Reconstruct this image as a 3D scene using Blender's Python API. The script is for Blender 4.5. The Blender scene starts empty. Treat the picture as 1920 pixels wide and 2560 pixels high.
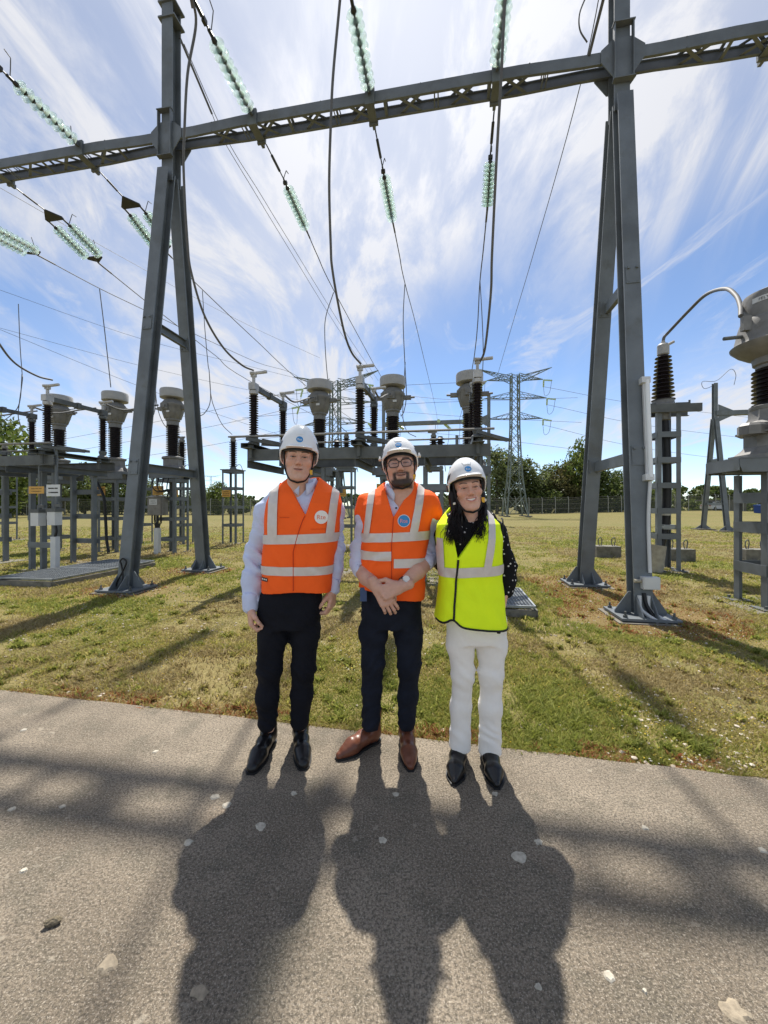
import bpy, bmesh, math, random
import numpy as np
from mathutils import Vector as V, Matrix
from mathutils.bvhtree import BVHTree
R = math.radians
random.seed(7)
rng = np.random.RandomState(11)
scene = bpy.context.scene
COL = scene.collection

# ------------------------------------------------------------------ camera
F0, CX, HY, CH = 962.0, 960.0, 1265.0, 1.386     # focal length and horizon in photo pixels, lens height in metres
cam = bpy.data.cameras.new('camera')
cam.sensor_fit = 'HORIZONTAL'; cam.sensor_width = 36.0
cam.lens = F0 / 1920 * 36.0
cam.shift_y = -15.0 / 1920
cam.clip_start = 0.05; cam.clip_end = 3000
camo = bpy.data.objects.new('camera', cam); COL.objects.link(camo)
camo.location = (0, 0, CH); camo.rotation_euler = (R(90), 0, 0)
scene.camera = camo

# ------------------------------------------------------------------ sky and sun
SUN_EL, SUN_AZ = 59.0, 1.0                      # degrees; azimuth measured from +Y (straight ahead) to the right
world = bpy.data.worlds.new('World'); scene.world = world
world.use_nodes = True
SKY_OFF = [(7.6, 2.4, 0), (8.4, 6.2, 0), (9.2, 4.1, 0)]
WROT = 110
def build_world():
    nt = world.node_tree; N = nt.nodes; L = nt.links
    N.clear()
    out = N.new('ShaderNodeOutputWorld'); bg = N.new('ShaderNodeBackground')
    sky = N.new('ShaderNodeTexSky'); sky.sky_type = 'NISHITA'; sky.sun_disc = False
    sky.sun_elevation = R(SUN_EL); sky.sun_rotation = R(SUN_AZ)
    sky.air_density = 0.82; sky.dust_density = 0.0; sky.ozone_density = 1.8; sky.altitude = 1000
    tc = N.new('ShaderNodeTexCoord')
    sep = N.new('ShaderNodeSeparateXYZ'); L.new(tc.outputs['Generated'], sep.inputs[0])
    def math_(op, a, b=None, c=None, clamp=False):
        m = N.new('ShaderNodeMath'); m.operation = op; m.use_clamp = clamp
        for i, x in enumerate((a, b, c)):
            if x is None: continue
            if isinstance(x, (int, float)): m.inputs[i].default_value = x
            else: L.new(x, m.inputs[i])
        return m.outputs[0]
    zc = math_('ADD', math_('MAXIMUM', sep.outputs[2], 0.0), 0.16)
    px = math_('DIVIDE', sep.outputs[0], zc); py = math_('DIVIDE', sep.outputs[1], zc)
    comb = N.new('ShaderNodeCombineXYZ'); L.new(px, comb.inputs[0]); L.new(py, comb.inputs[1])
    def noise(rot, scl, scale, detail, rough, dist, loc=(0, 0, 0)):
        mp = N.new('ShaderNodeMapping'); mp.inputs['Rotation'].default_value = (0, 0, R(rot))
        mp.inputs['Scale'].default_value = scl; mp.inputs['Location'].default_value = loc
        L.new(comb.outputs[0], mp.inputs[0])
        n = N.new('ShaderNodeTexNoise'); n.inputs['Scale'].default_value = scale; n.inputs['Detail'].default_value = detail
        n.inputs['Roughness'].default_value = rough; n.inputs['Distortion'].default_value = dist
        L.new(mp.outputs[0], n.inputs[0]); return n.outputs[0]
    def ramp(x, a, b):
        m = N.new('ShaderNodeMapRange'); m.interpolation_type = 'SMOOTHSTEP'
        m.inputs[1].default_value = a; m.inputs[2].default_value = b; L.new(x, m.inputs[0]); return m.outputs[0]
    big = noise(20, (1, 1, 1), 0.55, 3, 0.5, 0.5, SKY_OFF[0])               # where the veil is thick
    wisp = noise(WROT, (1.0, 0.40, 1), 1.7, 11, 0.63, 1.9, SKY_OFF[1])        # fibrous cirrus
    mare = noise(WROT-25, (1.1, 0.5, 1), 1.5, 10, 0.64, 2.6, SKY_OFF[2])         # mares' tails curling across
    fine = noise(WROT+12, (1.0, 0.28, 1), 6.5, 9, 0.68, 1.6)
    a = math_('MULTIPLY', ramp(big, 0.34, 0.58), ramp(wisp, 0.40, 0.66))
    b2 = math_('MULTIPLY', ramp(mare, 0.50, 0.72), 0.85)
    veil = math_('MULTIPLY', ramp(big, 0.36, 0.68), 0.50)
    body = math_('MAXIMUM', a, b2)
    cov = math_('ADD', math_('MULTIPLY', body, math_('MULTIPLY_ADD', fine, 0.9, 0.32)), veil, clamp=True)
    # thin cloud scatters sunlight forward: brighter towards the sun
    el, az = R(SUN_EL), R(SUN_AZ)
    dot = N.new('ShaderNodeVectorMath'); dot.operation = 'DOT_PRODUCT'
    L.new(tc.outputs['Generated'], dot.inputs[0]); dot.inputs[1].default_value = (math.sin(az)*math.cos(el), math.cos(az)*math.cos(el), math.sin(el))
    glow = math_('POWER', math_('MAXIMUM', dot.outputs['Value'], 0.0), 11.0)
    cov = math_('ADD', cov, math_('MULTIPLY', glow, 0.7), clamp=True)
    lum = math_('MULTIPLY_ADD', glow, 2.0, 4.6)
    hor = ramp(sep.outputs[2], 0.0, 0.16)
    cov = math_('MULTIPLY', math_('MULTIPLY', cov, hor), 0.9)
    cc = N.new('ShaderNodeCombineColor')
    L.new(lum, cc.inputs[0]); L.new(lum, cc.inputs[1]); L.new(math_('MULTIPLY', lum, 1.03), cc.inputs[2])
    mix = N.new('ShaderNodeMix'); mix.data_type = 'RGBA'
    L.new(cov, mix.inputs[0]); L.new(sky.outputs[0], mix.inputs[6]); L.new(cc.outputs[0], mix.inputs[7])
    L.new(mix.outputs[2], bg.inputs[0]); bg.inputs[1].default_value = 0.060
    L.new(bg.outputs[0], out.inputs[0])
build_world()
sun = bpy.data.lights.new('sun', 'SUN'); sun.energy = 2.5; sun.angle = R(0.9); sun.color = (1.0, 0.95, 0.87)
suno = bpy.data.objects.new('sun', sun); COL.objects.link(suno)
suno.rotation_euler = (R(-(90 - SUN_EL)), 0, R(-SUN_AZ)); suno.location = (0, 10, 20)

# ------------------------------------------------------------------ exposure
vs = scene.view_settings
vs.view_transform = 'Standard'; vs.look = 'None'; vs.gamma = 1.0; vs.use_curve_mapping = False
vs.exposure = 1.58
scene.render.engine = 'CYCLES'
cy = scene.cycles
cy.use_denoising = True; cy.max_bounces = 10; cy.transparent_max_bounces = 16; cy.transmission_bounces = 8
cy.caustics_reflective = False; cy.caustics_refractive = False
cy.sample_clamp_indirect = 6.0

# ------------------------------------------------------------------ projection helpers (pixel of the photo + real distance -> point)
def at(px, py, Y): return V(((px - CX) / F0 * Y, Y, CH - (py - HY) / F0 * Y))
YA = R(9.5); YC, YS = math.cos(YA), math.sin(YA)          # the yard's own axes: u along the gantry, v away from us
LAWN = -0.03
def yd(u, v, z=0.0): return V((u*YC + v*YS, v*YC - u*YS, z))
YROT = Matrix.Rotation(-YA, 4, 'Z')
def wire_u(u, pts):
    out = []
    for px, py in pts:
        r = (px - CX) / F0
        v = u * (YC + r*YS) / (r*YC - YS)
        Y = v*YC - u*YS
        out.append(yd(u, v, CH - (py - HY)/F0*Y))
    return out

# ------------------------------------------------------------------ object helpers
def thing(name, label, cat, loc=(0, 0, 0), group=None):
    o = bpy.data.objects.new(name, None); COL.objects.link(o)
    o.empty_display_size = 0.2
    o.matrix_basis = Matrix.Translation(loc)
    tag(o, label, cat, group); return o
def tag(o, label=None, cat=None, group=None, kind=None):
    if label: o['label'] = label
    if cat: o['category'] = cat
    if group: o['group'] = group
    if kind: o['kind'] = kind
    return o
def link(name, me, parent=None, mats=()):
    o = bpy.data.objects.new(name, me); COL.objects.link(o)
    for m in mats: me.materials.append(m)
    if parent is not None:
        o.parent = parent
        if parent.type == 'EMPTY': o.matrix_parent_inverse = parent.matrix_basis.inverted()
    return o
def copy_tree(o, mtx, label=None, parent=None):
    c = o.copy(); COL.objects.link(c)
    if parent is None: c.matrix_basis = mtx
    else: c.parent = parent
    if label: c['label'] = label
    for ch in o.children: copy_tree(ch, None, None, c)
    return c
def frame(d, up=V((0, 0, 1))):
    d = d.normalized()
    s = d.cross(up)
    if s.length < 1e-4: s = d.cross(V((0, 1, 0)))
    s.normalize(); return d, s, s.cross(d)

class MB:
    def __init__(self): self.v = []; self.f = []; self.mi = []; self.cur = 0
    def add(self, vs, fs):
        b = len(self.v); self.v += [tuple(x) for x in vs]
        for f in fs: self.f.append([i + b for i in f]); self.mi.append(self.cur)
        return self
    def box(self, c, s, M=None):
        c = V(c); hx, hy, hz = s[0]/2, s[1]/2, s[2]/2
        vs = [V((x, y, z)) for x in (-hx, hx) for y in (-hy, hy) for z in (-hz, hz)]
        if M is not None: vs = [M @ v for v in vs]
        return self.add([v + c for v in vs], [(0,1,3,2),(4,6,7,5),(0,4,5,1),(2,3,7,6),(0,2,6,4),(1,5,7,3)])
    def prof(self, p0, p1, poly, up=V((0, 0, 1)), cap=True):
        p0, p1 = V(p0), V(p1); d, s, t = frame(p1 - p0, V(up)); n = len(poly)
        vs = [p0 + s*a + t*b for a, b in poly] + [p1 + s*a + t*b for a, b in poly]
        fs = [(i, (i+1) % n, n + (i+1) % n, n + i) for i in range(n)]
        if cap: fs += [tuple(range(n))[::-1], tuple(range(n, 2*n))]
        return self.add(vs, fs)
    def bar(self, p0, p1, w, h, up=V((0, 0, 1))):
        return self.prof(p0, p1, [(-w/2, -h/2), (w/2, -h/2), (w/2, h/2), (-w/2, h/2)], up)
    def angle(self, p0, p1, w, t, up=V((0, 0, 1))):
        return self.prof(p0, p1, [(0, 0), (w, 0), (w, t), (t, t), (t, w), (0, w)], up)
    def ibeam(self, p0, p1, w, h, tf, tw, up=V((0, 0, 1))):
        a, b, c = w/2, h/2, tw/2
        return self.prof(p0, p1, [(-a,-b),(a,-b),(a,-b+tf),(c,-b+tf),(c,b-tf),(a,b-tf),(a,b),(-a,b),(-a,b-tf),(-c,b-tf),(-c,-b+tf),(-a,-b+tf)], up)
    def chan(self, p0, p1, w, h, t, up=V((0, 0, 1)), flip=1):
        b = h/2
        P = [(0,-b),(w*flip,-b),(w*flip,-b+t),(t*flip,-b+t),(t*flip,b-t),(w*flip,b-t),(w*flip,b),(0,b)]
        if flip < 0: P = P[::-1]
        return self.prof(p0, p1, P, up)
    def tube(self, pts, r, n=8, cap=True):
        pts = [V(p) for p in pts]; m = len(pts)
        rs = r if isinstance(r, (list, tuple)) else [r]*m
        vs = []; fs = []
        up = V((0.13, 0.31, 0.94))
        prev = None
        for i, p in enumerate(pts):
            d = (pts[min(i+1, m-1)] - pts[max(i-1, 0)])
            if d.length < 1e-9: d = V((0, 0, 1))
            d.normalize()
            if prev is None:
                s = d.cross(up)
                if s.length < 0.05: s = d.cross(V((1, 0, 0)))
            else: s = prev - d*prev.dot(d)
            s.normalize(); t = d.cross(s); prev = s
            for k in range(n):
                a = 2*math.pi*k/n
                vs.append(p + (s*math.cos(a) + t*math.sin(a))*rs[i])
        for i in range(m-1):
            for k in range(n):
                k2 = (k+1) % n
                fs.append((i*n+k, i*n+k2, (i+1)*n+k2, (i+1)*n+k))
        if cap: fs += [tuple(range(n))[::-1], tuple(range((m-1)*n, m*n))]
        return self.add(vs, fs)
    def lathe(self, prof, n=20, M=None, cap=True):
        vs = []; fs = []; m = len(prof)
        for r, z in prof:
            for k in range(n):
                a = 2*math.pi*k/n; vs.append(V((r*math.cos(a), r*math.sin(a), z)))
        if M is not None: vs = [M @ v for v in vs]
        for i in range(m-1):
            for k in range(n):
                k2 = (k+1) % n; fs.append((i*n+k, i*n+k2, (i+1)*n+k2, (i+1)*n+k))
        if cap: fs += [tuple(range(n))[::-1], tuple(range((m-1)*n, m*n))]
        return self.add(vs, fs)
    def plate(self, poly, nrm, t):
        nrm = V(nrm).normalized(); n = len(poly)
        vs = [V(p) - nrm*t/2 for p in poly] + [V(p) + nrm*t/2 for p in poly]
        return self.add(vs, [tuple(range(n))[::-1], tuple(range(n, 2*n))] + [(i, (i+1) % n, n+(i+1) % n, n+i) for i in range(n)])
    def mesh(self, name='mesh', smooth=None):
        me = bpy.data.meshes.new(name); me.from_pydata(self.v, [], self.f)
        if any(self.mi): me.polygons.foreach_set('material_index', self.mi)
        me.validate(); 
        bm = bmesh.new(); bm.from_mesh(me); bmesh.ops.recalc_face_normals(bm, faces=bm.faces); bm.to_mesh(me); bm.free()
        if smooth is not None:
            me.polygons.foreach_set('use_smooth', [True]*len(me.polygons))
            me.set_sharp_from_angle(angle=R(smooth))
        return me
    def build(self, name, mat, parent=None, smooth=None):
        mats = mat if isinstance(mat, (list, tuple)) else [mat]
        return link(name, self.mesh(name, smooth), parent, mats)
def spline(pts, n=8):
    pts = [V(p) for p in pts]
    if len(pts) < 3: return pts
    P = [pts[0]*2 - pts[1]] + pts + [pts[-1]*2 - pts[-2]]; out = []
    for i in range(1, len(P)-2):
        a, b, c, d = P[i-1], P[i], P[i+1], P[i+2]
        for k in range(n):
            t = k/n
            out.append(0.5*((2*b) + (c-a)*t + (2*a-5*b+4*c-d)*t*t + (3*b-a-3*c+d)*t**3))
    out.append(pts[-1]); return out

# ------------------------------------------------------------------ materials
def srgb(r, g, b):
    f = lambda c: (c/255/12.92) if c/255 <= 0.04045 else ((c/255+0.055)/1.055)**2.4
    return (f(r), f(g), f(b))
def mat(name, col, rough=0.6, metal=0.0, var=0.0, scale=6.0, bump=0.0, bscale=60.0, spec=0.5, attr=None, island=0.0, trans=0.0, ior=1.45, dirt=None, dscale=2.0, damt=(0.5, 0.75), sss=0.0, subs=None):
    m = bpy.data.materials.new(name); m.use_nodes = True
    nt = m.node_tree; N = nt.nodes; L = nt.links; b = N['Principled BSDF']
    b.inputs['Base Color'].default_value = (*col, 1); b.inputs['Roughness'].default_value = rough; b.inputs['Metallic'].default_value = metal
    b.inputs['Specular IOR Level'].default_value = spec; b.inputs['Transmission Weight'].default_value = trans; b.inputs['IOR'].default_value = ior
    geo = N.new('ShaderNodeNewGeometry'); tc = N.new('ShaderNodeTexCoord')
    def noise(sc, det=4, ro=0.55):
        n = N.new('ShaderNodeTexNoise'); n.inputs['Scale'].default_value = sc; n.inputs['Detail'].default_value = det; n.inputs['Roughness'].default_value = ro
        L.new(tc.outputs['Object'], n.inputs['Vector']); return n.outputs[0]
    def mix(f, a, c2, blend='MIX'):
        x = N.new('ShaderNodeMix'); x.data_type = 'RGBA'; x.blend_type = blend
        for i, q in ((0, f), (6, a), (7, c2)):
            if isinstance(q, (int, float)): x.inputs[i].default_value = q
            elif isinstance(q, tuple): x.inputs[i].default_value = (*q[:3], 1)
            else: L.new(q, x.inputs[i])
        return x.outputs[2]
    cur = tuple(col)
    if attr:
        a = N.new('ShaderNodeAttribute'); a.attribute_name = attr; cur = a.outputs['Color']
    if var > 0:
        g = N.new('ShaderNodeMapRange'); g.inputs[1].default_value = 0.3; g.inputs[2].default_value = 0.7
        g.inputs[3].default_value = 1 - var; g.inputs[4].default_value = 1 + var; L.new(noise(scale, 6), g.inputs[0])
        vm = N.new('ShaderNodeVectorMath'); vm.operation = 'SCALE'
        if isinstance(cur, tuple): vm.inputs[0].default_value = cur
        else: L.new(cur, vm.inputs[0])
        L.new(g.outputs[0], vm.inputs['Scale']); cur = vm.outputs[0]
    if island > 0:
        g = N.new('ShaderNodeMapRange'); g.inputs[3].default_value = 1 - island; g.inputs[4].default_value = 1 + island
        L.new(geo.outputs['Random Per Island'], g.inputs[0])
        vm = N.new('ShaderNodeVectorMath'); vm.operation = 'SCALE'
        if isinstance(cur, tuple): vm.inputs[0].default_value = cur
        else: L.new(cur, vm.inputs[0])
        L.new(g.outputs[0], vm.inputs['Scale']); cur = vm.outputs[0]
    if dirt is not None:
        g = N.new('ShaderNodeMapRange'); g.interpolation_type = 'SMOOTHSTEP'; g.inputs[1].default_value = damt[0]; g.inputs[2].default_value = damt[1]
        L.new(noise(dscale, 8, 0.65), g.inputs[0]); cur = mix(g.outputs[0], cur, tuple(dirt))
    if not isinstance(cur, tuple): L.new(cur, b.inputs['Base Color'])
    if bump > 0:
        bp = N.new('ShaderNodeBump'); bp.inputs['Strength'].default_value = 1.0; bp.inputs['Distance'].default_value = bump
        L.new(noise(bscale, 6, 0.6), bp.inputs['Height']); L.new(bp.outputs[0], b.inputs['Normal'])
    if sss > 0:
        b.inputs['Subsurface Weight'].default_value = sss; b.inputs['Subsurface Radius'].default_value = subs or (0.012, 0.005, 0.003); b.inputs['Subsurface Scale'].default_value = 1.0
    return m
def leafmat(name, cols, trans=0.35, rough=0.55):
    """two-tone leaf or blade colour chosen per leaf, with light coming through"""
    m = bpy.data.materials.new(name); m.use_nodes = True
    nt = m.node_tree; N = nt.nodes; L = nt.links; b = N['Principled BSDF']; out = N['Material Output']
    geo = N.new('ShaderNodeNewGeometry'); cr = N.new('ShaderNodeValToRGB')
    e = cr.color_ramp.elements; e[0].color = (*cols[0], 1); e[1].color = (*cols[-1], 1)
    for i in range(1, len(cols)-1):
        x = e.new(i/(len(cols)-1)); x.color = (*cols[i], 1)
    L.new(geo.outputs['Random Per Island'], cr.inputs[0]); L.new(cr.outputs[0], b.inputs['Base Color'])
    b.inputs['Roughness'].default_value = rough; b.inputs['Specular IOR Level'].default_value = 0.25
    tr = N.new('ShaderNodeBsdfTranslucent'); L.new(cr.outputs[0], tr.inputs[0])
    ms = N.new('ShaderNodeMixShader'); ms.inputs[0].default_value = trans
    L.new(b.outputs[0], ms.inputs[1]); L.new(tr.outputs[0], ms.inputs[2]); L.new(ms.outputs[0], out.inputs[0])
    return m
MT = dict(
    steel=mat('painted_steel', (0.135, 0.152, 0.165), 0.5, 0.0, 0.24, 2.2, 0.0012, 40, dirt=(0.105, 0.11, 0.10), dscale=3, damt=(0.5, 0.8)),
    steel_dk=mat('weathered_steel', (0.10, 0.108, 0.108), 0.55, 0.0, 0.25, 5.0, 0.001, 50, dirt=(0.12, 0.10, 0.075), dscale=7, damt=(0.6, 0.8)),
    galv=mat('galvanised', (0.26, 0.28, 0.29), 0.45, 0.35, 0.2, 9.0, 0.0004, 80),
    dark=mat('dark_metal', (0.045, 0.047, 0.045), 0.5, 0.3, 0.2, 12.0),
    cable=mat('aluminium_cable', (0.11, 0.11, 0.11), 0.65, 0.0, 0.15, 8.0),
    alu=mat('cast_aluminium', (0.42, 0.41, 0.39), 0.45, 0.25, 0.2, 7.0, 0.0008, 50, dirt=(0.22, 0.20, 0.17), dscale=6, damt=(0.55, 0.8)),
    cast=mat('grey_casting', (0.19, 0.185, 0.175), 0.55, 0.1, 0.22, 6.0, 0.001, 45, dirt=(0.13, 0.12, 0.10), dscale=5, damt=(0.52, 0.8)),
    cappaint=mat('cap_paint', (0.36, 0.35, 0.33), 0.5, 0.0, 0.12, 5.0, 0.0005, 40, dirt=(0.27, 0.25, 0.22), dscale=4, damt=(0.55, 0.85)),
    porc=mat('brown_porcelain', (0.014, 0.008, 0.008), 0.42, 0.0, 0.25, 9.0),
    white=mat('white_enamel', (0.60, 0.61, 0.61), 0.4, 0.0, 0.05, 6.0),
    black=mat('black_rubber', (0.012, 0.012, 0.013), 0.5, 0.0, 0.2, 9),
    sign=mat('yellow_sign', (0.60, 0.34, 0.075), 0.55, 0.0, 0.12, 20.0),
    signtext=mat('sign_lettering', (0.16, 0.09, 0.03), 0.6),
    ink=mat('black_print', (0.02, 0.02, 0.02), 0.6),
    conc=mat('pad_concrete', (0.17, 0.155, 0.125), 0.9, 0.0, 0.2, 9.0, 0.003, 60),
    concdk=mat('old_concrete', (0.17, 0.16, 0.135), 0.9, 0.0, 0.3, 8.0, 0.004, 40, dirt=(0.07, 0.075, 0.04), dscale=6),
    pipe=mat('fibre_cement_pipe', (0.36, 0.33, 0.26), 0.85, 0.0, 0.2, 9.0, 0.002, 60),
    box=mat('stainless_cabinet', (0.20, 0.19, 0.18), 0.4, 0.5, 0.2, 6.0, dirt=(0.12, 0.10, 0.08), dscale=5),
    bark=mat('bark', (0.10, 0.085, 0.065), 0.9, 0.0, 0.3, 12.0, 0.01, 12),
    pylon=mat('pylon_steel', (0.16, 0.19, 0.17), 0.6, 0.2, 0.2, 2.0),
)
def glass_mat():
    m = bpy.data.materials.new('toughened_green_glass'); m.use_nodes = True; nt = m.node_tree; N = nt.nodes; L = nt.links
    b = N['Principled BSDF']; b.inputs['Base Color'].default_value = (0.86, 0.99, 0.92, 1); b.inputs['Roughness'].default_value = 0.02; b.inputs['IOR'].default_value = 1.3; b.inputs['Transmission Weight'].default_value = 1.0
    t = N.new('ShaderNodeBsdfTranslucent'); t.inputs[0].default_value = (0.92, 0.98, 0.92, 1); tr = N.new('ShaderNodeBsdfTransparent'); tr.inputs[0].default_value = (0.95, 1.0, 0.965, 1)
    ms = N.new('ShaderNodeMixShader'); ms.inputs[0].default_value = 0.28; m2 = N.new('ShaderNodeMixShader'); m2.inputs[0].default_value = 0.52
    L.new(b.outputs[0], ms.inputs[1]); L.new(t.outputs[0], ms.inputs[2]); L.new(ms.outputs[0], m2.inputs[1]); L.new(tr.outputs[0], m2.inputs[2]); L.new(m2.outputs[0], N['Material Output'].inputs[0]); return m
MT['glass'] = glass_mat()
MT['leaf'] = leafmat('mid_green_leaves', [(0.06, 0.09, 0.018), (0.11, 0.15, 0.032), (0.18, 0.205, 0.055)], 0.45)
MT['leaf_dk'] = leafmat('dark_green_leaves', [(0.042, 0.068, 0.018), (0.08, 0.11, 0.026), (0.13, 0.155, 0.042)], 0.42)
MT['leaf_lt'] = leafmat('pale_green_leaves', [(0.075, 0.10, 0.03), (0.13, 0.16, 0.055), (0.21, 0.23, 0.10)], 0.42)
MT['leaf_br'] = leafmat('olive_brown_leaves', [(0.07, 0.065, 0.025), (0.11, 0.10, 0.035), (0.16, 0.15, 0.055)], 0.42)
# ================================================================== THE SETTING: ground, path, lawn
def vnoise(x, y, seed=0, per=64):
    r = np.random.RandomState(seed); g = r.rand(per, per)
    xi = np.floor(x).astype(int); yi = np.floor(y).astype(int); fx = x - xi; fy = y - yi
    fx = fx*fx*(3-2*fx); fy = fy*fy*(3-2*fy)
    a = g[xi % per, yi % per]; b = g[(xi+1) % per, yi % per]; c = g[xi % per, (yi+1) % per]; d = g[(xi+1) % per, (yi+1) % per]
    return (a*(1-fx)+b*fx)*(1-fy) + (c*(1-fx)+d*fx)*fy
def fbm(x, y, seed=0, o=4):
    s = 0; a = 0.5; t = 0
    for i in range(o):
        s = s + a*vnoise(x*2**i, y*2**i, seed+i); t += a; a *= 0.5
    return s/t
# slab edge: straight line in plan
E0 = V((-2.92, 2.93)); E1 = V((1.97, 1.975)); ED = (E1-E0).normalized(); EN = V((-ED.y, ED.x))   # EN points to the lawn
def edge_dist(x, y): return (x-E0.x)*EN.x + (y-E0.y)*EN.y      # >0 on the lawn
GRED = [(-5.3, 5.64), (-5.3, 7.68), (2.40, 5.36), (2.44, 7.36)]   # gantry feet (u,v)
def red_mask(x, y):
    e = edge_dist(x, y)
    m = np.clip(1 - e/0.22, 0, 1) * (fbm(x*4, y*4, 3) > 0.42)
    for (u, v) in GRED:
        p = yd(u, v); d = np.hypot((x-p.x)*0.8, y-p.y)
        m = np.maximum(m, (0.55 if u < 0 else 1.0)*np.clip(1.15 - d/(0.7+0.8*fbm(x*1.3, y*1.3, 9)), 0, 1))
    for (u, v) in ((2.5, 6.5),):
        p = yd(u, v); m = np.maximum(m, np.clip(1.3 - np.hypot(x-p.x, y-p.y)/1.0, 0, 1)*(fbm(x*2.6, y*2.6, 19) > .38))
    return m
def terrain(x, y):
    z = LAWN + 0.05*(fbm(x*0.35+5, y*0.35, 21)-0.5)*np.clip((np.hypot(x, y)-3.5)/4, 0, 1) + 0.012*(fbm(x*2.2, y*2.2, 31)-0.5)
    far = np.clip((y-40)/60, 0, 1)
    z = z + far*0.5*(fbm(x*0.03+9, y*0.03, 41)-0.4)
    z = z + 0.7*np.exp(-((x-48)/22)**2 - ((y-58)/9)**2)
    return z
def ground_mat():
    m = bpy.data.materials.new('meadow'); m.use_nodes = True
    nt = m.node_tree; N = nt.nodes; L = nt.links; b = N['Principled BSDF']; b.inputs['Roughness'].default_value = 0.95; b.inputs['Specular IOR Level'].default_value = 0.1
    geo = N.new('ShaderNodeNewGeometry')
    def noise(sc, det, ro=0.6, dist=0.0):
        n = N.new('ShaderNodeTexNoise'); n.inputs['Scale'].default_value = sc; n.inputs['Detail'].default_value = det; n.inputs['Roughness'].default_value = ro; n.inputs['Distortion'].default_value = dist
        L.new(geo.outputs['Position'], n.inputs['Vector']); return n.outputs[0]
    def ramp(f, stops):
        c = N.new('ShaderNodeValToRGB'); e = c.color_ramp.elements
        e[0].position = stops[0][0]; e[0].color = (*stops[0][1], 1); e[1].position = stops[-1][0]; e[1].color = (*stops[-1][1], 1)
        for p, q in stops[1:-1]:
            x = e.new(p); x.color = (*q, 1)
        L.new(f, c.inputs[0]); return c.outputs[0]
    def mix(f, a, c):
        x = N.new('ShaderNodeMix'); x.data_type = 'RGBA'
        for i, q in ((0, f), (6, a), (7, c)):
            if isinstance(q, (int, float)): x.inputs[i].default_value = q
            elif isinstance(q, tuple): x.inputs[i].default_value = (*q, 1)
            else: L.new(q, x.inputs[i])
        return x.outputs[2]
    base = ramp(noise(0.9, 5), [(0.28, (0.10, 0.11, 0.032)), (0.45, (0.19, 0.17, 0.06)), (0.58, (0.26, 0.205, 0.09)), (0.75, (0.17, 0.16, 0.05))])
    fine = ramp(noise(38, 4), [(0.3, (0.06, 0.065, 0.022)), (0.52, (0.20, 0.17, 0.07)), (0.72, (0.34, 0.28, 0.15))])
    c = mix(0.5, base, fine)
    sp = N.new('ShaderNodeSeparateXYZ'); L.new(geo.outputs['Position'], sp.inputs[0])
    fr = N.new('ShaderNodeMapRange'); fr.inputs[1].default_value = 7; fr.inputs[2].default_value = 16; L.new(sp.outputs[1], fr.inputs[0])
    farc = ramp(noise(0.16, 6, 0.62), [(0.3, (0.135, 0.14, 0.042)), (0.46, (0.20, 0.165, 0.065)), (0.6, (0.145, 0.145, 0.042)), (0.78, (0.25, 0.20, 0.09))])
    farf = mix(0.55, farc, ramp(noise(9, 6, 0.75), [(0.32, (0.045, 0.055, 0.018)), (0.5, (0.17, 0.15, 0.06)), (0.72, (0.32, 0.26, 0.13))]))
    c = mix(fr.outputs[0], c, farf)
    at_ = N.new('ShaderNodeAttribute'); at_.attribute_name = 'red'
    c = mix(at_.outputs['Fac'], c, ramp(noise(30, 4), [(0.3, (0.11, 0.045, 0.02)), (0.55, (0.20, 0.10, 0.05)), (0.75, (0.26, 0.20, 0.12))]))
    L.new(c, b.inputs['Base Color'])
    bp = N.new('ShaderNodeBump'); bp.inputs['Distance'].default_value = 0.02; L.new(noise(45, 4), bp.inputs['Height']); L.new(bp.outputs[0], b.inputs['Normal'])
    return m
def build_ground():
    xs = np.concatenate([-np.geomspace(800, 14, 26), np.linspace(-13.5, 13.5, 136), np.geomspace(14, 800, 26)])
    ys = np.concatenate([np.linspace(-12, 1.6, 10), np.linspace(1.8, 16, 110), np.geomspace(16.4, 1400, 60)])
    X, Y = np.meshgrid(xs, ys); Z = terrain(X, Y)
    Z = np.where(edge_dist(X, Y) < -0.08, -0.12, Z)
    nx, ny = len(xs), len(ys)
    vs = np.stack([X.ravel(), Y.ravel(), Z.ravel()], 1)
    i = np.arange(nx-1)[None, :] + nx*np.arange(ny-1)[:, None]
    fs = np.stack([i, i+1, i+nx+1, i+nx], -1).reshape(-1, 4)
    me = bpy.data.meshes.new('ground'); me.from_pydata(vs.tolist(), [], fs.tolist())
    a = me.attributes.new('red', 'FLOAT', 'POINT'); a.data.foreach_set('value', (np.clip(red_mask(X, Y), 0, 1)*0.6).ravel().astype(np.float32))
    me.polygons.foreach_set('use_smooth', [True]*len(me.polygons))
    o = link('ground', me, None, [ground_mat()]); tag(o, 'sunlit meadow ground of short yellowish grass', None, None, 'structure')
build_ground()

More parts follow.
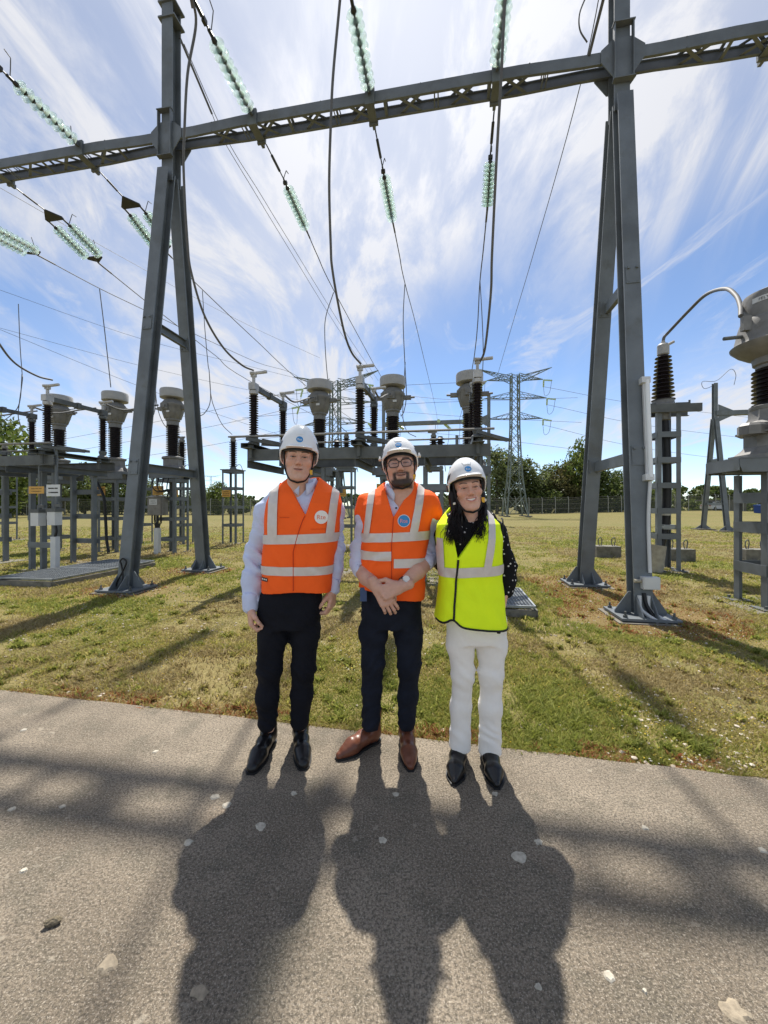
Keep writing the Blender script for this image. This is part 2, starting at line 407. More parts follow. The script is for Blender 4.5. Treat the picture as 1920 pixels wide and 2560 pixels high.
def concrete_mat():
    m = bpy.data.materials.new('grit_concrete'); m.use_nodes = True
    nt = m.node_tree; N = nt.nodes; L = nt.links; b = N['Principled BSDF']; b.inputs['Roughness'].default_value = 0.9; b.inputs['Specular IOR Level'].default_value = 0.25
    geo = N.new('ShaderNodeNewGeometry')
    def noise(sc, det, ro=0.6, dist=0.0):
        n = N.new('ShaderNodeTexNoise'); n.inputs['Scale'].default_value = sc; n.inputs['Detail'].default_value = det; n.inputs['Roughness'].default_value = ro; n.inputs['Distortion'].default_value = dist
        L.new(geo.outputs['Position'], n.inputs['Vector']); return n.outputs[0]
    def vor(sc, out='Distance'):
        n = N.new('ShaderNodeTexVoronoi'); n.inputs['Scale'].default_value = sc; L.new(geo.outputs['Position'], n.inputs['Vector']); return n.outputs[out]
    def mr(x, a, c, lo=0.0, hi=1.0):
        g = N.new('ShaderNodeMapRange'); g.interpolation_type = 'SMOOTHSTEP'
        for i, q in ((1, a), (2, c), (3, lo), (4, hi)): g.inputs[i].default_value = q
        L.new(x, g.inputs[0]); return g.outputs[0]
    def mix(f, a, c, bl='MIX'):
        x = N.new('ShaderNodeMix'); x.data_type = 'RGBA'; x.blend_type = bl
        for i, q in ((0, f), (6, a), (7, c)):
            if isinstance(q, (int, float)): x.inputs[i].default_value = q
            elif isinstance(q, tuple): x.inputs[i].default_value = (*q, 1)
            else: L.new(q, x.inputs[i])
        return x.outputs[2]
    c = mix(mr(noise(1.3, 6, 0.62), 0.35, 0.68), (0.220, 0.180, 0.132), (0.370, 0.308, 0.230))
    c = mix(mr(noise(4.3, 7, 0.68), 0.48, 0.66, 0, 0.75), c, (0.165, 0.146, 0.108))         # dull patches
    c = mix(mr(noise(2.1, 4, 0.6), 0.58, 0.75, 0, 0.35), c, (0.25, 0.16, 0.11))       # faint rusty tint
    c = mix(mr(noise(95, 4, 0.8), 0.42, 0.60, 0, 0.8), c, (0.085, 0.073, 0.056))      # fine dark speckle
    c = mix(mr(noise(150, 3, 0.75), 0.52, 0.66, 0, 0.85), c, (0.47, 0.41, 0.33))      # pale grains
    c = mix(mr(noise(31, 4, 0.7), 0.58, 0.68, 0, 0.5), c, (0.11, 0.095, 0.065))       # mossy freckles
    c = mix(mr(noise(19, 3, 0.6), 0.64, 0.70, 0, 0.5), c, (0.42, 0.37, 0.29))
    L.new(c, b.inputs['Base Color'])
    h2 = N.new('ShaderNodeMath'); h2.operation = 'MULTIPLY_ADD'; L.new(noise(14, 6, 0.7), h2.inputs[0]); h2.inputs[1].default_value = 1.6; L.new(noise(95, 4, 0.8), h2.inputs[2])
    bp = N.new('ShaderNodeBump'); bp.inputs['Distance'].default_value = 0.009; L.new(h2.outputs[0], bp.inputs['Height']); L.new(bp.outputs[0], b.inputs['Normal'])
    return m
def build_path():
    n = 260; top = []; 
    t = np.linspace(-14, 14, n)
    vs = []; fs = []
    for k in t:
        w = 0.035*(fbm(np.array([k*3.0]), np.array([0.3]), 5)[0]-0.5) + 0.012*(vnoise(np.array([k*11.0]), np.array([2.3]), 6)[0]-0.5)
        p = E0 + ED*(k+2.5) + EN*w
        q = E0 + ED*(k+2.5) - EN*5.2
        zt = -0.004 + 0.004*(vnoise(np.array([k*7.0]), np.array([1.3]), 8)[0])
        vs += [(q.x, q.y, -0.3), (q.x, q.y, 0), (p.x-EN.x*0.02, p.y-EN.y*0.02, 0), (p.x, p.y, zt-0.012), (p.x, p.y, -0.3)]
    for i in range(n-1):
        for j in range(4): fs.append((i*5+j, i*5+j+1, (i+1)*5+j+1, (i+1)*5+j))
    me = bpy.data.meshes.new('concrete_path'); me.from_pydata(vs, [], fs)
    bm = bmesh.new(); bm.from_mesh(me); bmesh.ops.recalc_face_normals(bm, faces=bm.faces); bm.to_mesh(me); bm.free()
    o = link('concrete_path', me, None, [concrete_mat()]); tag(o, 'rough grey concrete slab path under the three people', None, None, 'structure')
    return o
PATH = build_path()
def build_lichen():
    lm = mat('lichen', (0.46, 0.42, 0.34), 0.95, 0, 0.25, 60, 0.002, 150)
    lo = mat('orange_lichen', (0.30, 0.25, 0.18), 0.95, 0, 0.25, 60, 0.002, 150)
    spots = [(388,1880,.016),(538,1993,.02),(567,2013,.017),(653,2066,.021),(470,2106,.021),(735,1984,.014),(990,1987,.014),(1238,1985,.013),
             (957,2100,.016),(1297,2142,.024),(1346,2105,.014),(1612,2070,.014),(1522,2440,.017),(1905,2126,.016),(60,2177,.014),(30,2023,.013),
             (156,2017,.011),(60,1825,.016),(1835,2530,.03),(1345,2468,.008),(1612,2478,.007),(500,2480,.02),(270,2410,.026)]
    for i, (px, py, r) in enumerate(spots):
        p = at(px, py, CH*F0/(py-HY)); n = 14; vs = []; 
        rr = [r*(0.7+0.55*random.random()) for _ in range(n)]
        el = 1.0+0.3*random.random(); ph = random.random()*6
        for k in range(n):
            a = 2*math.pi*k/n; vs.append((p.x+rr[k]*el*math.cos(a+ph), p.y+rr[k]*math.sin(a+ph), 0.0005))
        for k in range(n):
            a = 2*math.pi*k/n; vs.append((p.x+0.72*rr[k]*el*math.cos(a+ph), p.y+0.72*rr[k]*math.sin(a+ph), 0.0045+0.001*random.random()))
        fs = [(k, (k+1) % n, n+(k+1) % n, n+k) for k in range(n)] + [tuple(range(n, 2*n))]
        me = bpy.data.meshes.new('lichen_spot'); me.from_pydata(vs, [], fs)
        link('lichen_spot', me, PATH, [lo if i in (18, 21, 22) else lm])
build_lichen()
def rock_mesh(seed, n=2):
    bm = bmesh.new(); bmesh.ops.create_icosphere(bm, subdivisions=n, radius=1.0); r = np.random.RandomState(seed)
    d = r.randn(7, 3); d /= np.linalg.norm(d, axis=1)[:, None]; c = 0.55+0.35*r.rand(7)
    for v in bm.verts:
        p = np.array(v.co); s = 1.0
        for k in range(7):
            q = p @ d[k]
            if q > c[k]: p = p - d[k]*(q-c[k])*0.9
        v.co = V(p*(1+0.06*r.randn()))
    me = bpy.data.meshes.new('rock'); bm.to_mesh(me); bm.free(); me.polygons.foreach_set('use_smooth', [False]*len(me.polygons)); return me
p = at(133, 2312, CH*F0/(2312-HY))
o = link('stone', rock_mesh(3, 3), None, [mat('limestone', (0.40, 0.33, 0.22), 0.9, 0, 0.3, 3, 0.02, 8)])
o.location = (p.x, p.y, 0.011); o.scale = (0.027, 0.014, 0.0125); o.rotation_euler = (0, 0.1, 0.5)
tag(o, 'loose pale stone lying on the concrete path', 'stone')

# lawn: blades, flowers, stones
def scatter(n, y0, y1, power=2.0, half=1.06):
    u = rng.rand(n); a = 1.0-power
    Y = (y0**a + u*(y1**a - y0**a))**(1/a) if abs(a) > 1e-6 else y0*(y1/y0)**u
    X = (rng.rand(n)*2-1)*(half*Y+1.3)
    k = edge_dist(X, Y) > -0.012
    return X[k], Y[k]
def build_grass():
    X, Y = scatter(880000, 1.6, 26.0, 1.5)
    # fringe creeping over the slab edge, and scattered taller tufts
    k = rng.rand(26000)*12.0-3.0; ee = np.abs(rng.randn(26000))*0.028-0.022; ok = (fbm(k*3.1, k*0+4.4, 15) > .46) & (ee < .09)
    fx, fy = E0.x+ED.x*k+EN.x*ee, E0.y+ED.y*k+EN.y*ee; nf = int(ok.sum())
    tc = scatter(900, 2.2, 9.0, 1.6); pk = rng.randint(0, len(tc[0]), 42000); tr = rng.randn(42000)*0.022*(1+.6*rng.rand(len(tc[0])))[pk]; ta = rng.rand(42000)*6.283
    tx, ty = tc[0][pk]+tr*np.cos(ta), tc[1][pk]+tr*np.sin(ta)
    n0 = len(X); X = np.concatenate([X, fx[ok], tx]); Y = np.concatenate([Y, fy[ok], ty]); extra = np.concatenate([np.zeros(n0), np.ones(nf), 2*np.ones(len(tx))])
    e = edge_dist(X, Y)
    dens = fbm(X*2.3, Y*2.3, 51); k = rng.rand(len(X)) < np.clip((dens-0.28)*3.2, 0.10, 1.0)
    k = k | (extra > 0); X, Y, e, extra = X[k], Y[k], e[k], extra[k]; n = len(X)
    tall = fbm(X*1.1+7, Y*1.1, 61); red = red_mask(X, Y)
    z = terrain(X, Y) - 0.003
    h = (0.014 + 0.034*np.clip(tall-0.25, 0, 1)**1.2*1.6) * (0.6+0.8*rng.rand(n)) * (1+0.09*np.clip(Y-4, 0, 9))
    h = np.where(rng.rand(n) < 0.012, h*2.2, h); h = np.where(red > 0.5, h*0.65, h)
    h = np.where(extra == 2, (0.022+0.034*rng.rand(n)), np.where(extra == 1, 0.008+0.018*rng.rand(n), h)); z = np.where((extra == 1) & (e < 0.01), -0.012, z)
    w = (1+.7*(extra == 2))*(0.0022 + 0.0022*rng.rand(n))*(1+0.30*np.clip(Y-2.5, 0, 12)); ang = rng.rand(n)*2*np.pi
    lean = h*(0.3+1.1*rng.rand(n)); la = rng.rand(n)*2*np.pi
    bx, by = np.cos(ang)*w, np.sin(ang)*w
    lx, ly = np.cos(la)*lean, np.sin(la)*lean
    P = np.empty((n, 5, 3))
    P[:, 0] = np.stack([X-bx, Y-by, z], 1); P[:, 1] = np.stack([X+bx, Y+by, z], 1)
    P[:, 2] = np.stack([X+bx*.8+lx*.35, Y+by*.8+ly*.35, z+h*.6], 1); P[:, 3] = np.stack([X-bx*.8+lx*.35, Y-by*.8+ly*.35, z+h*.6], 1)
    P[:, 4] = np.stack([X+lx, Y+ly, z+h], 1)
    me = bpy.data.meshes.new('grass'); me.vertices.add(n*5); me.vertices.foreach_set('co', P.reshape(-1).astype(np.float32))
    i = np.arange(n)*5
    lp = np.stack([i, i+1, i+2, i+3, i+3, i+2, i+4], 1).reshape(-1)
    me.loops.add(n*7); me.loops.foreach_set('vertex_index', lp.astype(np.int32))
    ls = np.stack([np.arange(n)*7, np.arange(n)*7+4], 1).reshape(-1); lt = np.tile([4, 3], n)
    me.polygons.add(n*2); me.polygons.foreach_set('loop_start', ls.astype(np.int32)); me.polygons.foreach_set('loop_total', lt.astype(np.int32))
    green = fbm(X*0.9+3, Y*0.9, 71) + 0.25*(rng.rand(n)-0.5)
    green = np.where(extra == 2, green+.13, green)
    mi = np.where(green > 0.585, 0, np.where(green > 0.44, 1, 2)); mi = np.where((red > 0.35) & (rng.rand(n) < 0.5), 3, mi)
    me.polygons.foreach_set('material_index', np.repeat(mi, 2).astype(np.int32))
    me.update(); me.validate()
    g = [leafmat('grass_green', [(0.16, 0.195, 0.035), (0.27, 0.295, 0.06), (0.38, 0.385, 0.11)], 0.48),
         leafmat('grass_yellow', [(0.25, 0.24, 0.055), (0.38, 0.345, 0.09), (0.50, 0.43, 0.15)], 0.48),
         leafmat('grass_dry', [(0.24, 0.19, 0.08), (0.38, 0.30, 0.14), (0.50, 0.41, 0.22)], 0.4),
         leafmat('red_stonecrop', [(0.24, 0.075, 0.035), (0.38, 0.16, 0.07), (0.40, 0.30, 0.12)], 0.35)]
    o = link('grass', me, None, g); tag(o, 'short mossy grass of the lawn', None, None, 'stuff')
build_grass()
def blobs(name, X, Y, Z, S, mats, mi, label, seed, sub=1, flat=0.7):
    bm = bmesh.new(); bmesh.ops.create_icosphere(bm, subdivisions=sub, radius=1.0)
    bv = np.array([v.co for v in bm.verts]); bf = np.array([[v.index for v in f.verts] for f in bm.faces]); bm.free()
    r = np.random.RandomState(seed); n = len(X)
    sc = S[:, None]*(0.65+0.7*r.rand(n, 3)); sc[:, 2] *= flat
    P = bv[None]*sc[:, None, :]*(1+0.22*r.randn(n, len(bv), 1)*0.6)
    a = r.rand(n)*6.28; ca, sa = np.cos(a)[:, None], np.sin(a)[:, None]
    Q = P.copy(); Q[..., 0] = P[..., 0]*ca - P[..., 1]*sa; Q[..., 1] = P[..., 0]*sa + P[..., 1]*ca
    Q += np.stack([X, Y, Z], 1)[:, None, :]
    Fc = (bf[None] + (np.arange(n)*len(bv))[:, None, None]).reshape(-1, 3)
    me = bpy.data.meshes.new(name); me.from_pydata(Q.reshape(-1, 3).tolist(), [], Fc.tolist())
    me.polygons.foreach_set('material_index', np.repeat(mi, len(bf)).astype(np.int32))
    o = link(name, me, None, mats); tag(o, label, None, None, 'stuff'); return o
def build_small_stuff():
    stone = leafmat('pale_stones', [(0.28, 0.24, 0.18), (0.42, 0.36, 0.29), (0.58, 0.52, 0.44)], 0.0, 0.9)
    X, Y = scatter(15000, 1.9, 9.0, 1.7); e = edge_dist(X, Y); rd = red_mask(X, Y)
    pr = np.clip(0.10 + 0.9*(fbm(X*1.6+2, Y*1.6, 81) > 0.56) + 0.9*np.clip(rd, 0, 1), 0, 1)
    k = rng.rand(len(X)) < pr*0.6; X, Y = X[k], Y[k]
    S = 0.005 + 0.011*rng.rand(len(X))**3 + 0.0006*np.clip(Y-3, 0, 5)
    blobs('gravel', X, Y, terrain(X, Y)+S*0.2, S, [stone], np.zeros(len(X)), 'pale limestone chips scattered in the lawn', 5)
    yel = leafmat('yellow_petals', [(0.62, 0.42, 0.03), (0.75, 0.58, 0.06)], 0.3); wht = leafmat('white_petals', [(0.55, 0.53, 0.45), (0.75, 0.74, 0.68)], 0.3)
    X, Y = scatter(26000, 2.0, 20.0, 1.3); f = fbm(X*0.8+11, Y*0.8, 91)
    k = (rng.rand(len(X)) < np.clip((f-0.47)*4, 0.02, .8)); X, Y = X[k], Y[k]
    mi = (fbm(X*0.6, Y*0.6, 95) + 0.2*rng.randn(len(X)) > 0.74 - 0.032*np.clip(Y-3.5, 0, 7)).astype(int)
    S = 0.0038*(0.7+0.6*rng.rand(len(X)))*(1+0.10*np.clip(Y-3, 0, 12))*(1+0.2*mi)
    blobs('wild_flowers', X, Y, terrain(X, Y)+0.012+0.02*rng.rand(len(X)), S, [yel, wht], mi, 'tiny yellow and white flowers dotted over the lawn', 6, 1, 0.5)
build_small_stuff()
# ================================================================== FAR THINGS: fence, trees, woods, pylons, car
def leaf_cloud(n, cent, rad, size, seed, squash=0.9):
    """n leaf quads spread over the surface zone of several clumps"""
    r = np.random.RandomState(seed); C = np.array(cent); Rd = np.array(rad)
    pk = r.choice(len(C), n, p=Rd**2/np.sum(Rd**2))
    d = r.randn(n, 3); d /= np.linalg.norm(d, axis=1)[:, None]
    q = Rd[pk]*(0.45+0.62*r.rand(n)**0.55)
    P = C[pk] + d*q[:, None]*np.array([1, 1, squash])
    a = r.randn(n, 3); a /= np.linalg.norm(a, axis=1)[:, None]; b = np.cross(a, r.randn(n, 3)); b /= np.linalg.norm(b, axis=1)[:, None]
    s = size*(0.55+0.9*r.rand(n))[:, None]
    vs = np.stack([P-a*s, P-b*s*0.55, P+a*s, P+b*s*0.55], 1).reshape(-1, 3)
    return vs, np.arange(n*4).reshape(-1, 4)
def tree_proto(seed, h, w, nleaf, size, trunk_frac, clumps):
    """crown + trunk meshes of a tree of height h and crown width w, base at the origin"""
    r = np.random.RandomState(seed); mb = MB()
    top = V((r.randn()*0.15, r.randn()*0.15, h*0.9)); pts = [V((0, 0, -0.3)), V((r.randn()*0.1, r.randn()*0.1, h*0.3)), V((r.randn()*0.2, r.randn()*0.2, h*0.6)), top]
    rt = 0.022*h+0.04
    mb.tube(spline(pts, 4), [rt*(1-0.85*i/12) for i in range(13)], 6)
    cent = []; rad = []
    for i in range(clumps):
        f = trunk_frac + (1-trunk_frac)*(i+0.5)/clumps
        ring = math.sin(math.pi*min(1, max(0.12, (f-trunk_frac)/(1-trunk_frac)*0.85+0.15)))
        a = r.rand()*6.28; q = w*0.5*ring*(0.35+0.6*r.rand())
        c = V((math.cos(a)*q, math.sin(a)*q, h*(f*0.93+0.02*r.randn())))
        cent.append(tuple(c)); rad.append(w*(0.15+0.13*r.rand())*(0.6+0.5*ring))
        zb = h*max(0.15, f-0.22)
        mb.tube(spline([V((0, 0, zb)), V((c.x*0.4, c.y*0.4, zb+(c.z-zb)*0.6)), c], 3), [rt*0.35*(1-0.8*k/6) for k in range(7)], 5)
    vs, fs = leaf_cloud(nleaf, cent, rad, size, seed)
    me = bpy.data.meshes.new('crown'); me.from_pydata(vs.tolist(), [], fs.tolist())
    return me, mb.mesh('trunk', 60)
PROTO = {}
for k, (w, nl, sz, tf, cl, mt) in dict(bushy=(0.95, 5200, 0.026, 0.12, 24, 'leaf'), dense=(1.05, 5600, 0.027, 0.04, 24, 'leaf_dk'), airy=(0.62, 2700, 0.022, 0.22, 20, 'leaf_lt'),
                                   olive=(0.9, 4600, 0.027, 0.08, 22, 'leaf_br'), pale=(0.85, 3600, 0.026, 0.14, 20, 'leaf_lt')).items():
    PROTO[k] = []
    for s in range(2):
        c, t = tree_proto(100+s*13+len(k), 1.0*10, w*10, nl, sz*10, tf, cl)
        c.materials.append(MT[mt]); t.materials.append(MT['bark']); PROTO[k].append((c, t))
def tree(px, top, Y, kind, label, k=0, wid=1.0, base=None):
    h = CH + (HY-top)/F0*Y
    x = (px-CX)/F0*Y; z = float(terrain(np.array([x]), np.array([Y]))[0]) if base is None else base
    t = thing(kind + '_tree', label, 'tree', (x, Y, z), 'trees behind the boundary fence')
    c, tr = PROTO[kind][k % 2]
    oc = link('crown', c, None); oc.parent = t; ot = link('trunk', tr, None); ot.parent = t
    s = h/10
    t.matrix_basis = Matrix.Translation((x, Y, z)) @ Matrix.Rotation(random.random()*6.28, 4, 'Z') @ Matrix.Diagonal((s*wid, s*wid, s, 1))
def build_trees():
    T = [  # px, top y, depth, kind, label
     (-12, 1040, 47, 'bushy', 'tall leafy tree cut by the photo edge beyond the switch platform', 0, 1.0),
     (70, 1150, 62, 'dense', 'dark tree behind the yard seen under the switch platform', 0, 1.1),
     (128, 1175, 64, 'olive', 'olive brown bush behind the white notice', 1, 1.0),
     (212, 1158, 62, 'pale', 'pale silvery tree rising between two instrument transformers', 0, 0.95),
     (262, 1185, 63, 'bushy', 'green tree behind the transformer with the black hose', 1, 1.0),
     (322, 1170, 66, 'dense', 'dark tree hidden partly by the front leg of the gantry', 1, 0.9),
     (378, 1198, 61, 'pale', 'small pale tree between the gantry legs', 1, 1.0),
     (505, 1208, 64, 'dense', 'dark green tree just right of the rear gantry leg', 0, 0.8),
     (548, 1203, 62, 'bushy', 'rounded tree behind the slim lattice stand with yellow plate', 0, 0.95),
     (598, 1236, 80, 'dense', 'low tree right of the slim lattice stand', 1, 1.1),
     (1078, 1232, 70, 'bushy', 'low tree seen between the bearded man and the woman', 1, 1.1),
     (1128, 1236, 72, 'dense', 'low dark tree close beside the woman at helmet height', 0, 1.2),
     (1242, 1112, 66, 'airy', 'thin airy tree just right of the far gantry post', 0, 1.0),
     (1268, 1125, 68, 'airy', 'slender tree standing behind the lattice pylon legs', 1, 1.1),
     (1312, 1138, 66, 'airy', 'slender leafy tree right of the lattice pylon', 0, 1.25),
     (1345, 1205, 64, 'dense', 'dense dark bush at the pylon foot', 0, 1.3),
     (1372, 1163, 67, 'airy', 'narrow tree between the pylon and the gantry', 1, 1.2),
     (1400, 1190, 65, 'olive', 'brownish bush left of the rear gantry leg', 1, 1.2),
     (1420, 1158, 66, 'olive', 'broad olive brown tree left of the gantry', 0, 0.95),
     (1455, 1106, 66, 'bushy', 'tallest light green tree behind the rear gantry leg', 1, 0.62),
     (1500, 1168, 64, 'dense', 'dark tree framed by the two legs of the steel frame', 1, 0.95),
     (1545, 1180, 66, 'dense', 'dark tree behind the lamp on the front gantry leg', 0, 0.9),
     (1600, 1196, 70, 'bushy', 'tree behind the cable end stand', 0, 1.0),
     (1640, 1206, 78, 'pale', 'pale bush right of the cable end stand', 1, 1.2),
    ]
    for a in T: tree(*a)
build_trees()
def far_wood(name, x0, x1, Y, prof, n, size, mt, label, seed):
    r = np.random.RandomState(seed); cent = []; rad = []
    for i in range(n):
        f = r.rand(); px = x0 + f*(x1-x0); top = np.interp(px, [q[0] for q in prof], [q[1] for q in prof]); d = Y*(1+0.16*r.rand())
        hh = CH + (HY-top)/F0*d; z = hh*(0.18+0.72*r.rand()**0.7); cent.append(((px-CX)/F0*d, d, z)); rad.append(Y*0.009*(0.7+0.8*r.rand()))
    vs, fs = leaf_cloud(n*110, cent, rad, size, seed, 0.8)
    me = bpy.data.meshes.new(name); me.from_pydata(vs.tolist(), [], fs.tolist())
    o = link(name, me, None, [MT[mt]]); tag(o, label, None, None, 'stuff')
far_wood('woods', -60, 1240, 150, [(-60, 1215), (130, 1232), (400, 1243), (640, 1240), (1000, 1238), (1240, 1240)], 260, 0.62, 'leaf_dk', 'distant belt of trees closing off the meadow', 3)
far_wood('woods', 1560, 2010, 140, [(1560, 1225), (1680, 1219), (1760, 1213), (1830, 1222), (1900, 1222), (2010, 1200)], 170, 0.55, 'leaf_dk', 'wooded hillside on the horizon behind the parked car', 4)
far_wood('undergrowth', 1200, 1900, 64, [(1200, 1252), (1350, 1240), (1600, 1245), (1700, 1250), (1900, 1256)], 150, 0.26, 'leaf', 'scrub growing along the boundary fence by the pylon', 5)
far_wood('undergrowth', -60, 620, 63, [(-60, 1240), (200, 1240), (350, 1238), (620, 1258)], 120, 0.26, 'leaf_dk', 'scrub growing along the boundary fence by the transformers', 6)

def build_fence():
    t = thing('chain_link_fence', 'long wire mesh boundary fence with slim posts across the far meadow', 'fence', (0, 58, 0))
    post = MB(); post.bar((0, 0, -0.1), (0, 0, 2.25), 0.075, 0.075); post.bar((0, 0, 2.22), (0, 0.22, 2.55), 0.06, 0.06)
    pm = post.mesh('post'); pm.materials.append(mat('fence_post', (0.30, 0.30, 0.27), 0.8, 0, 0.2, 3))
    xs = np.arange(-66, 70, 2.0); pts = []
    for i, x in enumerate(xs):
        y = 58 + 2.0*math.sin(x*0.03) - 0.04*x; z = float(terrain(np.array([x]), np.array([y]))[0]); pts.append(V((x, y, z)))
        o = link('post', pm, t); o.matrix_parent_inverse = Matrix.Identity(4); o.location = V((x, y-58, z))
    wm = MB()
    for hgt in (0.08, 0.75, 1.45, 2.15, 2.4): wm.tube([p + V((0, 0.06 + (0.12 if hgt > 2.3 else 0), hgt)) for p in pts], 0.012, 4)
    wm.build('wire', MT['cable'], t)
    vs = []; fs = []
    for i, p in enumerate(pts): vs += [tuple(p + V((0, 0.05, 0.03))), tuple(p + V((0, 0.05, 2.15)))]
    for i in range(len(pts)-1): fs.append((2*i, 2*i+2, 2*i+3, 2*i+1))
    me = bpy.data.meshes.new('wire_mesh'); me.from_pydata(vs, [], fs)
    m = bpy.data.materials.new('chain_link'); m.use_nodes = True; nt = m.node_tree; N = nt.nodes; L = nt.links; b = N['Principled BSDF']
    b.inputs['Base Color'].default_value = (0.10, 0.11, 0.09, 1); b.inputs['Roughness'].default_value = 0.7
    tr = N.new('ShaderNodeBsdfTransparent'); ms = N.new('ShaderNodeMixShader'); ms.inputs[0].default_value = 0.30
    L.new(tr.outputs[0], ms.inputs[1]); L.new(b.outputs[0], ms.inputs[2]); L.new(ms.outputs[0], N['Material Output'].inputs[0])
    link('wire_mesh', me, t, [m])
build_fence()

def pylon(px, base_y, Y, label, H, rot, strings=True, arm=4.0):
    x = (px-CX)/F0*Y
    t = thing('lattice_pylon', label, 'pylon', (x, Y, 0))
    Mr = Matrix.Translation((x, Y, 0)) @ Matrix.Rotation(rot, 4, 'Z')
    P = lambda a, b, c: Mr @ V((a, b, c))
    def half(z):                                   # half width of the tower body
        return float(np.interp(z, [0, H*0.30, H*0.62, H], [1.35, 0.72, 0.5, 0.46]))
    for sx in (-1, 1):
        for sy in (-1, 1):
            mb = MB(); zs = np.linspace(0, H, 9)
            for a, b in zip(zs[:-1], zs[1:]): mb.bar(P(sx*half(a), sy*half(a), a), P(sx*half(b), sy*half(b), b), 0.13, 0.13)
            mb.build('leg', MT['pylon'], t)
            pad = MB(); pad.box(P(sx*1.35, sy*1.35, 0.03), (0.7, 0.7, 0.26)); pad.build('footing', MT['concdk'], t)
    lac = MB(); zs = [0]; 
    while zs[-1] < H: zs.append(min(H, zs[-1] + 1.9*half(zs[-1]) + 0.25))
    for a, b in zip(zs[:-1], zs[1:]):
        ha, hb = half(a), half(b)
        for s in (-1, 1):
            lac.bar(P(-ha, s*ha, a), P(hb, s*hb, b), 0.055, 0.055); lac.bar(P(ha, s*ha, a), P(-hb, s*hb, b), 0.055, 0.055)
            lac.bar(P(s*ha, -ha, a), P(s*hb, hb, b), 0.055, 0.055); lac.bar(P(s*ha, ha, a), P(s*hb, -hb, b), 0.055, 0.055)
    lac.build('lacing', MT['pylon'], t)
    ends = []
    for z, L_, rise in ((H*0.69, arm*0.98, 0.0), (H*0.835, arm*1.12, 0.0), (H*0.965, arm, 0.0), (H*0.985, arm*1.3, 1.15)):
        for s in (-1, 1):
            mb = MB(); h0 = half(z); tip = P(s*L_, 0, z+rise)
            zt = z + (0.75 if rise == 0 else -0.75)
            for sy in (-1, 1):
                a = P(s*h0, sy*h0, z); b = P(s*h0, sy*h0, zt)
                mb.bar(a, tip, 0.075, 0.075); mb.bar(b, tip, 0.06, 0.06)
                for f in (0.22, 0.45, 0.68):
                    mb.bar(a.lerp(tip, f), b.lerp(tip, f-0.15), 0.04, 0.04); mb.bar(a.lerp(tip, f), P(s*h0, -sy*h0, z).lerp(tip, f+0.12), 0.04, 0.04)
            mb.build('cross_arm', MT['pylon'], t)
            if rise == 0: ends.append((s, z, tip))
    if strings:
        for s, z, tip in ends:
            for dy in (-1, 1):
                mb = MB(); a = tip + V((0.1*s, 0.1*dy, -0.12)); b = tip + V((0.55*s, 1.25*dy, -0.55))
                d = (b-a); mb.tube([a.lerp(b, k/14) for k in range(15)], [0.03 if k % 2 else 0.115 for k in range(15)], 8)
                mb.build('insulator', MT['glassfar'], t)
            mb = MB(); mb.tube(spline([tip + V((0.55*s, -1.25, -0.55)), tip + V((0.5*s, -0.7, -1.9)), tip + V((0.5*s, 0.7, -1.9)), tip + V((0.55*s, 1.25, -0.55))], 6), 0.025, 5)
            mb.build('jumper', MT['cable'], t)
    return ends
MT['glassfar'] = mat('far_glass', (0.45, 0.58, 0.38), 0.15, 0, 0.1, 3)
PYR = pylon(1287, 1291, 50, 'green grey lattice pylon with six arms rising above the trees', 18.4, R(-4), True, 3.6)
PYM = pylon(838, 1291, 44, 'lattice pylon behind the gap between the two men in orange', 15.6, R(-12), True, 3.9)
pylon(527, 1262, 300, 'tiny distant pylon on the horizon above the round tree', 25, R(20), False, 6.0)
def far_line(pts, r, label):
    mb = MB(); mb.tube(spline(pts, 6), r, 5); o = mb.build('power_line', MT['cable'], None); tag(o, label, 'power line', 'far overhead lines')
for i, (s, z, tip) in enumerate(PYR):
    q = ['lowest', 'lowest', 'middle', 'middle', 'upper', 'upper'][i]; sd = 'away from the men' if s > 0 else 'toward the men'
    far_line([tip + V((0.55*s, 1.25, -0.55)), tip + V((16+s, 6, -2.3 + 0.6*(i//2-1))), tip + V((46, 14, -3.6 + 1.2*(i//2-1)))] if s > 0 else
             [tip + V((0.55*s, -1.25, -0.55)), tip + V((-12, -2, -1.3)), tip + V((-30, -4, -3.4))], 0.022, f'thin {q} wire of the right-hand pylon running {sd}')
for i, (s, z, tip) in enumerate(PYM):
    q = ['lowest', 'lowest', 'middle', 'middle', 'upper', 'upper'][i]
    if s < 0: far_line([tip + V((-.55, -1.25, -0.55)), tip + V((-14, 4, -1.9)), tip + V((-40, 12, -4.2))], 0.02, f'thin {q} wire leaving the pylon between the men towards the horizon')
    else: far_line([tip + V((.55, 1.25, -0.55)), tip + V((12, 3, -1.0)), tip + V((26, 5, -1.2 + 1.1*(i//2-1)))], 0.02, f'thin {q} wire from the pylon between the men towards the woman')

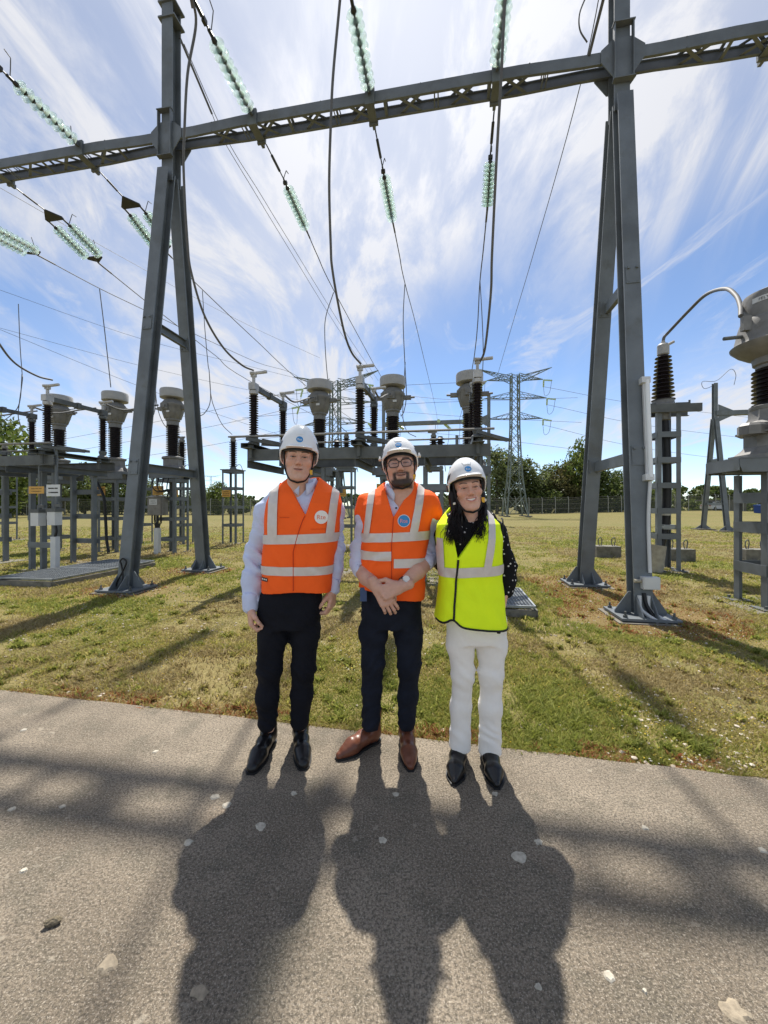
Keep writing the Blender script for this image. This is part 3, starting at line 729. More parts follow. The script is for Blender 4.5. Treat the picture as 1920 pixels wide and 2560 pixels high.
def build_car():
    Y = 60.6; x = (1789-CX)/F0*Y; z0 = float(terrain(np.array([x]), np.array([Y]))[0])
    t = thing('parked_car', 'white hatchback car parked far off behind the slim steel frame', 'car', (x, Y, z0))
    M = Matrix.Translation((x, Y, z0)) @ Matrix.Rotation(R(14), 4, 'Z')
    side = [(-2.05, .32), (-2.1, .62), (-2.0, .92), (-1.72, 1.02), (-1.35, 1.42), (-0.4, 1.5), (0.45, 1.42), (1.05, 1.0), (1.75, .86), (2.08, .68), (2.1, .34)]
    n = len(side); vs = []
    for s, k in ((-1, 1.0), (-1, .8), (1, .8), (1, 1.0)):
        pass
    def ring(y, k): return [M @ V((a, y*(1 if b < 1.0 else k), b)) for a, b in side]
    mb = MB(); a, b = ring(-.86, .78), ring(.86, .78)
    mb.add(a+b, [tuple(range(n)), tuple(range(n, 2*n))[::-1]] + [(i, (i+1) % n, n+(i+1) % n, n+i) for i in range(n)])
    mb.build('body', mat('car_white', (0.72, 0.72, 0.72), 0.25), t, 30)
    gl = mat('car_glass', (0.02, 0.025, 0.03), 0.08)
    for s in (-1, 1):
        mb = MB(); mb.plate([M @ V((px_, s*.80, pz)) for px_, pz in ((-1.5, 1.04), (-1.22, 1.36), (-.35, 1.42), (-.35, 1.04))], M.to_3x3() @ V((0, 1, .25*s)), .02); mb.build('side_window', gl, t)
        mb = MB(); mb.plate([M @ V((px_, s*.80, pz)) for px_, pz in ((-.28, 1.04), (-.28, 1.42), (.42, 1.36), (.95, 1.02))], M.to_3x3() @ V((0, 1, .25*s)), .02); mb.build('side_window', gl, t)
        for ax in (-1.3, 1.32):
            W = MB(); W.lathe([(.06, -.1), (.3, -.1), (.32, -.06), (.32, .06), (.3, .1), (.06, .1)], 16, M @ Matrix.Translation((ax, s*.8, .31)) @ Matrix.Rotation(R(90), 4, 'X')); W.build('wheel', MT['black'], t, 40)
    mb = MB(); mb.plate([M @ V((-1.74, -.66, 1.03)), M @ V((-1.74, .66, 1.03)), M @ V((-1.4, .6, 1.38)), M @ V((-1.4, -.6, 1.38))], M.to_3x3() @ V((-1, 0, .9)), .02); mb.build('rear_window', gl, t)
    for s in (-1, 1):
        mb = MB(); mb.box(M @ V((-2.06, s*.66, .82)), (.06, .22, .16), M.to_3x3()); mb.build('tail_lamp', mat('red_lamp', (.35, .02, .02), .3), t)
build_car()
def build_hut():
    Y = 60; c = at(1818, 1268, Y)
    t = thing('concrete_shelter', 'low grey concrete shelter with flat roof beside the white car', 'shelter', (c.x, Y, 0.4))
    mb = MB(); mb.box((c.x+1.2, Y+1.2, 1.25), (3.6, 2.4, 1.9)); mb.build('wall', MT['concdk'], t)
    mb = MB(); mb.box((c.x+0.2, Y+1.2, 2.28), (6.2, 3.0, 0.16)); mb.build('roof', MT['concdk'], t)
    mb = MB()
    mb.box((c.x-2.6, Y+0.2, 1.2), (0.16, 0.16, 2.0)); mb.build('post', MT['concdk'], t)
    Y = 52; c = at(1905, 1274, Y)
    t = thing('blue_container', 'small blue bin standing far off at the photo edge', 'bin', (c.x, Y, 0.2))
    mb = MB(); mb.box((c.x+0.4, Y, 0.85), (1.9, 1.2, 1.1)); mb.build('tub', mat('blue_plastic', (0.02, 0.06, 0.25), .4), t)
    mb = MB(); mb.prof((c.x-0.6, Y, 1.44), (c.x+1.4, Y, 1.44), [(-.65, -.04), (.65, -.04), (.6, .06), (-.6, .12)]); mb.build('lid', mat('blue_lid', (0.03, 0.08, 0.30), .4), t)
build_hut()
# ================================================================== STEEL GANTRY
V0 = 6.52; UL, UR = -5.17, 2.62; ZB = 8.28          # beam line and centre height
FOOT = {UL: (-5.30, 6.66), UR: (2.40, 6.37)}         # centre between each frame's feet
def foot_of(pu, s): fu, fv = FOOT.get(pu, (pu, V0)); return yd(fu, fv+s*1.02, 0.0)
def build_gantry():
    t = thing('steel_gantry', 'grey steel gantry of A-shaped legs carrying a long laced beam overhead', 'gantry', yd(UL, V0))
    UV = lambda u, v, z: yd(u, v, z)
    ud = yd(1, 0) ; vd = yd(0, 1)
    posts = [UL-7.82, UL, UR, UR+7.82]
    for pu in posts:
        # upper mast
        top = 10.85 if pu == UL else 11.2
        mb = MB(); mb.ibeam(UV(pu, V0, 7.45), UV(pu, V0, top), 0.22, 0.24, 0.022, 0.016, vd); mb.build('mast', MT['steel'], t)
        for z in (top-0.06, top-0.35):
            mb = MB(); mb.box(UV(pu, V0, z), (0.34, 0.30, 0.03), YROT.to_3x3()); mb.build('mast_head_plate', MT['steel'], t)
        for s in (-1, 1):
            foot = foot_of(pu, s); head = UV(pu, V0+s*0.13, 7.60)
            mb = MB(); mb.ibeam(foot, head, 0.215, 0.21, 0.022, 0.016, vd); mb.build('leg', MT['steel'], t)
            # foot plate, stiffeners, bolts, pad
            fc = foot_of(pu, s)
            mb = MB(); mb.box(fc + V((0, 0, 0.012)), (0.66, 0.58, 0.03), YROT.to_3x3()); mb.build('base_plate', MT['steel'], t)
            pad = MB(); pad.box(fc + V((0, 0, -0.066)), (0.76, 0.68, 0.10), YROT.to_3x3()); pad.build('footing', MT['conc'], t)
            for k in (-1, 1):
                mb = MB(); a = fc + ud*0.11*k
                mb.plate([a + V((0, 0, 0.03)) , a + ud*0.19*k + V((0, 0, 0.03)), a + ud*0.19*k + V((0, 0, 0.06)), a + ud*0.03*k + V((0, 0, 0.30)), a + V((0, 0, 0.30))], vd, 0.016)
                mb.build('stiffener', MT['steel'], t)
                for q in (-0.085, 0.085):
                    mb = MB(); a = fc + vd*0.105*k + ud*q
                    mb.plate([a + V((0, 0, 0.03)), a + vd*0.17*k + V((0, 0, 0.03)), a + vd*0.17*k + V((0, 0, 0.05)), a + V((0, 0, 0.25))], ud, 0.014)
                    mb.build('stiffener', MT['steel'], t)
                for q in (-1, 1):
                    mb = MB(); b = fc + ud*0.27*k + vd*0.23*q
                    mb.lathe([(0.028, 0.028), (0.028, 0.055), (0.014, 0.056), (0.014, 0.10)], 6, Matrix.Translation(b)); mb.build('bolt', MT['steel_dk'], t)
        # splice plates on the near leg faces, braces between the legs
        for z in (2.05, 4.62):
            la, lb = [foot_of(pu, q).lerp(UV(pu, V0+q*0.13, 7.60), z/7.60) for q in (-1, 1)]
            mb = MB(); mb.chan(la+vd*.1, lb-vd*.1, 0.07, 0.16, 0.012, V((0, 0, 1)), 1); mb.build('brace', MT['steel'], t)
            for s in (-1, 1):
                f = foot_of(pu, s).lerp(UV(pu, V0+s*0.13, 7.60), z/7.60)
                tilt = Matrix.Rotation(-YA, 3, 'Z') @ Matrix.Rotation(s*math.atan2(0.89, 7.60), 3, 'X')
                mb = MB(); c = f - vd*0.113
                mb.box(c, (0.17, 0.014, 0.26), tilt)
                for a in (-0.055, 0.055):
                    for b in (-0.095, 0.095): mb.box(c + ud*a + V((0, 0, b)) - vd*0.012, (0.028, 0.02, 0.028), tilt)
                mb.build('splice_plate', MT['steel'], t)
        # node plates where mast, beam and legs meet
        for s in (-1, 1):
            o = V0 + s*0.140
            pl = [(-.31, -.09), (-.31, .09), (-.13, .24), (.13, .24), (.31, .09), (.31, -.09), (.13, -.34), (-.13, -.34)]
            mb = MB(); mb.plate([UV(pu+a, o, ZB+b) for a, b in pl], vd, 0.014); mb.build('gusset', MT['steel'], t)
        mb = MB()
        for a in (-.13, .13):
            mb.box(UV(pu+a, V0-0.170, ZB), (0.016, 0.07, 0.86), YROT.to_3x3())
        for b in (-.42, .43): mb.box(UV(pu, V0-0.170, ZB+b), (0.30, 0.09, 0.016), YROT.to_3x3())
        mb.build('node_frame', MT['steel'], t)
    # beam: two channels, pinched together at the masts
    def halfw(u):
        d = min(abs(u-p) for p in posts)
        return float(np.interp(d, [0, 0.55, 1.5, 9], [0.128, 0.128, 0.160, 0.160]))
    us = sorted(set([posts[0]-0.7, posts[-1]+0.7] + [p+k for p in posts for k in (-1.5, -0.55, 0.55, 1.5)]))
    us = [u for u in us if posts[0]-0.8 <= u <= posts[-1]+0.8]
    for s in (-1, 1):
        for i in range(len(us)-1):
            a, b = us[i], us[i+1]
            mb = MB(); mb.chan(UV(a, V0+s*halfw(a), ZB), UV(b+0.003, V0+s*halfw(b), ZB), 0.042, 0.178, 0.012, V((0, 0, 1)), 1 if s > 0 else -1)
            mb.build('chord', MT['steel'], t)
    # lacing in the lower and upper planes
    k = 0; u = posts[0]+0.75
    while u < posts[-1]-0.6:
        d = min(abs(u-p) for p in posts)
        if d > 0.7:
            for z in (ZB-0.076, ZB+0.078):
                w = halfw(u)-0.013; mb = MB()
                if k % 4 == 0:
                    for e in (-0.03, 0.03): mb.bar(UV(u+e, V0-w, z), UV(u+e, V0+w, z), 0.018, 0.012)
                elif k % 4 == 2: mb.bar(UV(u, V0-w, z), UV(u, V0+w, z), 0.05, 0.012)
                else:
                    mb.bar(UV(u-0.19, V0-w, z), UV(u+0.19, V0+w, z), 0.045, 0.010); mb.bar(UV(u+0.19, V0-w, z+0.011), UV(u-0.19, V0+w, z+0.011), 0.045, 0.010)
                mb.build('lacing_bar', MT['steel'], t)
        u += 0.43; k += 1
    # hanger clamps for the strings
    for u in (-9.08, -7.02, -3.43, -1.305, 0.765, 4.7, 6.8):
        mb = MB(); mb.box(UV(u, V0-0.172, ZB), (0.16, 0.04, 0.28), YROT.to_3x3()); mb.box(UV(u, V0-0.22, ZB+0.06), (0.05, 0.10, 0.09), YROT.to_3x3())
        mb.box(UV(u, V0+0.172, ZB-0.03), (0.16, 0.04, 0.25), YROT.to_3x3()); mb.box(UV(u, V0+0.21, ZB-0.12), (0.05, 0.09, 0.08), YROT.to_3x3())
        mb.box(UV(u, V0, ZB-0.118), (0.14, 0.36, 0.014), YROT.to_3x3()); mb.build('hanger_clamp', MT['steel'], t)
    return t
GANTRY = build_gantry()

# ------------------------------------------------------------------ glass insulator strings
DISC = MB(); DISC.lathe([(0.030, 0.012), (0.05, 0.018), (0.085, 0.010), (0.112, -0.012), (0.125, -0.040), (0.121, -0.046), (0.112, -0.032), (0.103, -0.030), (0.100, -0.052), (0.094, -0.052), (0.088, -0.026),
                         (0.078, -0.024), (0.075, -0.052), (0.068, -0.052), (0.062, -0.022), (0.052, -0.022), (0.049, -0.05), (0.043, -0.05), (0.036, -0.020), (0.030, -0.020)], 24, None, False)
DISC = DISC.mesh('glass_disc', 50); DISC.materials.append(MT['glass'])
CAP = MB(); CAP.lathe([(0.012, 0.085), (0.022, 0.08), (0.036, 0.055), (0.044, 0.02), (0.044, 0.008), (0.03, 0.0), (0.03, -0.018), (0.014, -0.02), (0.012, -0.065)], 12); CAP = CAP.mesh('metal_cap', 50); CAP.materials.append(MT['dark'])
def zmat(p, d):
    d = V(d).normalized(); return Matrix.Translation(p) @ d.to_track_quat('Z', 'Y').to_matrix().to_4x4()
def chain(t, p0, p1, n, flip=False):
    p0, p1 = V(p0), V(p1); L_ = (p1-p0).length; d = (p1-p0)/L_
    step = L_/n
    for i in range(n):
        M = zmat(p0 + d*step*(i+0.5), -d if not flip else d)
        o = link('glass_disc', DISC, t); o.matrix_parent_inverse = t.matrix_basis.inverted(); o.matrix_basis = M
        c = link('metal_cap', CAP, None); c.parent = o; c.scale = (1, 1, min(1.0, step/0.146)*1.02)
def horn(p, d, up, l=0.28, hook=True):
    mb = MB(); d = V(d).normalized(); up = V(up).normalized()
    pts = [p, p + up*l*0.45 + d*0.02, p + up*l + d*0.05]
    pts = spline(pts, 4) + ([pts[-1] + d*0.10 + up*0.03] if hook else [])
    mb.tube(pts, 0.008, 6); return mb
SG = 'glass insulator strings on the gantry'
def near_string(u, label, short, z=8.36, n=8, rise=0.0):
    d0 = yd(0, -1, rise).normalized(); p0 = yd(u, V0-0.27, z); p1 = p0 + d0*1.02
    t = thing('insulator_string', label, 'insulator', yd(u, V0-0.4, z), SG)
    chain(t, p0, p1, n, True)
    e = p1 + d0*0.50
    mb = MB(); mb.tube([p1, p1 + d0*0.10], 0.026, 8); mb.tube([p1+d0*0.10, p1+d0*0.26], 0.014, 8); mb.box(p1+d0*0.2, (0.05, 0.07, 0.07), YROT.to_3x3()); mb.tube([p1+d0*0.26, e], [0.028, 0.02], 8); mb.build('end_fitting', MT['dark'], t)
    h = horn(p1+d0*0.05, d0, V((0.25, 0, 1))); h.build('arcing_horn', MT['cable'], t)
    h = horn(p0+d0*0.02, -d0, V((-0.25, 0, 1)), 0.3, False); h.build('arcing_horn', MT['cable'], t)
    mb = MB(); mb.tube([e - d0*0.1, yd(u, -9, z+rise*15)], 0.014, 6); o = mb.build('conductor', MT['cable'], None); tag(o, 'bare conductor leaving the photo from the ' + short, 'conductor', 'overhead conductors')
    return e
NE = {}
NE[0] = near_string(-7.05, 'glass insulator string rising at the far left of the beam', 'string at the beam end beyond the left mast')
NE[1] = near_string(-3.46, 'glass insulator string on the beam just right of the left mast', 'string beside the left mast')
NE[2] = near_string(-1.316, 'glass insulator string above the middle of the beam', 'middle string')
NE[3] = near_string(0.76, 'glass insulator string above the beam nearest the tall right mast', 'string beside the right mast')
NE[4] = near_string(4.72, 'glass insulator string cut off at the top right corner', 'corner string')
def far_string(u, pts_rod, pts_str, pts_wire, label, short, n=10, dbl=False):
    """rod from the beam, one or two strings, then the conductor running away over the yard"""
    a, b = wire_u(u, pts_rod); c, d = wire_u(u, pts_str)
    a = yd(u, V0+0.22, ZB-0.13)
    t = thing('insulator_string', label, 'insulator', a, SG)
    dr = (d-c).normalized()
    mb = MB(); mb.tube([a, a.lerp(b, 0.3)], 0.013, 6); mb.tube([a.lerp(b, 0.3), a.lerp(b, 0.75)], 0.026 if not dbl else 0.02, 8); mb.tube([a.lerp(b, 0.75), b], 0.013, 6); mb.build('tie_rod', MT['dark'], t)
    if dbl:
        sd = yd(1, 0)*0.2
        mb = MB(); mb.plate([b - dr*0.02, b + dr*0.20 - sd*1.15, b + dr*0.26 - sd*1.1, b + dr*0.26 + sd*1.1, b + dr*0.20 + sd*1.15], dr.cross(sd), 0.03); mb.build('yoke_plate', MT['dark'], t)
        mb = MB(); mb.plate([d + dr*0.12, d - dr*0.0 - sd*1.1, d - dr*0.06 - sd*1.0, d - dr*0.06 + sd*1.0, d - dr*0.0 + sd*1.1], dr.cross(sd), 0.03); mb.build('yoke_plate', MT['dark'], t)
        c0 = b + dr*0.40; d0 = d - dr*0.10
        for s in (-1, 1):
            mb = MB(); mb.tube([b + dr*0.22 + sd*s, c0 + sd*s], 0.02, 8); mb.build('end_fitting', MT['dark'], t)
            chain(t, c0 + sd*s, d0 + sd*s, n)
        horn(c0 + sd*1.0, dr, V((0.1, 0, 1)), 0.3).build('arcing_horn', MT['cable'], t); horn(d0 + sd*0.9, -dr, V((-0.2, 0, 1)), 0.34, False).build('arcing_horn', MT['cable'], t)
    else:
        mb = MB(); mb.tube([b, c], 0.018, 8); mb.box(b.lerp(c, 0.5), (0.08, 0.05, 0.06), YROT.to_3x3()); mb.build('end_fitting', MT['dark'], t)
        chain(t, c, d, n)
        horn(b, dr, V((0.15, 0, 1)), 0.22).build('arcing_horn', MT['cable'], t); horn(d, -dr, V((0.1, 0, 1)), 0.26, False).build('arcing_horn', MT['cable'], t)
    w = wire_u(u, pts_wire)
    mb = MB(); mb.tube([d, d.lerp(w[0], 1.0)], 0.022, 8); mb.tube([w[0], w[0].lerp(w[1], 0.25)], 0.020, 6); mb.build('dead_end_clamp', MT['cable'], t)
    last = w[-1]; vlast = last.x*YS + last.y*YC; end = yd(u, max(31.0, vlast+4), 7.9)
    mb = MB(); mb.tube(spline(w + [end], 6), 0.0125, 6); o = mb.build('conductor', MT['cable'], None)
    tag(o, 'conductor running back over the yard from the ' + short, 'conductor', 'overhead conductors')
    return end
far_string(-9.08, [(35, 442), (112, 525)], [(140, 555), (238, 646)], [(247, 658), (363, 752), (440, 812), (540, 890), (625, 953)], 'double insulator string hanging below the beam, left of the A frame', 'double string left of the A frame', 9, True)
far_string(-6.96, [(247, 407), (307, 492)], [(325, 525), (408, 618)], [(417, 631), (467, 683), (505, 723), (640, 851), (767, 966)], 'double insulator string half hidden behind the left A frame', 'half hidden double string', 9, True)
far_string(-11.2, [(-190, 480), (-95, 545)], [(-50, 575), (85, 632)], [(96, 639), (247, 720), (359, 774), (478, 831), (640, 905), (754, 952)], 'double insulator string at the left photo edge below the beam', 'double string at the photo edge', 9, True)
far_string(-3.36, [(667, 349), (709, 447)], [(717, 467), (762, 567)], [(768, 580), (794, 640), (834, 725), (933, 908), (955, 946)], 'single insulator string below the beam leftmost of three in the middle bay', 'leftmost single string', 10)
far_string(-1.296, [(937, 311), (956, 417)], [(960, 440), (980, 546)], [(983, 560), (999, 640), (1013, 711), (1053, 868), (1093, 1046)], 'single insulator string below the beam in the centre of the middle bay', 'central single string', 10)
far_string(0.77, [(1236, 266), (1226, 386)], [(1226, 401), (1219, 511)], [(1218, 525), (1207, 637), (1200, 702), (1179, 930)], 'single insulator string below the beam right of the middle bay', 'single string nearest the right mast', 10)

def wire(name, pts, r, label, cat='cable', group=None, n=6, m='cable', seg=8):
    mb = MB(); mb.tube(spline(pts, seg), r, n); o = mb.build(name, MT[m], None, 60); tag(o, label, cat, group); return o
G1 = 'droppers to the switch poles'
def drop(u0, pts, Ys, label, first):
    P = [first] + [at(px, py, Y) for (px, py), Y in zip(pts, Ys)]
    mb = MB(); mb.tube(spline(P, 8), 0.0185, 8)
    mb.tube([first, first.lerp(P[1], 0.5)], 0.028, 8)
    o = mb.build('dropper_cable', MT['cable'], None, 60); tag(o, label, 'cable', G1)
drop(-3.46, [(490, 58), (469, 185), (461, 328), (459, 424), (469, 617), (482, 696), (513, 793), (559, 870), (604, 912), (634, 926)], [5.43, 5.5, 5.6, 5.7, 5.95, 6.1, 6.4, 6.85, 7.2, 7.40], 'thick cable dropping past the left mast to the outer switch pole', NE[1])
drop(-1.316, [(850, 0), (833, 185), (827, 309), (823, 463), (827, 617), (830, 667), (843, 747), (861, 832), (879, 881), (902, 910)], [5.1, 5.2, 5.3, 5.5, 5.75, 5.85, 6.1, 6.5, 6.8, 7.06], 'thick cable dropping to the middle switch pole between the men', NE[2])
drop(0.76, [(1263, 0), (1253, 193), (1242, 386), (1230, 637), (1227, 734), (1213, 868), (1200, 905)], [4.78, 4.95, 5.2, 5.7, 5.95, 6.4, 6.72], 'thick cable dropping to the switch pole above the woman', NE[3])
drop(-7.05, [(-60, 640), (-40, 790), (0, 862), (39, 909), (93, 940), (131, 950)], [6.4, 6.7, 7.0, 7.35, 7.85, 8.17], 'thick cable swinging in at the left edge to the outermost switch pole', NE[0] + V((-0.4, 0, 0)))

# earth wires at mast heads
wire('earth_wire', [yd(UL, V0, 10.8), yd(UL-0.15, 3.0, 11.6), yd(UL-0.3, -8, 14)], 0.016, 'earth wire rising out of the photo from the left mast head', 'wire', 'earth wires')
wire('earth_wire', [yd(UL+0.12, V0, 10.8), yd(UL+0.02, 3.0, 11.9), yd(UL, -8, 14.5)], 0.009, 'thinner second earth wire rising from the left mast head', 'wire', 'earth wires')
e1 = wire_u(UL+0.1, [(449, 93), (530, 285)]); far1 = wire_u(UL+0.1, [(559, 351), (640, 486), (709, 600), (852, 832), (932, 948)])
wire('earth_wire', e1, 0.024, 'earth wire clamp rod sloping back from the left mast head', 'wire', 'earth wires')
wire('earth_wire', [e1[1]] + far1, 0.008, 'lower of two thin wires sloping back from the left mast', 'wire', 'earth wires')
far2 = wire_u(UL+0.3, [(460, 110), (566, 345), (648, 480), (720, 598), (862, 828), (946, 952)])
wire('earth_wire', far2, 0.008, 'upper of two thin wires sloping back from the left mast', 'wire', 'earth wires')
wire('earth_wire', [yd(UR, V0+0.1, 11.0)] + wire_u(UR-0.05, [(1452, 208), (1334, 633), (1280, 814), (1245, 934)]), 0.009, 'thin wire sloping back from the tall right mast', 'wire', 'earth wires')
wire('stay_rod', [at(1473, 138, 5.95), at(1488, 78, 5.75), at(1508, 0, 5.5), at(1530, -90, 5.2)], 0.022, 'dark rod clamped on the beam left of the tall right mast', 'rod')
wire('bonding_lead', [at(1468, 106, 5.85), at(1450, 75, 5.8), at(1449, 35, 5.75), at(1466, -10, 5.7), at(1490, -60, 5.6)], 0.011, 'thin curved lead beside the rod at the tall right mast', 'cable')

# thin lines crossing far behind on the left
def fl(pts, Y0, Y1, label, r=0.014):
    n = len(pts); wire('power_line', [at(x, y, Y0 + (Y1-Y0)*i/(n-1)) for i, (x, y) in enumerate(pts)], r, label, 'power line', 'far overhead lines', 5)
fl([(-40, 712), (0, 725), (350, 846), (640, 920), (900, 985)], 24, 45, 'highest thin line crossing the far left sky')
fl([(-40, 812), (0, 820), (343, 912), (617, 974), (800, 1010)], 26, 46, 'upper thin line running behind the left transformers')
fl([(-40, 812), (0, 824), (339, 962), (625, 1063), (900, 1150)], 22, 46, 'lower thin line running behind the left transformers')
fl([(-30, 452), (228, 600), (366, 677), (470, 735), (640, 822), (800, 895)], 18, 42, 'thin line crossing behind the left A frame legs')
# ================================================================== SUBSTATION EQUIPMENT
def shed_profile(z0, z1, rc, rs, n, taper=1.0):
    p = [(rc*1.0, z0)]; st = (z1-z0)/n
    for i in range(n):
        k = 1 + (taper-1)*i/n; z = z0 + i*st
        p += [(rc*k, z+st*0.12), (rs*k, z+st*0.22), (rs*k*0.99, z+st*0.32), (rc*k*1.12, z+st*0.62), (rc*k, z+st*0.85)]
    return p + [(rc*taper, z1)]
def T(x=0, y=0, z=0): return Matrix.Translation((x, y, z))
def sign_part(parent, c, w, h, M3, m='sign', lines=3, thick=0.004, txt='signtext'):
    """flat plate whose face looks towards -y in its local frame, with lines of print too small to read"""
    mb = MB(); mb.box(c, (w, thick, h), M3); o = mb.build('sign_plate', MT[m], parent)
    t = MB(); r = np.random.RandomState(int(abs(c[0]*977+c[2]*131)) % 9999)
    for k in range(lines):
        z = h*(0.5-(k+0.9)/(lines+0.8)); x = -w*0.36 + w*0.06*r.rand(); end = w*(0.30+0.06*r.rand())
        while x < end:
            l = w*(0.025+0.022*r.rand()); q = V(c) + M3 @ V((x+l/2, -thick*0.8, z)); t.box(q, (l, 0.002, h*0.11), M3); x += l + w*(0.012 + 0.035*(r.rand() < 0.2))
    t.build('lettering', MT[txt], o)
    return o
def stand(parent, w, h, battens, ax=0.075, sign=None, Mrot=Matrix.Identity(3), c=(0, 0), bh=0.10):
    """four angle-steel posts with flat battens on every side; built in the parent's local frame"""
    a = w/2; c = V((c[0], c[1], 0))
    for sx in (-1, 1):
        for sy in (-1, 1):
            mb = MB(); P = [(0, 0), (-sx*ax, 0), (-sx*ax, -sy*0.008), (-sx*0.008, -sy*0.008), (-sx*0.008, -sy*ax), (0, -sy*ax)]
            vs = [c + Mrot @ V((sx*a+x, sy*a+y, z)) for z in (0.0, h) for x, y in P]; n = 6
            mb.add(vs, [tuple(range(n)), tuple(range(n, 2*n))] + [(i, (i+1) % n, n+(i+1) % n, n+i) for i in range(n)])
            mb.build('post', MT['steel'], parent)
            mb = MB(); mb.box(c + Mrot @ V((sx*a*0.93, sy*a*0.93, 0.01)), (ax*2.4, ax*2.4, 0.02), Mrot); mb.box(c + Mrot @ V((sx*a*1.12, sy*a*1.12, 0.035)), (0.03, 0.03, 0.05), Mrot); mb.build('foot_plate', MT['steel_dk'], parent)
    for z in battens:
        for s in (-1, 1):
            mb = MB(); mb.box(c + Mrot @ V((0, s*(a+0.004), z)), (w-0.01, 0.008, bh), Mrot); mb.build('batten', MT['steel'], parent)
            mb = MB(); mb.box(c + Mrot @ V((s*(a+0.004), 0, z)), (0.008, w-0.01, bh), Mrot); mb.build('batten', MT['steel'], parent)
    mb = MB(); mb.box(c + V((0, 0, -0.05)), (w+0.55, w+0.45, 0.10), Mrot); mb.build('footing', MT['conc'], parent)
I3 = Matrix.Identity(3)

# ---- current transformer
def make_ct():
    t = thing('current_transformer', 'x', 'transformer')
    stand(t, 0.62, 2.22, (0.42, 1.02, 1.62, 2.16), 0.08)
    mb = MB(); mb.chan((-0.52, -0.36, 2.32), (0.52, -0.36, 2.32), 0.07, 0.2, 0.01, (0, 0, 1), -1); mb.chan((-0.52, 0.36, 2.32), (0.52, 0.36, 2.32), 0.07, 0.2, 0.01, (0, 0, 1), 1)
    mb.box((-0.4, 0, 2.4), (0.12, 0.7, 0.05)); mb.box((0.4, 0, 2.4), (0.12, 0.7, 0.05)); mb.build('top_frame', MT['steel'], t)
    mb = MB(); mb.lathe([(0.1, 2.20), (0.28, 2.20), (0.30, 2.24), (0.30, 2.42), (0.44, 2.43), (0.44, 2.47), (0.40, 2.48), (0.34, 2.56), (0.27, 2.62), (0.27, 2.80), (0.31, 2.82), (0.31, 2.87), (0.2, 2.90)], 8, Matrix.Rotation(R(22.5), 4, 'Z'))
    mb.build('base_tank', MT['cast'], t, 30)
    mb = MB()
    for s in (-1, 1): mb.plate([V((s*0.30, -0.03, 2.47)), V((s*0.42, -0.03, 2.47)), V((s*0.42, -0.03, 2.55)), V((s*0.36, -0.03, 2.62)), V((s*0.30, -0.03, 2.60))], (0, 1, 0), 0.03)
    mb.build('lifting_lug', MT['cast'], t)
    mb = MB(); mb.lathe(shed_profile(2.89, 3.84, 0.125, 0.188, 17), 28); mb.build('porcelain', MT['porc'], t, 35)
    mb = MB(); mb.lathe([(0.12, 3.82), (0.17, 3.83), (0.17, 3.95), (0.20, 3.97), (0.20, 4.02), (0.235, 4.06), (0.29, 4.22), (0.325, 4.40), (0.335, 4.42), (0.335, 4.46), (0.31, 4.48), (0.27, 4.53), (0.22, 4.59), (0.10, 4.61), (0.02, 4.61)], 28)
    o = mb.build('head', MT['cast'], t, 30)
    rb = MB()
    for k in range(10):
        a = 2*math.pi*k/10; d = V((math.cos(a), math.sin(a), 0)); rb.bar(d*0.215+V((0, 0, 4.02)), d*0.325+V((0, 0, 4.38)), 0.014, 0.03, d)
    rb.build('rib', MT['cast'], o)
    mb = MB(); mb.box((-0.02, -0.325, 4.34), (0.21, 0.09, 0.17)); mb.box((-0.02, -0.37, 4.34), (0.11, 0.05, 0.09)); mb.lathe([(0.05, 0), (0.05, 0.1)], 10, T(-0.02, -0.40, 4.34) @ Matrix.Rotation(R(-90), 4, 'X')); mb.build('terminal', MT['cast'], t)
    mb = MB(); mb.box((0.08, -0.318, 4.19), (0.10, 0.012, 0.055)); mb.build('rating_plate', MT['white'], t)
    for s in (-1, 1):
        mb = MB(); mb.box((s*0.40, 0.03, 4.36), (0.2, 0.12, 0.10)); mb.tube([V((s*0.48, 0.03, 4.36)), V((s*0.60, 0.03, 4.37))], 0.028, 8); mb.build('terminal', MT['cast'], t)
    mb = MB()
    for a in (-0.09, 0.0, 0.09): mb.tube([V((a, -0.05, 4.58)), V((a, -0.05, 4.70))], 0.018, 6)
    mb.build('cap_support', MT['cast'], t)
    mb = MB(); mb.lathe([(0.02, 4.64), (0.34, 4.645), (0.35, 4.65), (0.355, 4.86), (0.34, 4.90), (0.15, 4.925), (0.02, 4.93)], 36); mb.build('cap', MT['cappaint'], t, 35)
    sign_part(t, (-0.22, -0.335, 1.86), 0.36, 0.27, I3)
    return t
CT = make_ct()
CTG = 'instrument transformers on lattice stands'
CT['group'] = CTG
cts = [(-12.25, 10.4, 'transformer with pale drum cap partly hidden behind the outer switch pole', 2), (-10.2, 10.4, 'transformer with pale drum cap standing left of the front gantry leg', 5),
       (-8.2, 10.4, 'transformer with pale drum cap framed between the left gantry legs', 0), (-3.58, 10.4, 'transformer with pale drum cap rising behind the clean-shaven man', -4),
       (-1.5, 10.4, 'transformer with pale drum cap rising behind the bearded man', 3), (0.55, 10.4, 'transformer with pale drum cap rising behind the woman', 0)]
for i, (u, v, lab, rz) in enumerate(cts):
    M = Matrix.Translation(yd(u, v, LAWN+0.01)) @ YROT @ Matrix.Rotation(R(rz), 4, 'Z')
    if i == 0: CT.matrix_basis = M; CT['label'] = lab
    else: copy_tree(CT, M, lab)
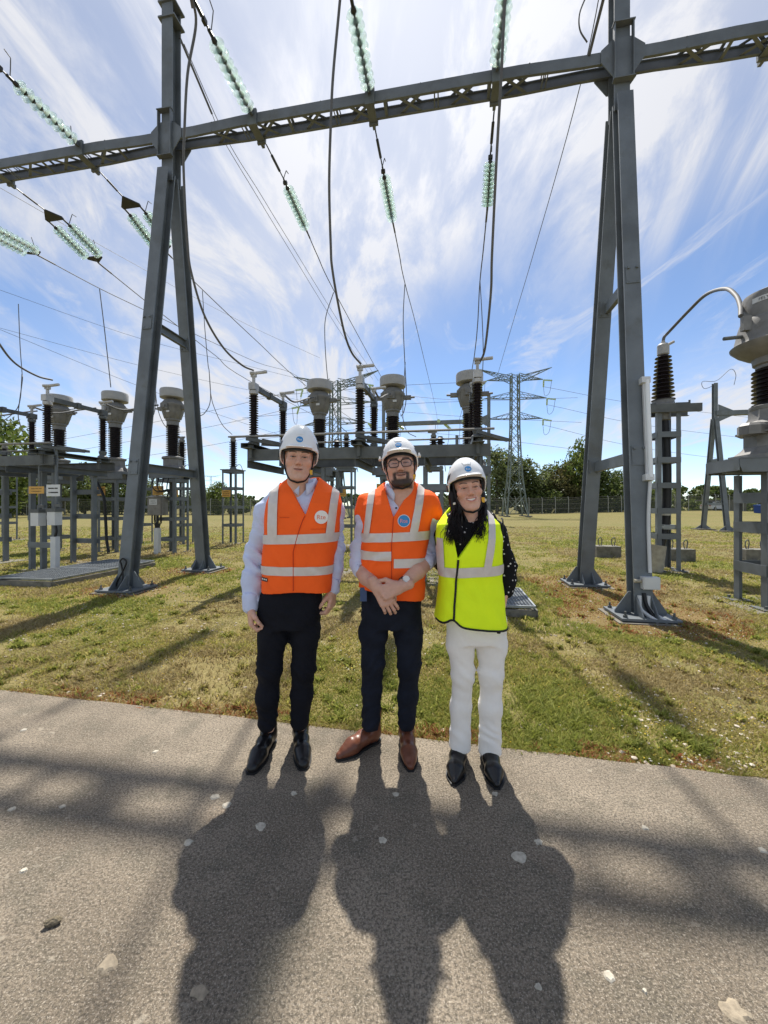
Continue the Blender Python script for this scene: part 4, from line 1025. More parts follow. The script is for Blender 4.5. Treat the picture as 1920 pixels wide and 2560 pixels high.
# marshalling cabinet, hoses
def build_cabinet():
    c = yd(-8.33, 9.95)
    t = thing('marshalling_cabinet', 'grey metal cabinet with white label hung on the transformer stand between the gantry legs', 'cabinet', c)
    M3 = YROT.to_3x3()
    mb = MB(); mb.box(c + V((0, 0, 1.38)), (0.46, 0.26, 0.52), M3); mb.build('case', MT['box'], t)
    mb = MB(); mb.box(c + M3 @ V((0, -0.14, 1.38)), (0.42, 0.016, 0.47), M3); d = mb.build('door', MT['box'], t)
    mb = MB(); mb.plate([c + M3 @ V((-0.27, -0.18, 1.65)), c + M3 @ V((0.27, -0.18, 1.65)), c + M3 @ V((0.27, 0.16, 1.69)), c + M3 @ V((-0.27, 0.16, 1.69))], (0, 0, 1), 0.012); mb.build('rain_hood', MT['box'], t)
    sign_part(t, c + M3 @ V((-0.03, -0.152, 1.50)), 0.25, 0.16, M3, 'white', 2, 0.004, 'ink')
    for k in range(7):
        mb = MB(); x = -0.16 + 0.05*k; e = c + M3 @ V((0.0+0.02*(k-3), -0.02, 0.74)); b = c + M3 @ V((x, -0.03 + 0.02*(k % 2), 1.12))
        mb.tube(spline([b, b + V((0, 0, -0.12 - 0.03*abs(k-3))), e + V((0.01*(k-3), 0, 0.12)), e], 5), 0.013, 6); mb.build('cable', MT['black'], t)
    mb = MB(); p = c + M3 @ V((0.0, -0.02, 0)); mb.box(p + V((0, 0, 0.37)), (0.14, 0.12, 0.76), M3); mb.build('cable_duct', MT['white'], t)
    for k in range(4):
        p = yd(-8.5+0.16*k, 10.0, 2.2)
        wire('control_cable', [p, p + V((0.02, -0.12, -0.22)), p + V((0.18-0.05*k, -0.14, -0.40)), yd(-8.0, 9.98, 1.86), yd(-8.06, 9.98, 1.62)], 0.016, ['first', 'second', 'third', 'fourth'][k] + ' black cable from the left looping into the grey metal cabinet', 'cable', 'control cables above the cabinet', 6, 'black')
    wire('hose', [yd(-10.5, 9.98, 2.2), yd(-10.3, 9.95, 1.95), yd(-10.12, 9.93, 1.6), yd(-10.08, 9.95, 0.9), yd(-10.05, 9.95, 0.4), yd(-9.93, 9.9, 0.0)], 0.042, 'thick black hose running down the transformer stand left of the gantry leg', 'hose', None, 8, 'black')
build_cabinet()

# ---- post insulator on slim lattice stand
def make_ps():
    t = thing('voltage_sensor', 'x', 'insulator post')
    stand(t, 0.56, 2.72, (0.70, 1.36, 2.05, 2.67), 0.065)
    mb = MB(); mb.box((0, 0, 2.735), (0.66, 0.66, 0.03)); mb.lathe([(0.12, 2.75), (0.12, 2.80), (0.09, 2.86)], 12); mb.build('top_plate', MT['steel'], t)
    mb = MB(); mb.lathe(shed_profile(2.86, 3.80, 0.075, 0.145, 14), 20); mb.build('porcelain', MT['porc'], t, 35)
    mb = MB(); mb.lathe([(0.09, 3.79), (0.10, 3.82), (0.10, 3.88), (0.05, 3.90)], 12); mb.box((0, 0, 3.95), (0.14, 0.09, 0.1)); mb.tube([V((-.2, 0, 3.98)), V((.12, 0, 3.98))], 0.03, 8); mb.build('terminal', MT['cast'], t)
    mb = MB(); mb.tube(spline([V((0.1, -.1, 2.84)), V((.34, -.1, 2.92)), V((.42, 0, 2.6))], 5), 0.012, 6); mb.build('earth_lead', MT['cable'], t)
    sign_part(t, (-0.1, -0.30, 1.86), 0.34, 0.25, I3)
    return t
PS = make_ps(); PS['group'] = 'insulator posts on slim lattice stands'
pss = [(583, 14.3, 'slim lattice stand with insulator post and yellow plate left of the clean-shaven man'), (866, 13.6, 'slim lattice stand with yellow plate seen between the two men'),
       (1084, 13.4, 'insulator post behind the switch platform right of the bearded man'), (12, 16.0, 'slim lattice stand at the left photo edge beyond the platform'),
       (352, 14.6, 'slim lattice stand just right of the front gantry leg'), (455, 14.4, 'slim lattice stand behind the rear gantry leg')]
for i, (px, Y, lab) in enumerate(pss):
    p = at(px, HY, Y); M = Matrix.Translation((p.x, Y, LAWN+0.01)) @ YROT
    if i == 0: PS.matrix_basis = M; PS['label'] = lab
    else: copy_tree(PS, M, lab)

# ---- disconnector: platform with three switch poles
def make_disc(sup, drv):
    t = thing('disconnector', 'x', 'switchgear')
    # local frame: x along u, y along v, origin under the middle pole's near insulator
    x0, x1 = -2.2, 2.32
    for y in (-0.06, 1.46):
        mb = MB(); mb.chan((x0, y, 2.38), (x1, y, 2.38), 0.08, 0.21, 0.012, (0, 0, 1), 1 if y > 0.5 else -1); mb.build('beam', MT['steel_dk'], t)
    for x in (-2.1, -1.2, 0.0, 1.25, 2.1):
        mb = MB(); mb.chan((x-0.07, -0.12, 2.20), (x-0.07, 1.52, 2.20), 0.07, 0.14, 0.01, (0, 0, 1), 1); mb.build('cross_member', MT['steel_dk'], t)
    for cx in sup:
        for (sx, sy) in ((-.3, .25), (.3, .25), (-.3, 1.2), (.3, 1.2), (.0, .25)):
            mb = MB(); mb.chan((cx+sx, sy, 0.0), (cx+sx, sy, 2.14), 0.06, 0.11, 0.01, (0, 1, 0), 1); mb.build('post', MT['steel'], t)
        for z in (0.55, 1.15, 1.75):
            for sy in (.19, 1.26):
                mb = MB(); mb.box((cx, sy, z), (0.74, 0.01, 0.12)); mb.build('batten', MT['steel'], t)
        mb = MB(); mb.box((cx, 0.7, -0.05), (1.2, 1.6, 0.10)); mb.build('footing', MT['conc'], t)
    pi = MB(); pi.lathe(shed_profile(0.05, 0.83, 0.052, 0.088, 17), 20); pim = pi.mesh('porcelain', 35); pim.materials.append(MT['porc'])
    for x in (-2.1, 0.0, 2.1):
        mb = MB(); mb.chan((x-0.10, -0.30, 2.53), (x-0.10, 1.62, 2.53), 0.20, 0.09, 0.01, (0, 0, 1), 1); mb.build('pole_base', MT['steel_dk'], t)
        for y in (0.0, 1.33):
            mb = MB(); mb.lathe([(0.11, 2.58), (0.11, 2.62), (0.07, 2.66), (0.085, 2.72), (0.085, 2.75), (0.05, 2.77)], 14, T(x, y, 0)); mb.lathe([(0.035, 2.30), (0.035, 2.5), (0.06, 2.5), (0.06, 2.56)], 10, T(x, y-0.12, 0)); mb.build('insulator_base', MT['steel_dk'], t, 40)
            o = link('porcelain', pim, t); o.matrix_parent_inverse = Matrix.Identity(4); o.location = (x, y, 2.72)
            mb = MB(); mb.lathe([(0.06, 3.54), (0.085, 3.56), (0.085, 3.62), (0.05, 3.64)], 14, T(x, y, 0)); mb.box((x, y, 3.70), (0.13, 0.17, 0.13)); c = mb.build('insulator_cap', MT['alu' if y == 0 else 'steel_dk'], t, 40)
            mb = MB(); mb.box((x, y, 3.84), (0.05, 0.035, 0.16)); mb.box((x, y, 3.92), (0.10, 0.06, 0.06))
            mb.tube([V((x-0.05, y-0.06, 3.95)), V((x+0.05, y+0.0, 3.965)), V((x+0.26, y+0.02, 3.985))], 0.030, 8); mb.build('terminal_clamp', MT['alu'], c)
        mb = MB(); mb.bar((x, 0.08, 3.70), (x, 0.66, 3.71), 0.07, 0.10); mb.bar((x, 0.70, 3.71), (x, 1.26, 3.72), 0.06, 0.085); mb.box((x, 0.68, 3.71), (0.11, 0.09, 0.13)); mb.build('blade', MT['steel_dk'], t)
        sg = MB(); sg.tube(spline([V((x, 1.33, 3.95)), V((x+.02, 1.9, 3.92)), V((x+.06, 2.6, 4.18)), V((x+.10, 3.05, 4.34))], 6), 0.022, 8); sg.build('jumper', MT['cable'], t)
        mb = MB(); mb.bar((x-0.02, -0.25, 2.66), (x+0.55, 0.35, 2.60), 0.04, 0.06); mb.plate([V((x+.1, .1, 2.58)), V((x+.62, .4, 2.58)), V((x+.62, .4, 2.63)), V((x+.12, .1, 2.72))], (-.5, 1, 0), .02); mb.build('crank', MT['steel_dk'], t)
    mb = MB(); mb.tube([V((x0-0.3, -0.16, 2.72)), V((x1+0.05, -0.16, 2.72))], 0.022, 8); mb.build('operating_shaft', MT['cast'], t)
    mb = MB(); mb.tube([V((x0+0.1, 0.5, 2.68)), V((x1-0.2, 0.5, 2.68))], 0.017, 8); mb.build('operating_shaft', MT['cast'], t)
    for x in (-0.55, 1.45):
        mb = MB(); mb.lathe(shed_profile(2.5, 2.70, 0.045, 0.09, 3), 16, T(x, 0.35, 0)); mb.build('support_insulator', MT['porc'], t, 35)
    # drive boxes below
    for x, h in ((drv[0], 0), (drv[1], 0.02)):
        mb = MB(); mb.box((x, 0.05, 1.12+h), (0.20, 0.16, 0.28)); mb.build('drive_box', MT['white'], t)
        mb = MB(); mb.box((x, 0.06, 1.30+h), (0.24, 0.20, 0.07)); mb.lathe([(.05, 1.33+h), (.05, 1.42+h), (.02, 1.44+h)], 8, T(x+.03, 0.06, 0)); mb.box((x+.1, .04, 1.4+h), (.16, .05, .06)); mb.build('gearbox', MT['steel_dk'], t)
        mb = MB(); mb.tube([V((x+.03, 0.06, 1.42+h)), V((x+.03, 0.06, 2.66))], 0.03, 8); mb.build('drive_rod', MT['steel'], t)
    mb = MB(); mb.box((drv[1], 0.06, 0.38), (0.13, 0.10, 0.74)); mb.box((drv[1], 0.06, 0.62), (0.14, 0.11, 0.015)); mb.build('cable_duct', MT['white'], t)
    mb = MB(); mb.tube(spline([V((drv[1]+.03, .05, .98)), V((drv[1]+.05, .05, .86)), V((drv[1], .06, .75))], 4), .025, 6); mb.build('cable', MT['black'], t)
    return t
for u, sup, drv, lab in ((-1.6, (-1.05, 1.2), (1.72, 2.12), 'steel platform with three switch poles behind the three people'), (-10.52, (-0.9, 1.72), (1.80, 2.22), 'steel platform with switch poles at the left photo edge')):
    DS = make_disc(sup, drv); DS['group'] = 'disconnector platforms'; DS['label'] = lab
    DS.matrix_basis = Matrix.Translation(yd(u, 6.9, LAWN+0.01)) @ YROT
def notice(c, w, h, m, lab, cat, lines, txt, name):
    t = thing(name, lab, cat, c); sign_part(t, c, w, h, YROT.to_3x3(), m, lines, 0.005, txt)
notice(at(91, 1225, 8.05), 0.38, 0.15, 'sign', 'yellow plate fixed to the platform leg beside the white notice', 'sign', 2, 'signtext', 'warning_plate')
notice(at(133, 1226, 7.9), 0.33, 0.24, 'white', 'white notice with dark print hung under the left switch platform', 'sign', 2, 'ink', 'notice_board')

# ---- droppers from the conductors to transformers and sensors
G2 = 'thin droppers to the transformers'
def thin(pts, label, r=0.012): wire('dropper_cable', [at(*p) for p in pts], r, label, 'cable', G2)
thin([(46, 760, 12.6), (50, 860, 12.4), (55, 930, 12.3), (56, 950, 12.2), (48, 1010, 12.2), (46, 1045, 12.4), (57, 1080, 13.2)], 'thin dropper at the far left edge behind the switch poles')
thin([(55, 935, 12.2), (50, 1000, 12.2), (36, 1030, 12.3), (0, 1057, 12.5), (-30, 1068, 12.6)], 'branch of the far left dropper curving out of the photo')
thin([(249, 723, 12.0), (262, 830, 11.9), (272, 920, 11.8), (277, 968, 11.7)], 'dropper running down to the drum cap left of the gantry leg', 0.014)
thin([(506, 727, 12.6), (512, 820, 12.2), (520, 910, 12.0), (523, 930, 12.0), (526, 1000, 11.8), (512, 1032, 11.6), (494, 1040, 11.4), (470, 1036, 11.2)], 'dropper looping to the transformer between the gantry legs')
thin([(523, 930, 12.0), (527, 985, 12.4), (536, 1020, 12.9), (556, 1062, 13.6), (580, 1086, 14.2)], 'dropper branch curving to the slim stand left of the men')
thin([(386, 945, 11.8), (389, 990, 11.6), (386, 1030, 11.3), (374, 1048, 11.1), (350, 1048, 11.0)], 'cable loop behind the front gantry leg reaching the transformer')
thin([(388, 950, 11.8), (392, 1010, 12.2), (404, 1050, 13.0), (420, 1070, 13.8), (452, 1078, 14.4)], 'cable branch behind the gantry legs reaching the far stand')
thin([(834, 731, 10.9), (815, 790, 10.9), (812, 840, 10.9), (817, 925, 10.9), (826, 990, 10.9), (836, 1030, 11.4), (850, 1064, 12.4), (872, 1084, 13.5)], 'dropper passing behind the transformer of the clean-shaven man')
thin([(1012, 711, 10.8), (1008, 800, 10.8), (1012, 905, 10.7), (1016, 985, 10.6), (1010, 1028, 10.5), (1002, 1040, 10.4)], 'dropper looping to the transformer behind the bearded man')
thin([(1013, 905, 10.7), (1008, 1000, 11.0), (1008, 1050, 12.0), (1019, 1080, 12.9), (1040, 1092, 13.3)], 'dropper branch behind the bearded man reaching the far post')
thin([(1200, 702, 10.5), (1205, 790, 10.4), (1208, 880, 10.3), (1205, 960, 10.3)], 'dropper running down behind the switch pole above the woman')
thin([(132, 1032, 10.9), (160, 1026, 10.9), (188, 1022, 11.0)], 'short jumper between switch pole and outer transformer')

# ---- gratings
def grating(u0, u1, v0, v1, z, seam, label):
    t = thing('steel_grating', label, 'walkway', yd((u0+u1)/2, (v0+v1)/2)); M3 = YROT.to_3x3()
    mb = MB()
    for (a, b, c, d) in ((u0, v0, u1, v0), (u0, v1, u1, v1), (u0, v0, u0, v1), (u1, v0, u1, v1)):
        mb.bar(yd(a, b, z/2-0.03), yd(c, d, z/2-0.03), 0.07, z-0.02)
    mb.build('kerb', MT['concdk'], t)
    mb = MB()
    segs = [(u0, v0, u1, v0), (u0, v1, u1, v1), (u0, v0, u0, v1), (u1, v0, u1, v1)] + [(u0, s, u1, s) for s in seam]
    for (a, b, c, d) in segs: mb.bar(yd(a, b, z), yd(c, d, z), 0.022, 0.03)
    mb.build('frame', MT['galv'], t)
    mb = MB(); n = int((u1-u0)/0.042); m = int((v1-v0)/0.042)
    for i in range(1, n): u = u0+(u1-u0)*i/n; mb.bar(yd(u, v0, z-0.004), yd(u, v1, z-0.004), 0.006, 0.024)
    for j in range(1, m): v = v0+(v1-v0)*j/m; mb.bar(yd(u0, v, z-0.002), yd(u1, v, z-0.002), 0.006, 0.020)
    o = mb.build('grating_mesh', MT['galv'], t)
grating(-7.95, -6.75, 5.62, 7.95, 0.11, (6.75,), 'long metal grating walkway with dark kerb left of the gantry leg')
grating(0.02, 1.08, 5.1, 6.2, 0.11, (), 'small metal grating walkway behind the woman')

# ---- near transformer cut by the right edge
def build_near_ct():
    c = yd(4.55, 6.28); c.z = LAWN+0.01
    t = thing('current_transformer', 'large transformer with weathered flared head cut by the right photo edge', 'transformer', c, CTG)
    t.matrix_basis = Matrix.Translation(c) @ YROT
    M = t.matrix_basis.copy(); t.matrix_basis = Matrix.Identity(4)
    stand(t, 0.62, 1.86, (0.52, 1.10, 1.52), 0.11, None, I3, (0, 0), 0.15)
    mb = MB(); mb.box((0, 0, 1.97), (1.25, 0.10, 0.20)); mb.build('cross_beam', MT['steel'], t)
    mb = MB(); mb.plate([V((-0.62, -0.34, 1.87)), V((0.62, -0.34, 1.87)), V((0.62, -0.34, 2.05)), V((-0.66, -0.34, 2.05)), V((-0.66, -0.34, 1.97))], (0, 1, 0), 0.012)
    mb.plate([V((-0.62, 0.34, 1.87)), V((0.62, 0.34, 1.87)), V((0.62, 0.34, 2.05)), V((-0.66, 0.34, 2.05)), V((-0.66, 0.34, 1.97))], (0, 1, 0), 0.012)
    mb.box((-0.66, 0, 1.97), (0.012, 0.68, 0.16)); mb.box((0, 0, 2.06), (1.30, 0.70, 0.012)); mb.build('top_frame', MT['steel'], t)
    mb = MB(); mb.lathe([(0.05, 2.07), (0.50, 2.07), (0.50, 2.12), (0.44, 2.13), (0.36, 2.2), (0.33, 2.24), (0.33, 2.42), (0.42, 2.425), (0.42, 2.45), (0.37, 2.46), (0.37, 2.56), (0.31, 2.60), (0.28, 2.66), (0.28, 2.76), (0.05, 2.77)], 8, Matrix.Rotation(R(22.5), 4, 'Z')); mb.build('base_tank', MT['cast'], t, 25)
    mb = MB(); mb.lathe([(0.12, 0), (0.12, 0.14), (0.05, 0.2)], 14, T(-0.1, -0.32, 2.52) @ Matrix.Rotation(R(90), 4, 'X')); mb.lathe([(0.16, 2.4), (0.16, 2.52), (0.12, 2.56)], 8, T(-0.36, -0.12, 0)); mb.build('valve_housing', MT['cast'], t, 30)
    mb = MB(); mb.lathe([(0.26, 2.76), (0.27, 2.78), (0.27, 2.82), (0.22, 2.84)], 28); mb.build('flange', MT['cast'], t, 35)
    mb = MB(); mb.lathe(shed_profile(2.83, 3.36, 0.18, 0.245, 9), 32); mb.build('porcelain', MT['porc'], t, 35)
    mb = MB(); mb.lathe([(0.17, 3.35), (0.20, 3.36), (0.20, 3.40), (0.23, 3.42), (0.24, 3.50), (0.30, 3.53), (0.40, 3.60), (0.475, 3.68), (0.48, 3.70), (0.45, 3.715), (0.43, 3.76), (0.40, 3.92), (0.37, 4.03), (0.355, 4.06), (0.02, 4.06)], 40); h = mb.build('head', MT['cast'], t, 30)
    mb = MB(); mb.lathe([(0.02, 4.05), (0.35, 4.055), (0.352, 4.34), (0.335, 4.40), (0.25, 4.44), (0.02, 4.46)], 40); mb.build('cap', MT['cast'], t, 30)
    mb = MB(); mb.box((-0.42, -0.10, 3.97), (0.10, 0.07, 0.20)); mb.build('terminal', MT['cast'], t)
    mb = MB(); mb.tube([V((-0.42, -0.02, 3.82)), V((-0.66, -0.04, 3.80))], 0.026, 8); mb.build('terminal_stud', MT['steel_dk'], t)
    # maker's plate on the cap: curved strip with print
    mb = MB(); a0, a1 = R(196), R(238); n = 10; vs = []
    for i in range(n+1):
        a = a0+(a1-a0)*i/n
        for z in (4.235, 4.305): vs.append((0.356*math.cos(a), 0.356*math.sin(a), z))
    mb.add(vs, [(2*i, 2*i+2, 2*i+3, 2*i+1) for i in range(n)]); pl = mb.build('maker_plate', MT['white'], t)
    me = text_mesh('FELY', 0.055)
    for v in me.vertices:
        a = R(233) - (v.co.x+0.02 - 0.0)/0.36 * -1 * -1; a = R(205) + (v.co.x + 0.02)/0.357; v.co = V((0.3585*math.cos(a), 0.3585*math.sin(a), 4.25 + v.co.y))
    link('lettering', me, pl, [MT['ink']])
    mb = MB(); mb.lathe([(0.085, 0.3), (0.085, 1.86)], 14, T(0.12, 0.02, 0)); mb.build('cable_trunk', MT['steel_dk'], t)
    sign_part(t, (0.12, -0.335, 1.47), 0.44, 0.26, I3, 'sign', 2)
    t.matrix_basis = M
    return t
def text_mesh(s, size, extr=0.0):
    cu = bpy.data.curves.new('txt', 'FONT'); cu.body = s; cu.size = size; cu.extrude = extr; cu.resolution_u = 3
    o = bpy.data.objects.new('txt', cu); COL.objects.link(o); dg = bpy.context.evaluated_depsgraph_get()
    me = bpy.data.meshes.new_from_object(o.evaluated_get(dg)); bpy.data.objects.remove(o); bpy.data.curves.remove(cu); me.materials.clear(); return me
build_near_ct()

# ---- cable sealing end with its stand
def build_sealing_end():
    Y = 8.5; c = V(((1658-CX)/F0*Y, Y, LAWN+0.01))
    t = thing('cable_sealing_end', 'dark ribbed cable end insulator on a steel stand right of the gantry', 'insulator post')
    stand(t, 0.46, 3.42, (0.75, 1.30, 1.85, 2.40, 2.95), 0.09, None, I3, (0, 0), 0.12)
    mb = MB(); mb.chan((-0.60, -0.30, 3.50), (0.60, -0.30, 3.50), 0.07, 0.17, 0.012, (0, 0, 1), -1); mb.chan((-0.60, 0.22, 3.50), (0.60, 0.22, 3.50), 0.07, 0.17, 0.012, (0, 0, 1), 1); mb.build('cross_beam', MT['steel_dk'], t)
    mb = MB(); mb.lathe([(0.10, 3.28), (0.14, 3.30), (0.14, 3.52), (0.20, 3.56), (0.235, 3.60), (0.235, 3.63), (0.21, 3.66), (0.20, 3.74)], 20); mb.build('base_casting', MT['cast'], t, 30)
    for s in (-1, 1):
        mb = MB(); mb.bar((s*.2, -.1, 3.64), (s*.42, -.18, 3.62), .03, .03); mb.lathe([(.02, 3.55), (.02, 3.68)], 8, T(s*.42, -.18, 0)); mb.build('holding_clamp', MT['steel_dk'], t)
    mb = MB(); mb.lathe(shed_profile(3.72, 4.74, 0.13, 0.225, 12, 0.66), 28); mb.build('ribbed_insulator', MT['porc'], t, 35)
    mb = MB(); mb.lathe([(0.09, 4.73), (0.115, 4.75), (0.115, 4.95), (0.09, 4.98), (0.04, 4.985), (0.04, 5.03), (0.02, 5.08)], 20); mb.tube([V((0.08, -.05, 4.95)), V((.18, -.07, 5.0))], .03, 8); mb.build('top_cap', MT['cappaint'], t, 35)
    mb = MB(); mb.tube(spline([V((0.02, -.02, 3.3)), V((0.04, -.06, 2.4)), V((0.03, -.08, 1.5)), V((-0.0, -.08, 1.0)), V((-0.12, -.10, 0.45)), V((-.16, -.12, .1))], 6), 0.085, 12); mb.build('power_cable', MT['black'], t, 60)
    for z in (0.95, 1.85, 2.38):
        mb = MB(); mb.box((0.03, -.09, z), (.24, .22, .10)); mb.bar((-.22, -.2, z), (.2, -.2, z), .03, .05); mb.build('cable_clamp', MT['galv'], t)
    mb = MB(); mb.lathe([(.088, 1.20), (.09, 1.205), (.09, 1.31), (.088, 1.315)], 14, T(0.02, -.08, 0), False); mb.build('cable_label', MT['white'], t)
    t.matrix_basis = Matrix.Translation(c) @ YROT
    q = MB(); M = Matrix.Translation(at(1635, 1424, 8.25)) @ Matrix.Rotation(R(8), 4, 'Y')
    q.lathe([(.165, -.05), (.165, .53), (.14, .53), (.14, .1)], 22, M, False); o = q.build('cable_pipe', MT['pipe'], None, 40); tag(o, 'beige cement pipe in the lawn swallowing the black cable', 'pipe')
build_sealing_end()
wire('flexible_cable', [at(1658, 852, 8.5), at(1661, 842, 8.48), at(1673, 829, 8.4), at(1724, 775, 7.9), at(1766, 736, 7.3), at(1812, 722, 6.5), at(1839, 738, 6.0), at(1851, 765, 5.65), at(1852, 790, 5.45)], [0.030]*0 or 0.031, 'grey arched cable from the ribbed insulator to the large transformer', 'cable', None, 10)

def block(px, y, Y, label):
    c = at(px, y, Y); c.z = LAWN; t = thing('concrete_block', label, 'block', c, 'concrete blocks with lifting loops'); M3 = YROT.to_3x3()
    mb = MB(); mb.box(c + V((0, 0, .15)), (.62, .4, .32), M3); mb.build('body', MT['concdk'], t)
    for s in (-1, 1):
        mb = MB(); p = c + M3 @ V((s*.17, 0, .3)); a = .5*s
        mb.tube(spline([p, p+V((-.03, 0, .1)), p+V((-.02, 0, .2)), p+V((.04, 0, .24)), p+V((.07, 0, .16)), p+V((.04, 0, 0))], 4), .013, 6); mb.build('lifting_loop', MT['steel_dk'], t)
block(1515, 1390, 10.7, 'low dark concrete block with wire loops seen between the gantry legs')
block(1694, 1398, 10.0, 'low dark concrete block with wire loops right of the cement pipe')
block(1885, 1402, 9.9, 'low dark concrete block behind the transformer stand at the edge')

# ---- lamp tube and conduits on the near right gantry leg
def build_lamp():
    foot = foot_of(UR, -1); head = yd(UR, V0-0.13, 7.60); L_ = lambda z: foot.lerp(head, z/7.60)
    fr = -yd(0, 1)*0.145; ux = yd(1, 0)
    t = thing('tube_lamp', 'white tube lamp fixed upright on the near leg of the right A frame', 'lamp', L_(1.7)+fr)
    d = (head-foot).normalized(); a = L_(1.75)+fr+ux*0.085; b = L_(3.05)+fr+ux*0.085
    mb = MB(); mb.bar(a, b, 0.05, 0.04, yd(0, 1)); mb.build('housing', MT['white'], t)
    mb = MB(); mb.tube([a + ux*.018 - yd(0, .03), b + ux*.018 - yd(0, .03)], .028, 12); mb.build('tube', mat('lamp_tube', (.78, .8, .8), .25), t, 60)
    for p, s in ((a, -1), (b, 1)):
        mb = MB(); mb.bar(p - d*.04, p + d*.04, .105, .10, yd(0, 1)); mb.build('end_cap', MT['white'], t)
    W = 'white cable conduits on the right leg'
    wire('conduit', [a - d*.05 + ux*.02, L_(1.2)+fr*.9+ux*.075, L_(.55)+fr*.9+ux*.07], .022, 'white conduit running from the tube lamp down to the junction box', 'conduit', W, 8, 'white')
    t = thing('junction_box', 'small white junction box low on the near right gantry leg', 'box', L_(.42)+fr)
    mb = MB(); mb.box(L_(.43)+fr+ux*.06, (.19, .09, .15), YROT.to_3x3()); mb.build('case', MT['white'], t)
    mb = MB(); mb.box(L_(.43)+fr*1.3+ux*.06, (.17, .012, .13), YROT.to_3x3()); mb.build('lid', MT['white'], t)
    mb = MB(); mb.tube([L_(.45)+fr-ux*.12, L_(.45)+fr-ux*.04], .022, 8); mb.build('cable_gland', MT['pipe'], t)
    for s, lab in ((-.055, 'left one of two short white conduits bending into the footing'), (.045, 'right one of two short white conduits bending into the footing')):
        wire('conduit', [L_(.27)+fr*.85+ux*s, L_(.12)+fr*.9+ux*s, L_(.05)+fr*1.2+ux*(s+.06), L_(.0)+fr*1.9+ux*(s+.13)], .024, lab, 'conduit', W, 8, 'white')
    q = L_(.3)+fr*.8
    wire('earth_cable', [q+ux*.0, L_(.15)+fr*.95+ux*.02, L_(.0)+fr*1.4+ux*.09], .022, 'dark earth cable between the two short white conduits', 'cable', None, 8, 'black')
    f = foot_of(UL, -1); g = yd(UL, V0-0.13, 7.60); l2 = lambda z: f.lerp(g, z/7.60)
    wire('earth_cable', [l2(.02)+fr*1.0-ux*.1, l2(.15)+fr-ux*.06, l2(.32)+fr+ux*.02, l2(.46)+fr+ux*.07, l2(.52)+fr+ux*.0, l2(.47)+fr-ux*.05, l2(.42)+fr-ux*.02, l2(.2)+fr+ux*.03, l2(.03)+fr*1.2-ux*.02], .013, 'looped dark earth cable at the foot of the left front leg', 'cable', None, 6, 'black')
build_lamp()

# ---- far gantries
def far_frame(u_px, Y, H, label, arm_to=None, aframe=True):
    c = V(((u_px-CX)/F0*Y, Y, 0)); t = thing('steel_gantry', label, 'gantry', c); vd = yd(0, 1)
    if aframe:
        mb = MB(); mb.ibeam(c + V((0, 0, H*0.72)), c + V((0, 0, H)), .2, .2, .02, .015, vd); mb.build('mast', MT['steel'], t)
        for s in (-1, 1):
            mb = MB(); mb.ibeam(c + vd*1.02*s + yd(.55*s*0, 0), c + vd*.1*s + V((0, 0, H*.76)), .2, .2, .02, .015, vd); mb.build('leg', MT['steel'], t)
            mb = MB(); mb.box(c + vd*1.02*s + V((0, 0, .0)), (.9, .8, .08), YROT.to_3x3()); mb.build('footing', MT['conc'], t)
            mb = MB()
            for k in (-1, 1): mb.plate([c+vd*1.02*s+yd(.1*k, 0), c+vd*1.02*s+yd(.42*k, 0), c+vd*1.02*s+yd(.42*k, 0, .06), c+vd*1.02*s+yd(.1*k, 0, .3)], vd, .02)
            mb.build('stiffener', MT['steel'], t)
        for z in (1.5, 4.0):
            w = 1.02*(1-z/(H*.76)*.9); mb = MB(); mb.bar(c - vd*w + V((0, 0, z)), c + vd*w + V((0, 0, z)), .07, .14); mb.build('brace', MT['steel'], t)
    else:
        mb = MB(); mb.ibeam(c + V((0, 0, 0)), c + V((0, 0, H)), .24, .24, .02, .015, vd); mb.build('mast', MT['steel'], t)
    return t, c
t, c = far_frame(1787, 22, 8.4, 'slim steel A frame standing alone on the far meadow')
mb = MB(); z = CH + (HY-1034)/F0*22
mb.bar(c + V((0, 0, z)), c + yd(9.5, 0, z), .3, .26); mb.plate([c + V((.1, -.12, z-.5)), c + V((.9, -.2, z-.13)), c + V((.9, -.2, z+.13)), c + V((.1, -.12, z+.5))], yd(0, 1), .03); mb.build('beam', MT['steel'], t)
wire('earth_wire', [c + V((0, 0, 8.3)), c + V((-.6, 0, 8.1)), c + V((-.7, 0, 8.5)), c + V((.1, 0, 8.55)), c + V((.9, 0, 9.2)), c + V((1.2, 0, 8.9)), c + V((1.1, 0, 8.3))], .014, 'thin curled jumper on top of the far slim A frame', 'wire', None, 5)
t, c = far_frame(1222, 31, 10.4, 'far steel gantry post with crossbeam between the bearded man and the woman', None, False)
mb = MB(); z = CH + (HY-1052)/F0*31; mb.bar(c + yd(-8.6, 0, z), c + V((0, 0, z)), .34, .30); mb.plate([c + V((-.9, -.2, z-.13)), c + V((-.1, -.12, z-.5)), c + V((-.1, -.12, z+.5)), c + V((-.9, -.2, z+.13))], yd(0, 1), .03); mb.build('beam', MT['steel'], t)
c2 = c + yd(-8.6, 0); mb = MB(); mb.ibeam(c2, c2 + V((0, 0, 10.4)), .24, .24, .02, .015, yd(0, 1)); mb.build('mast', MT['steel'], t)
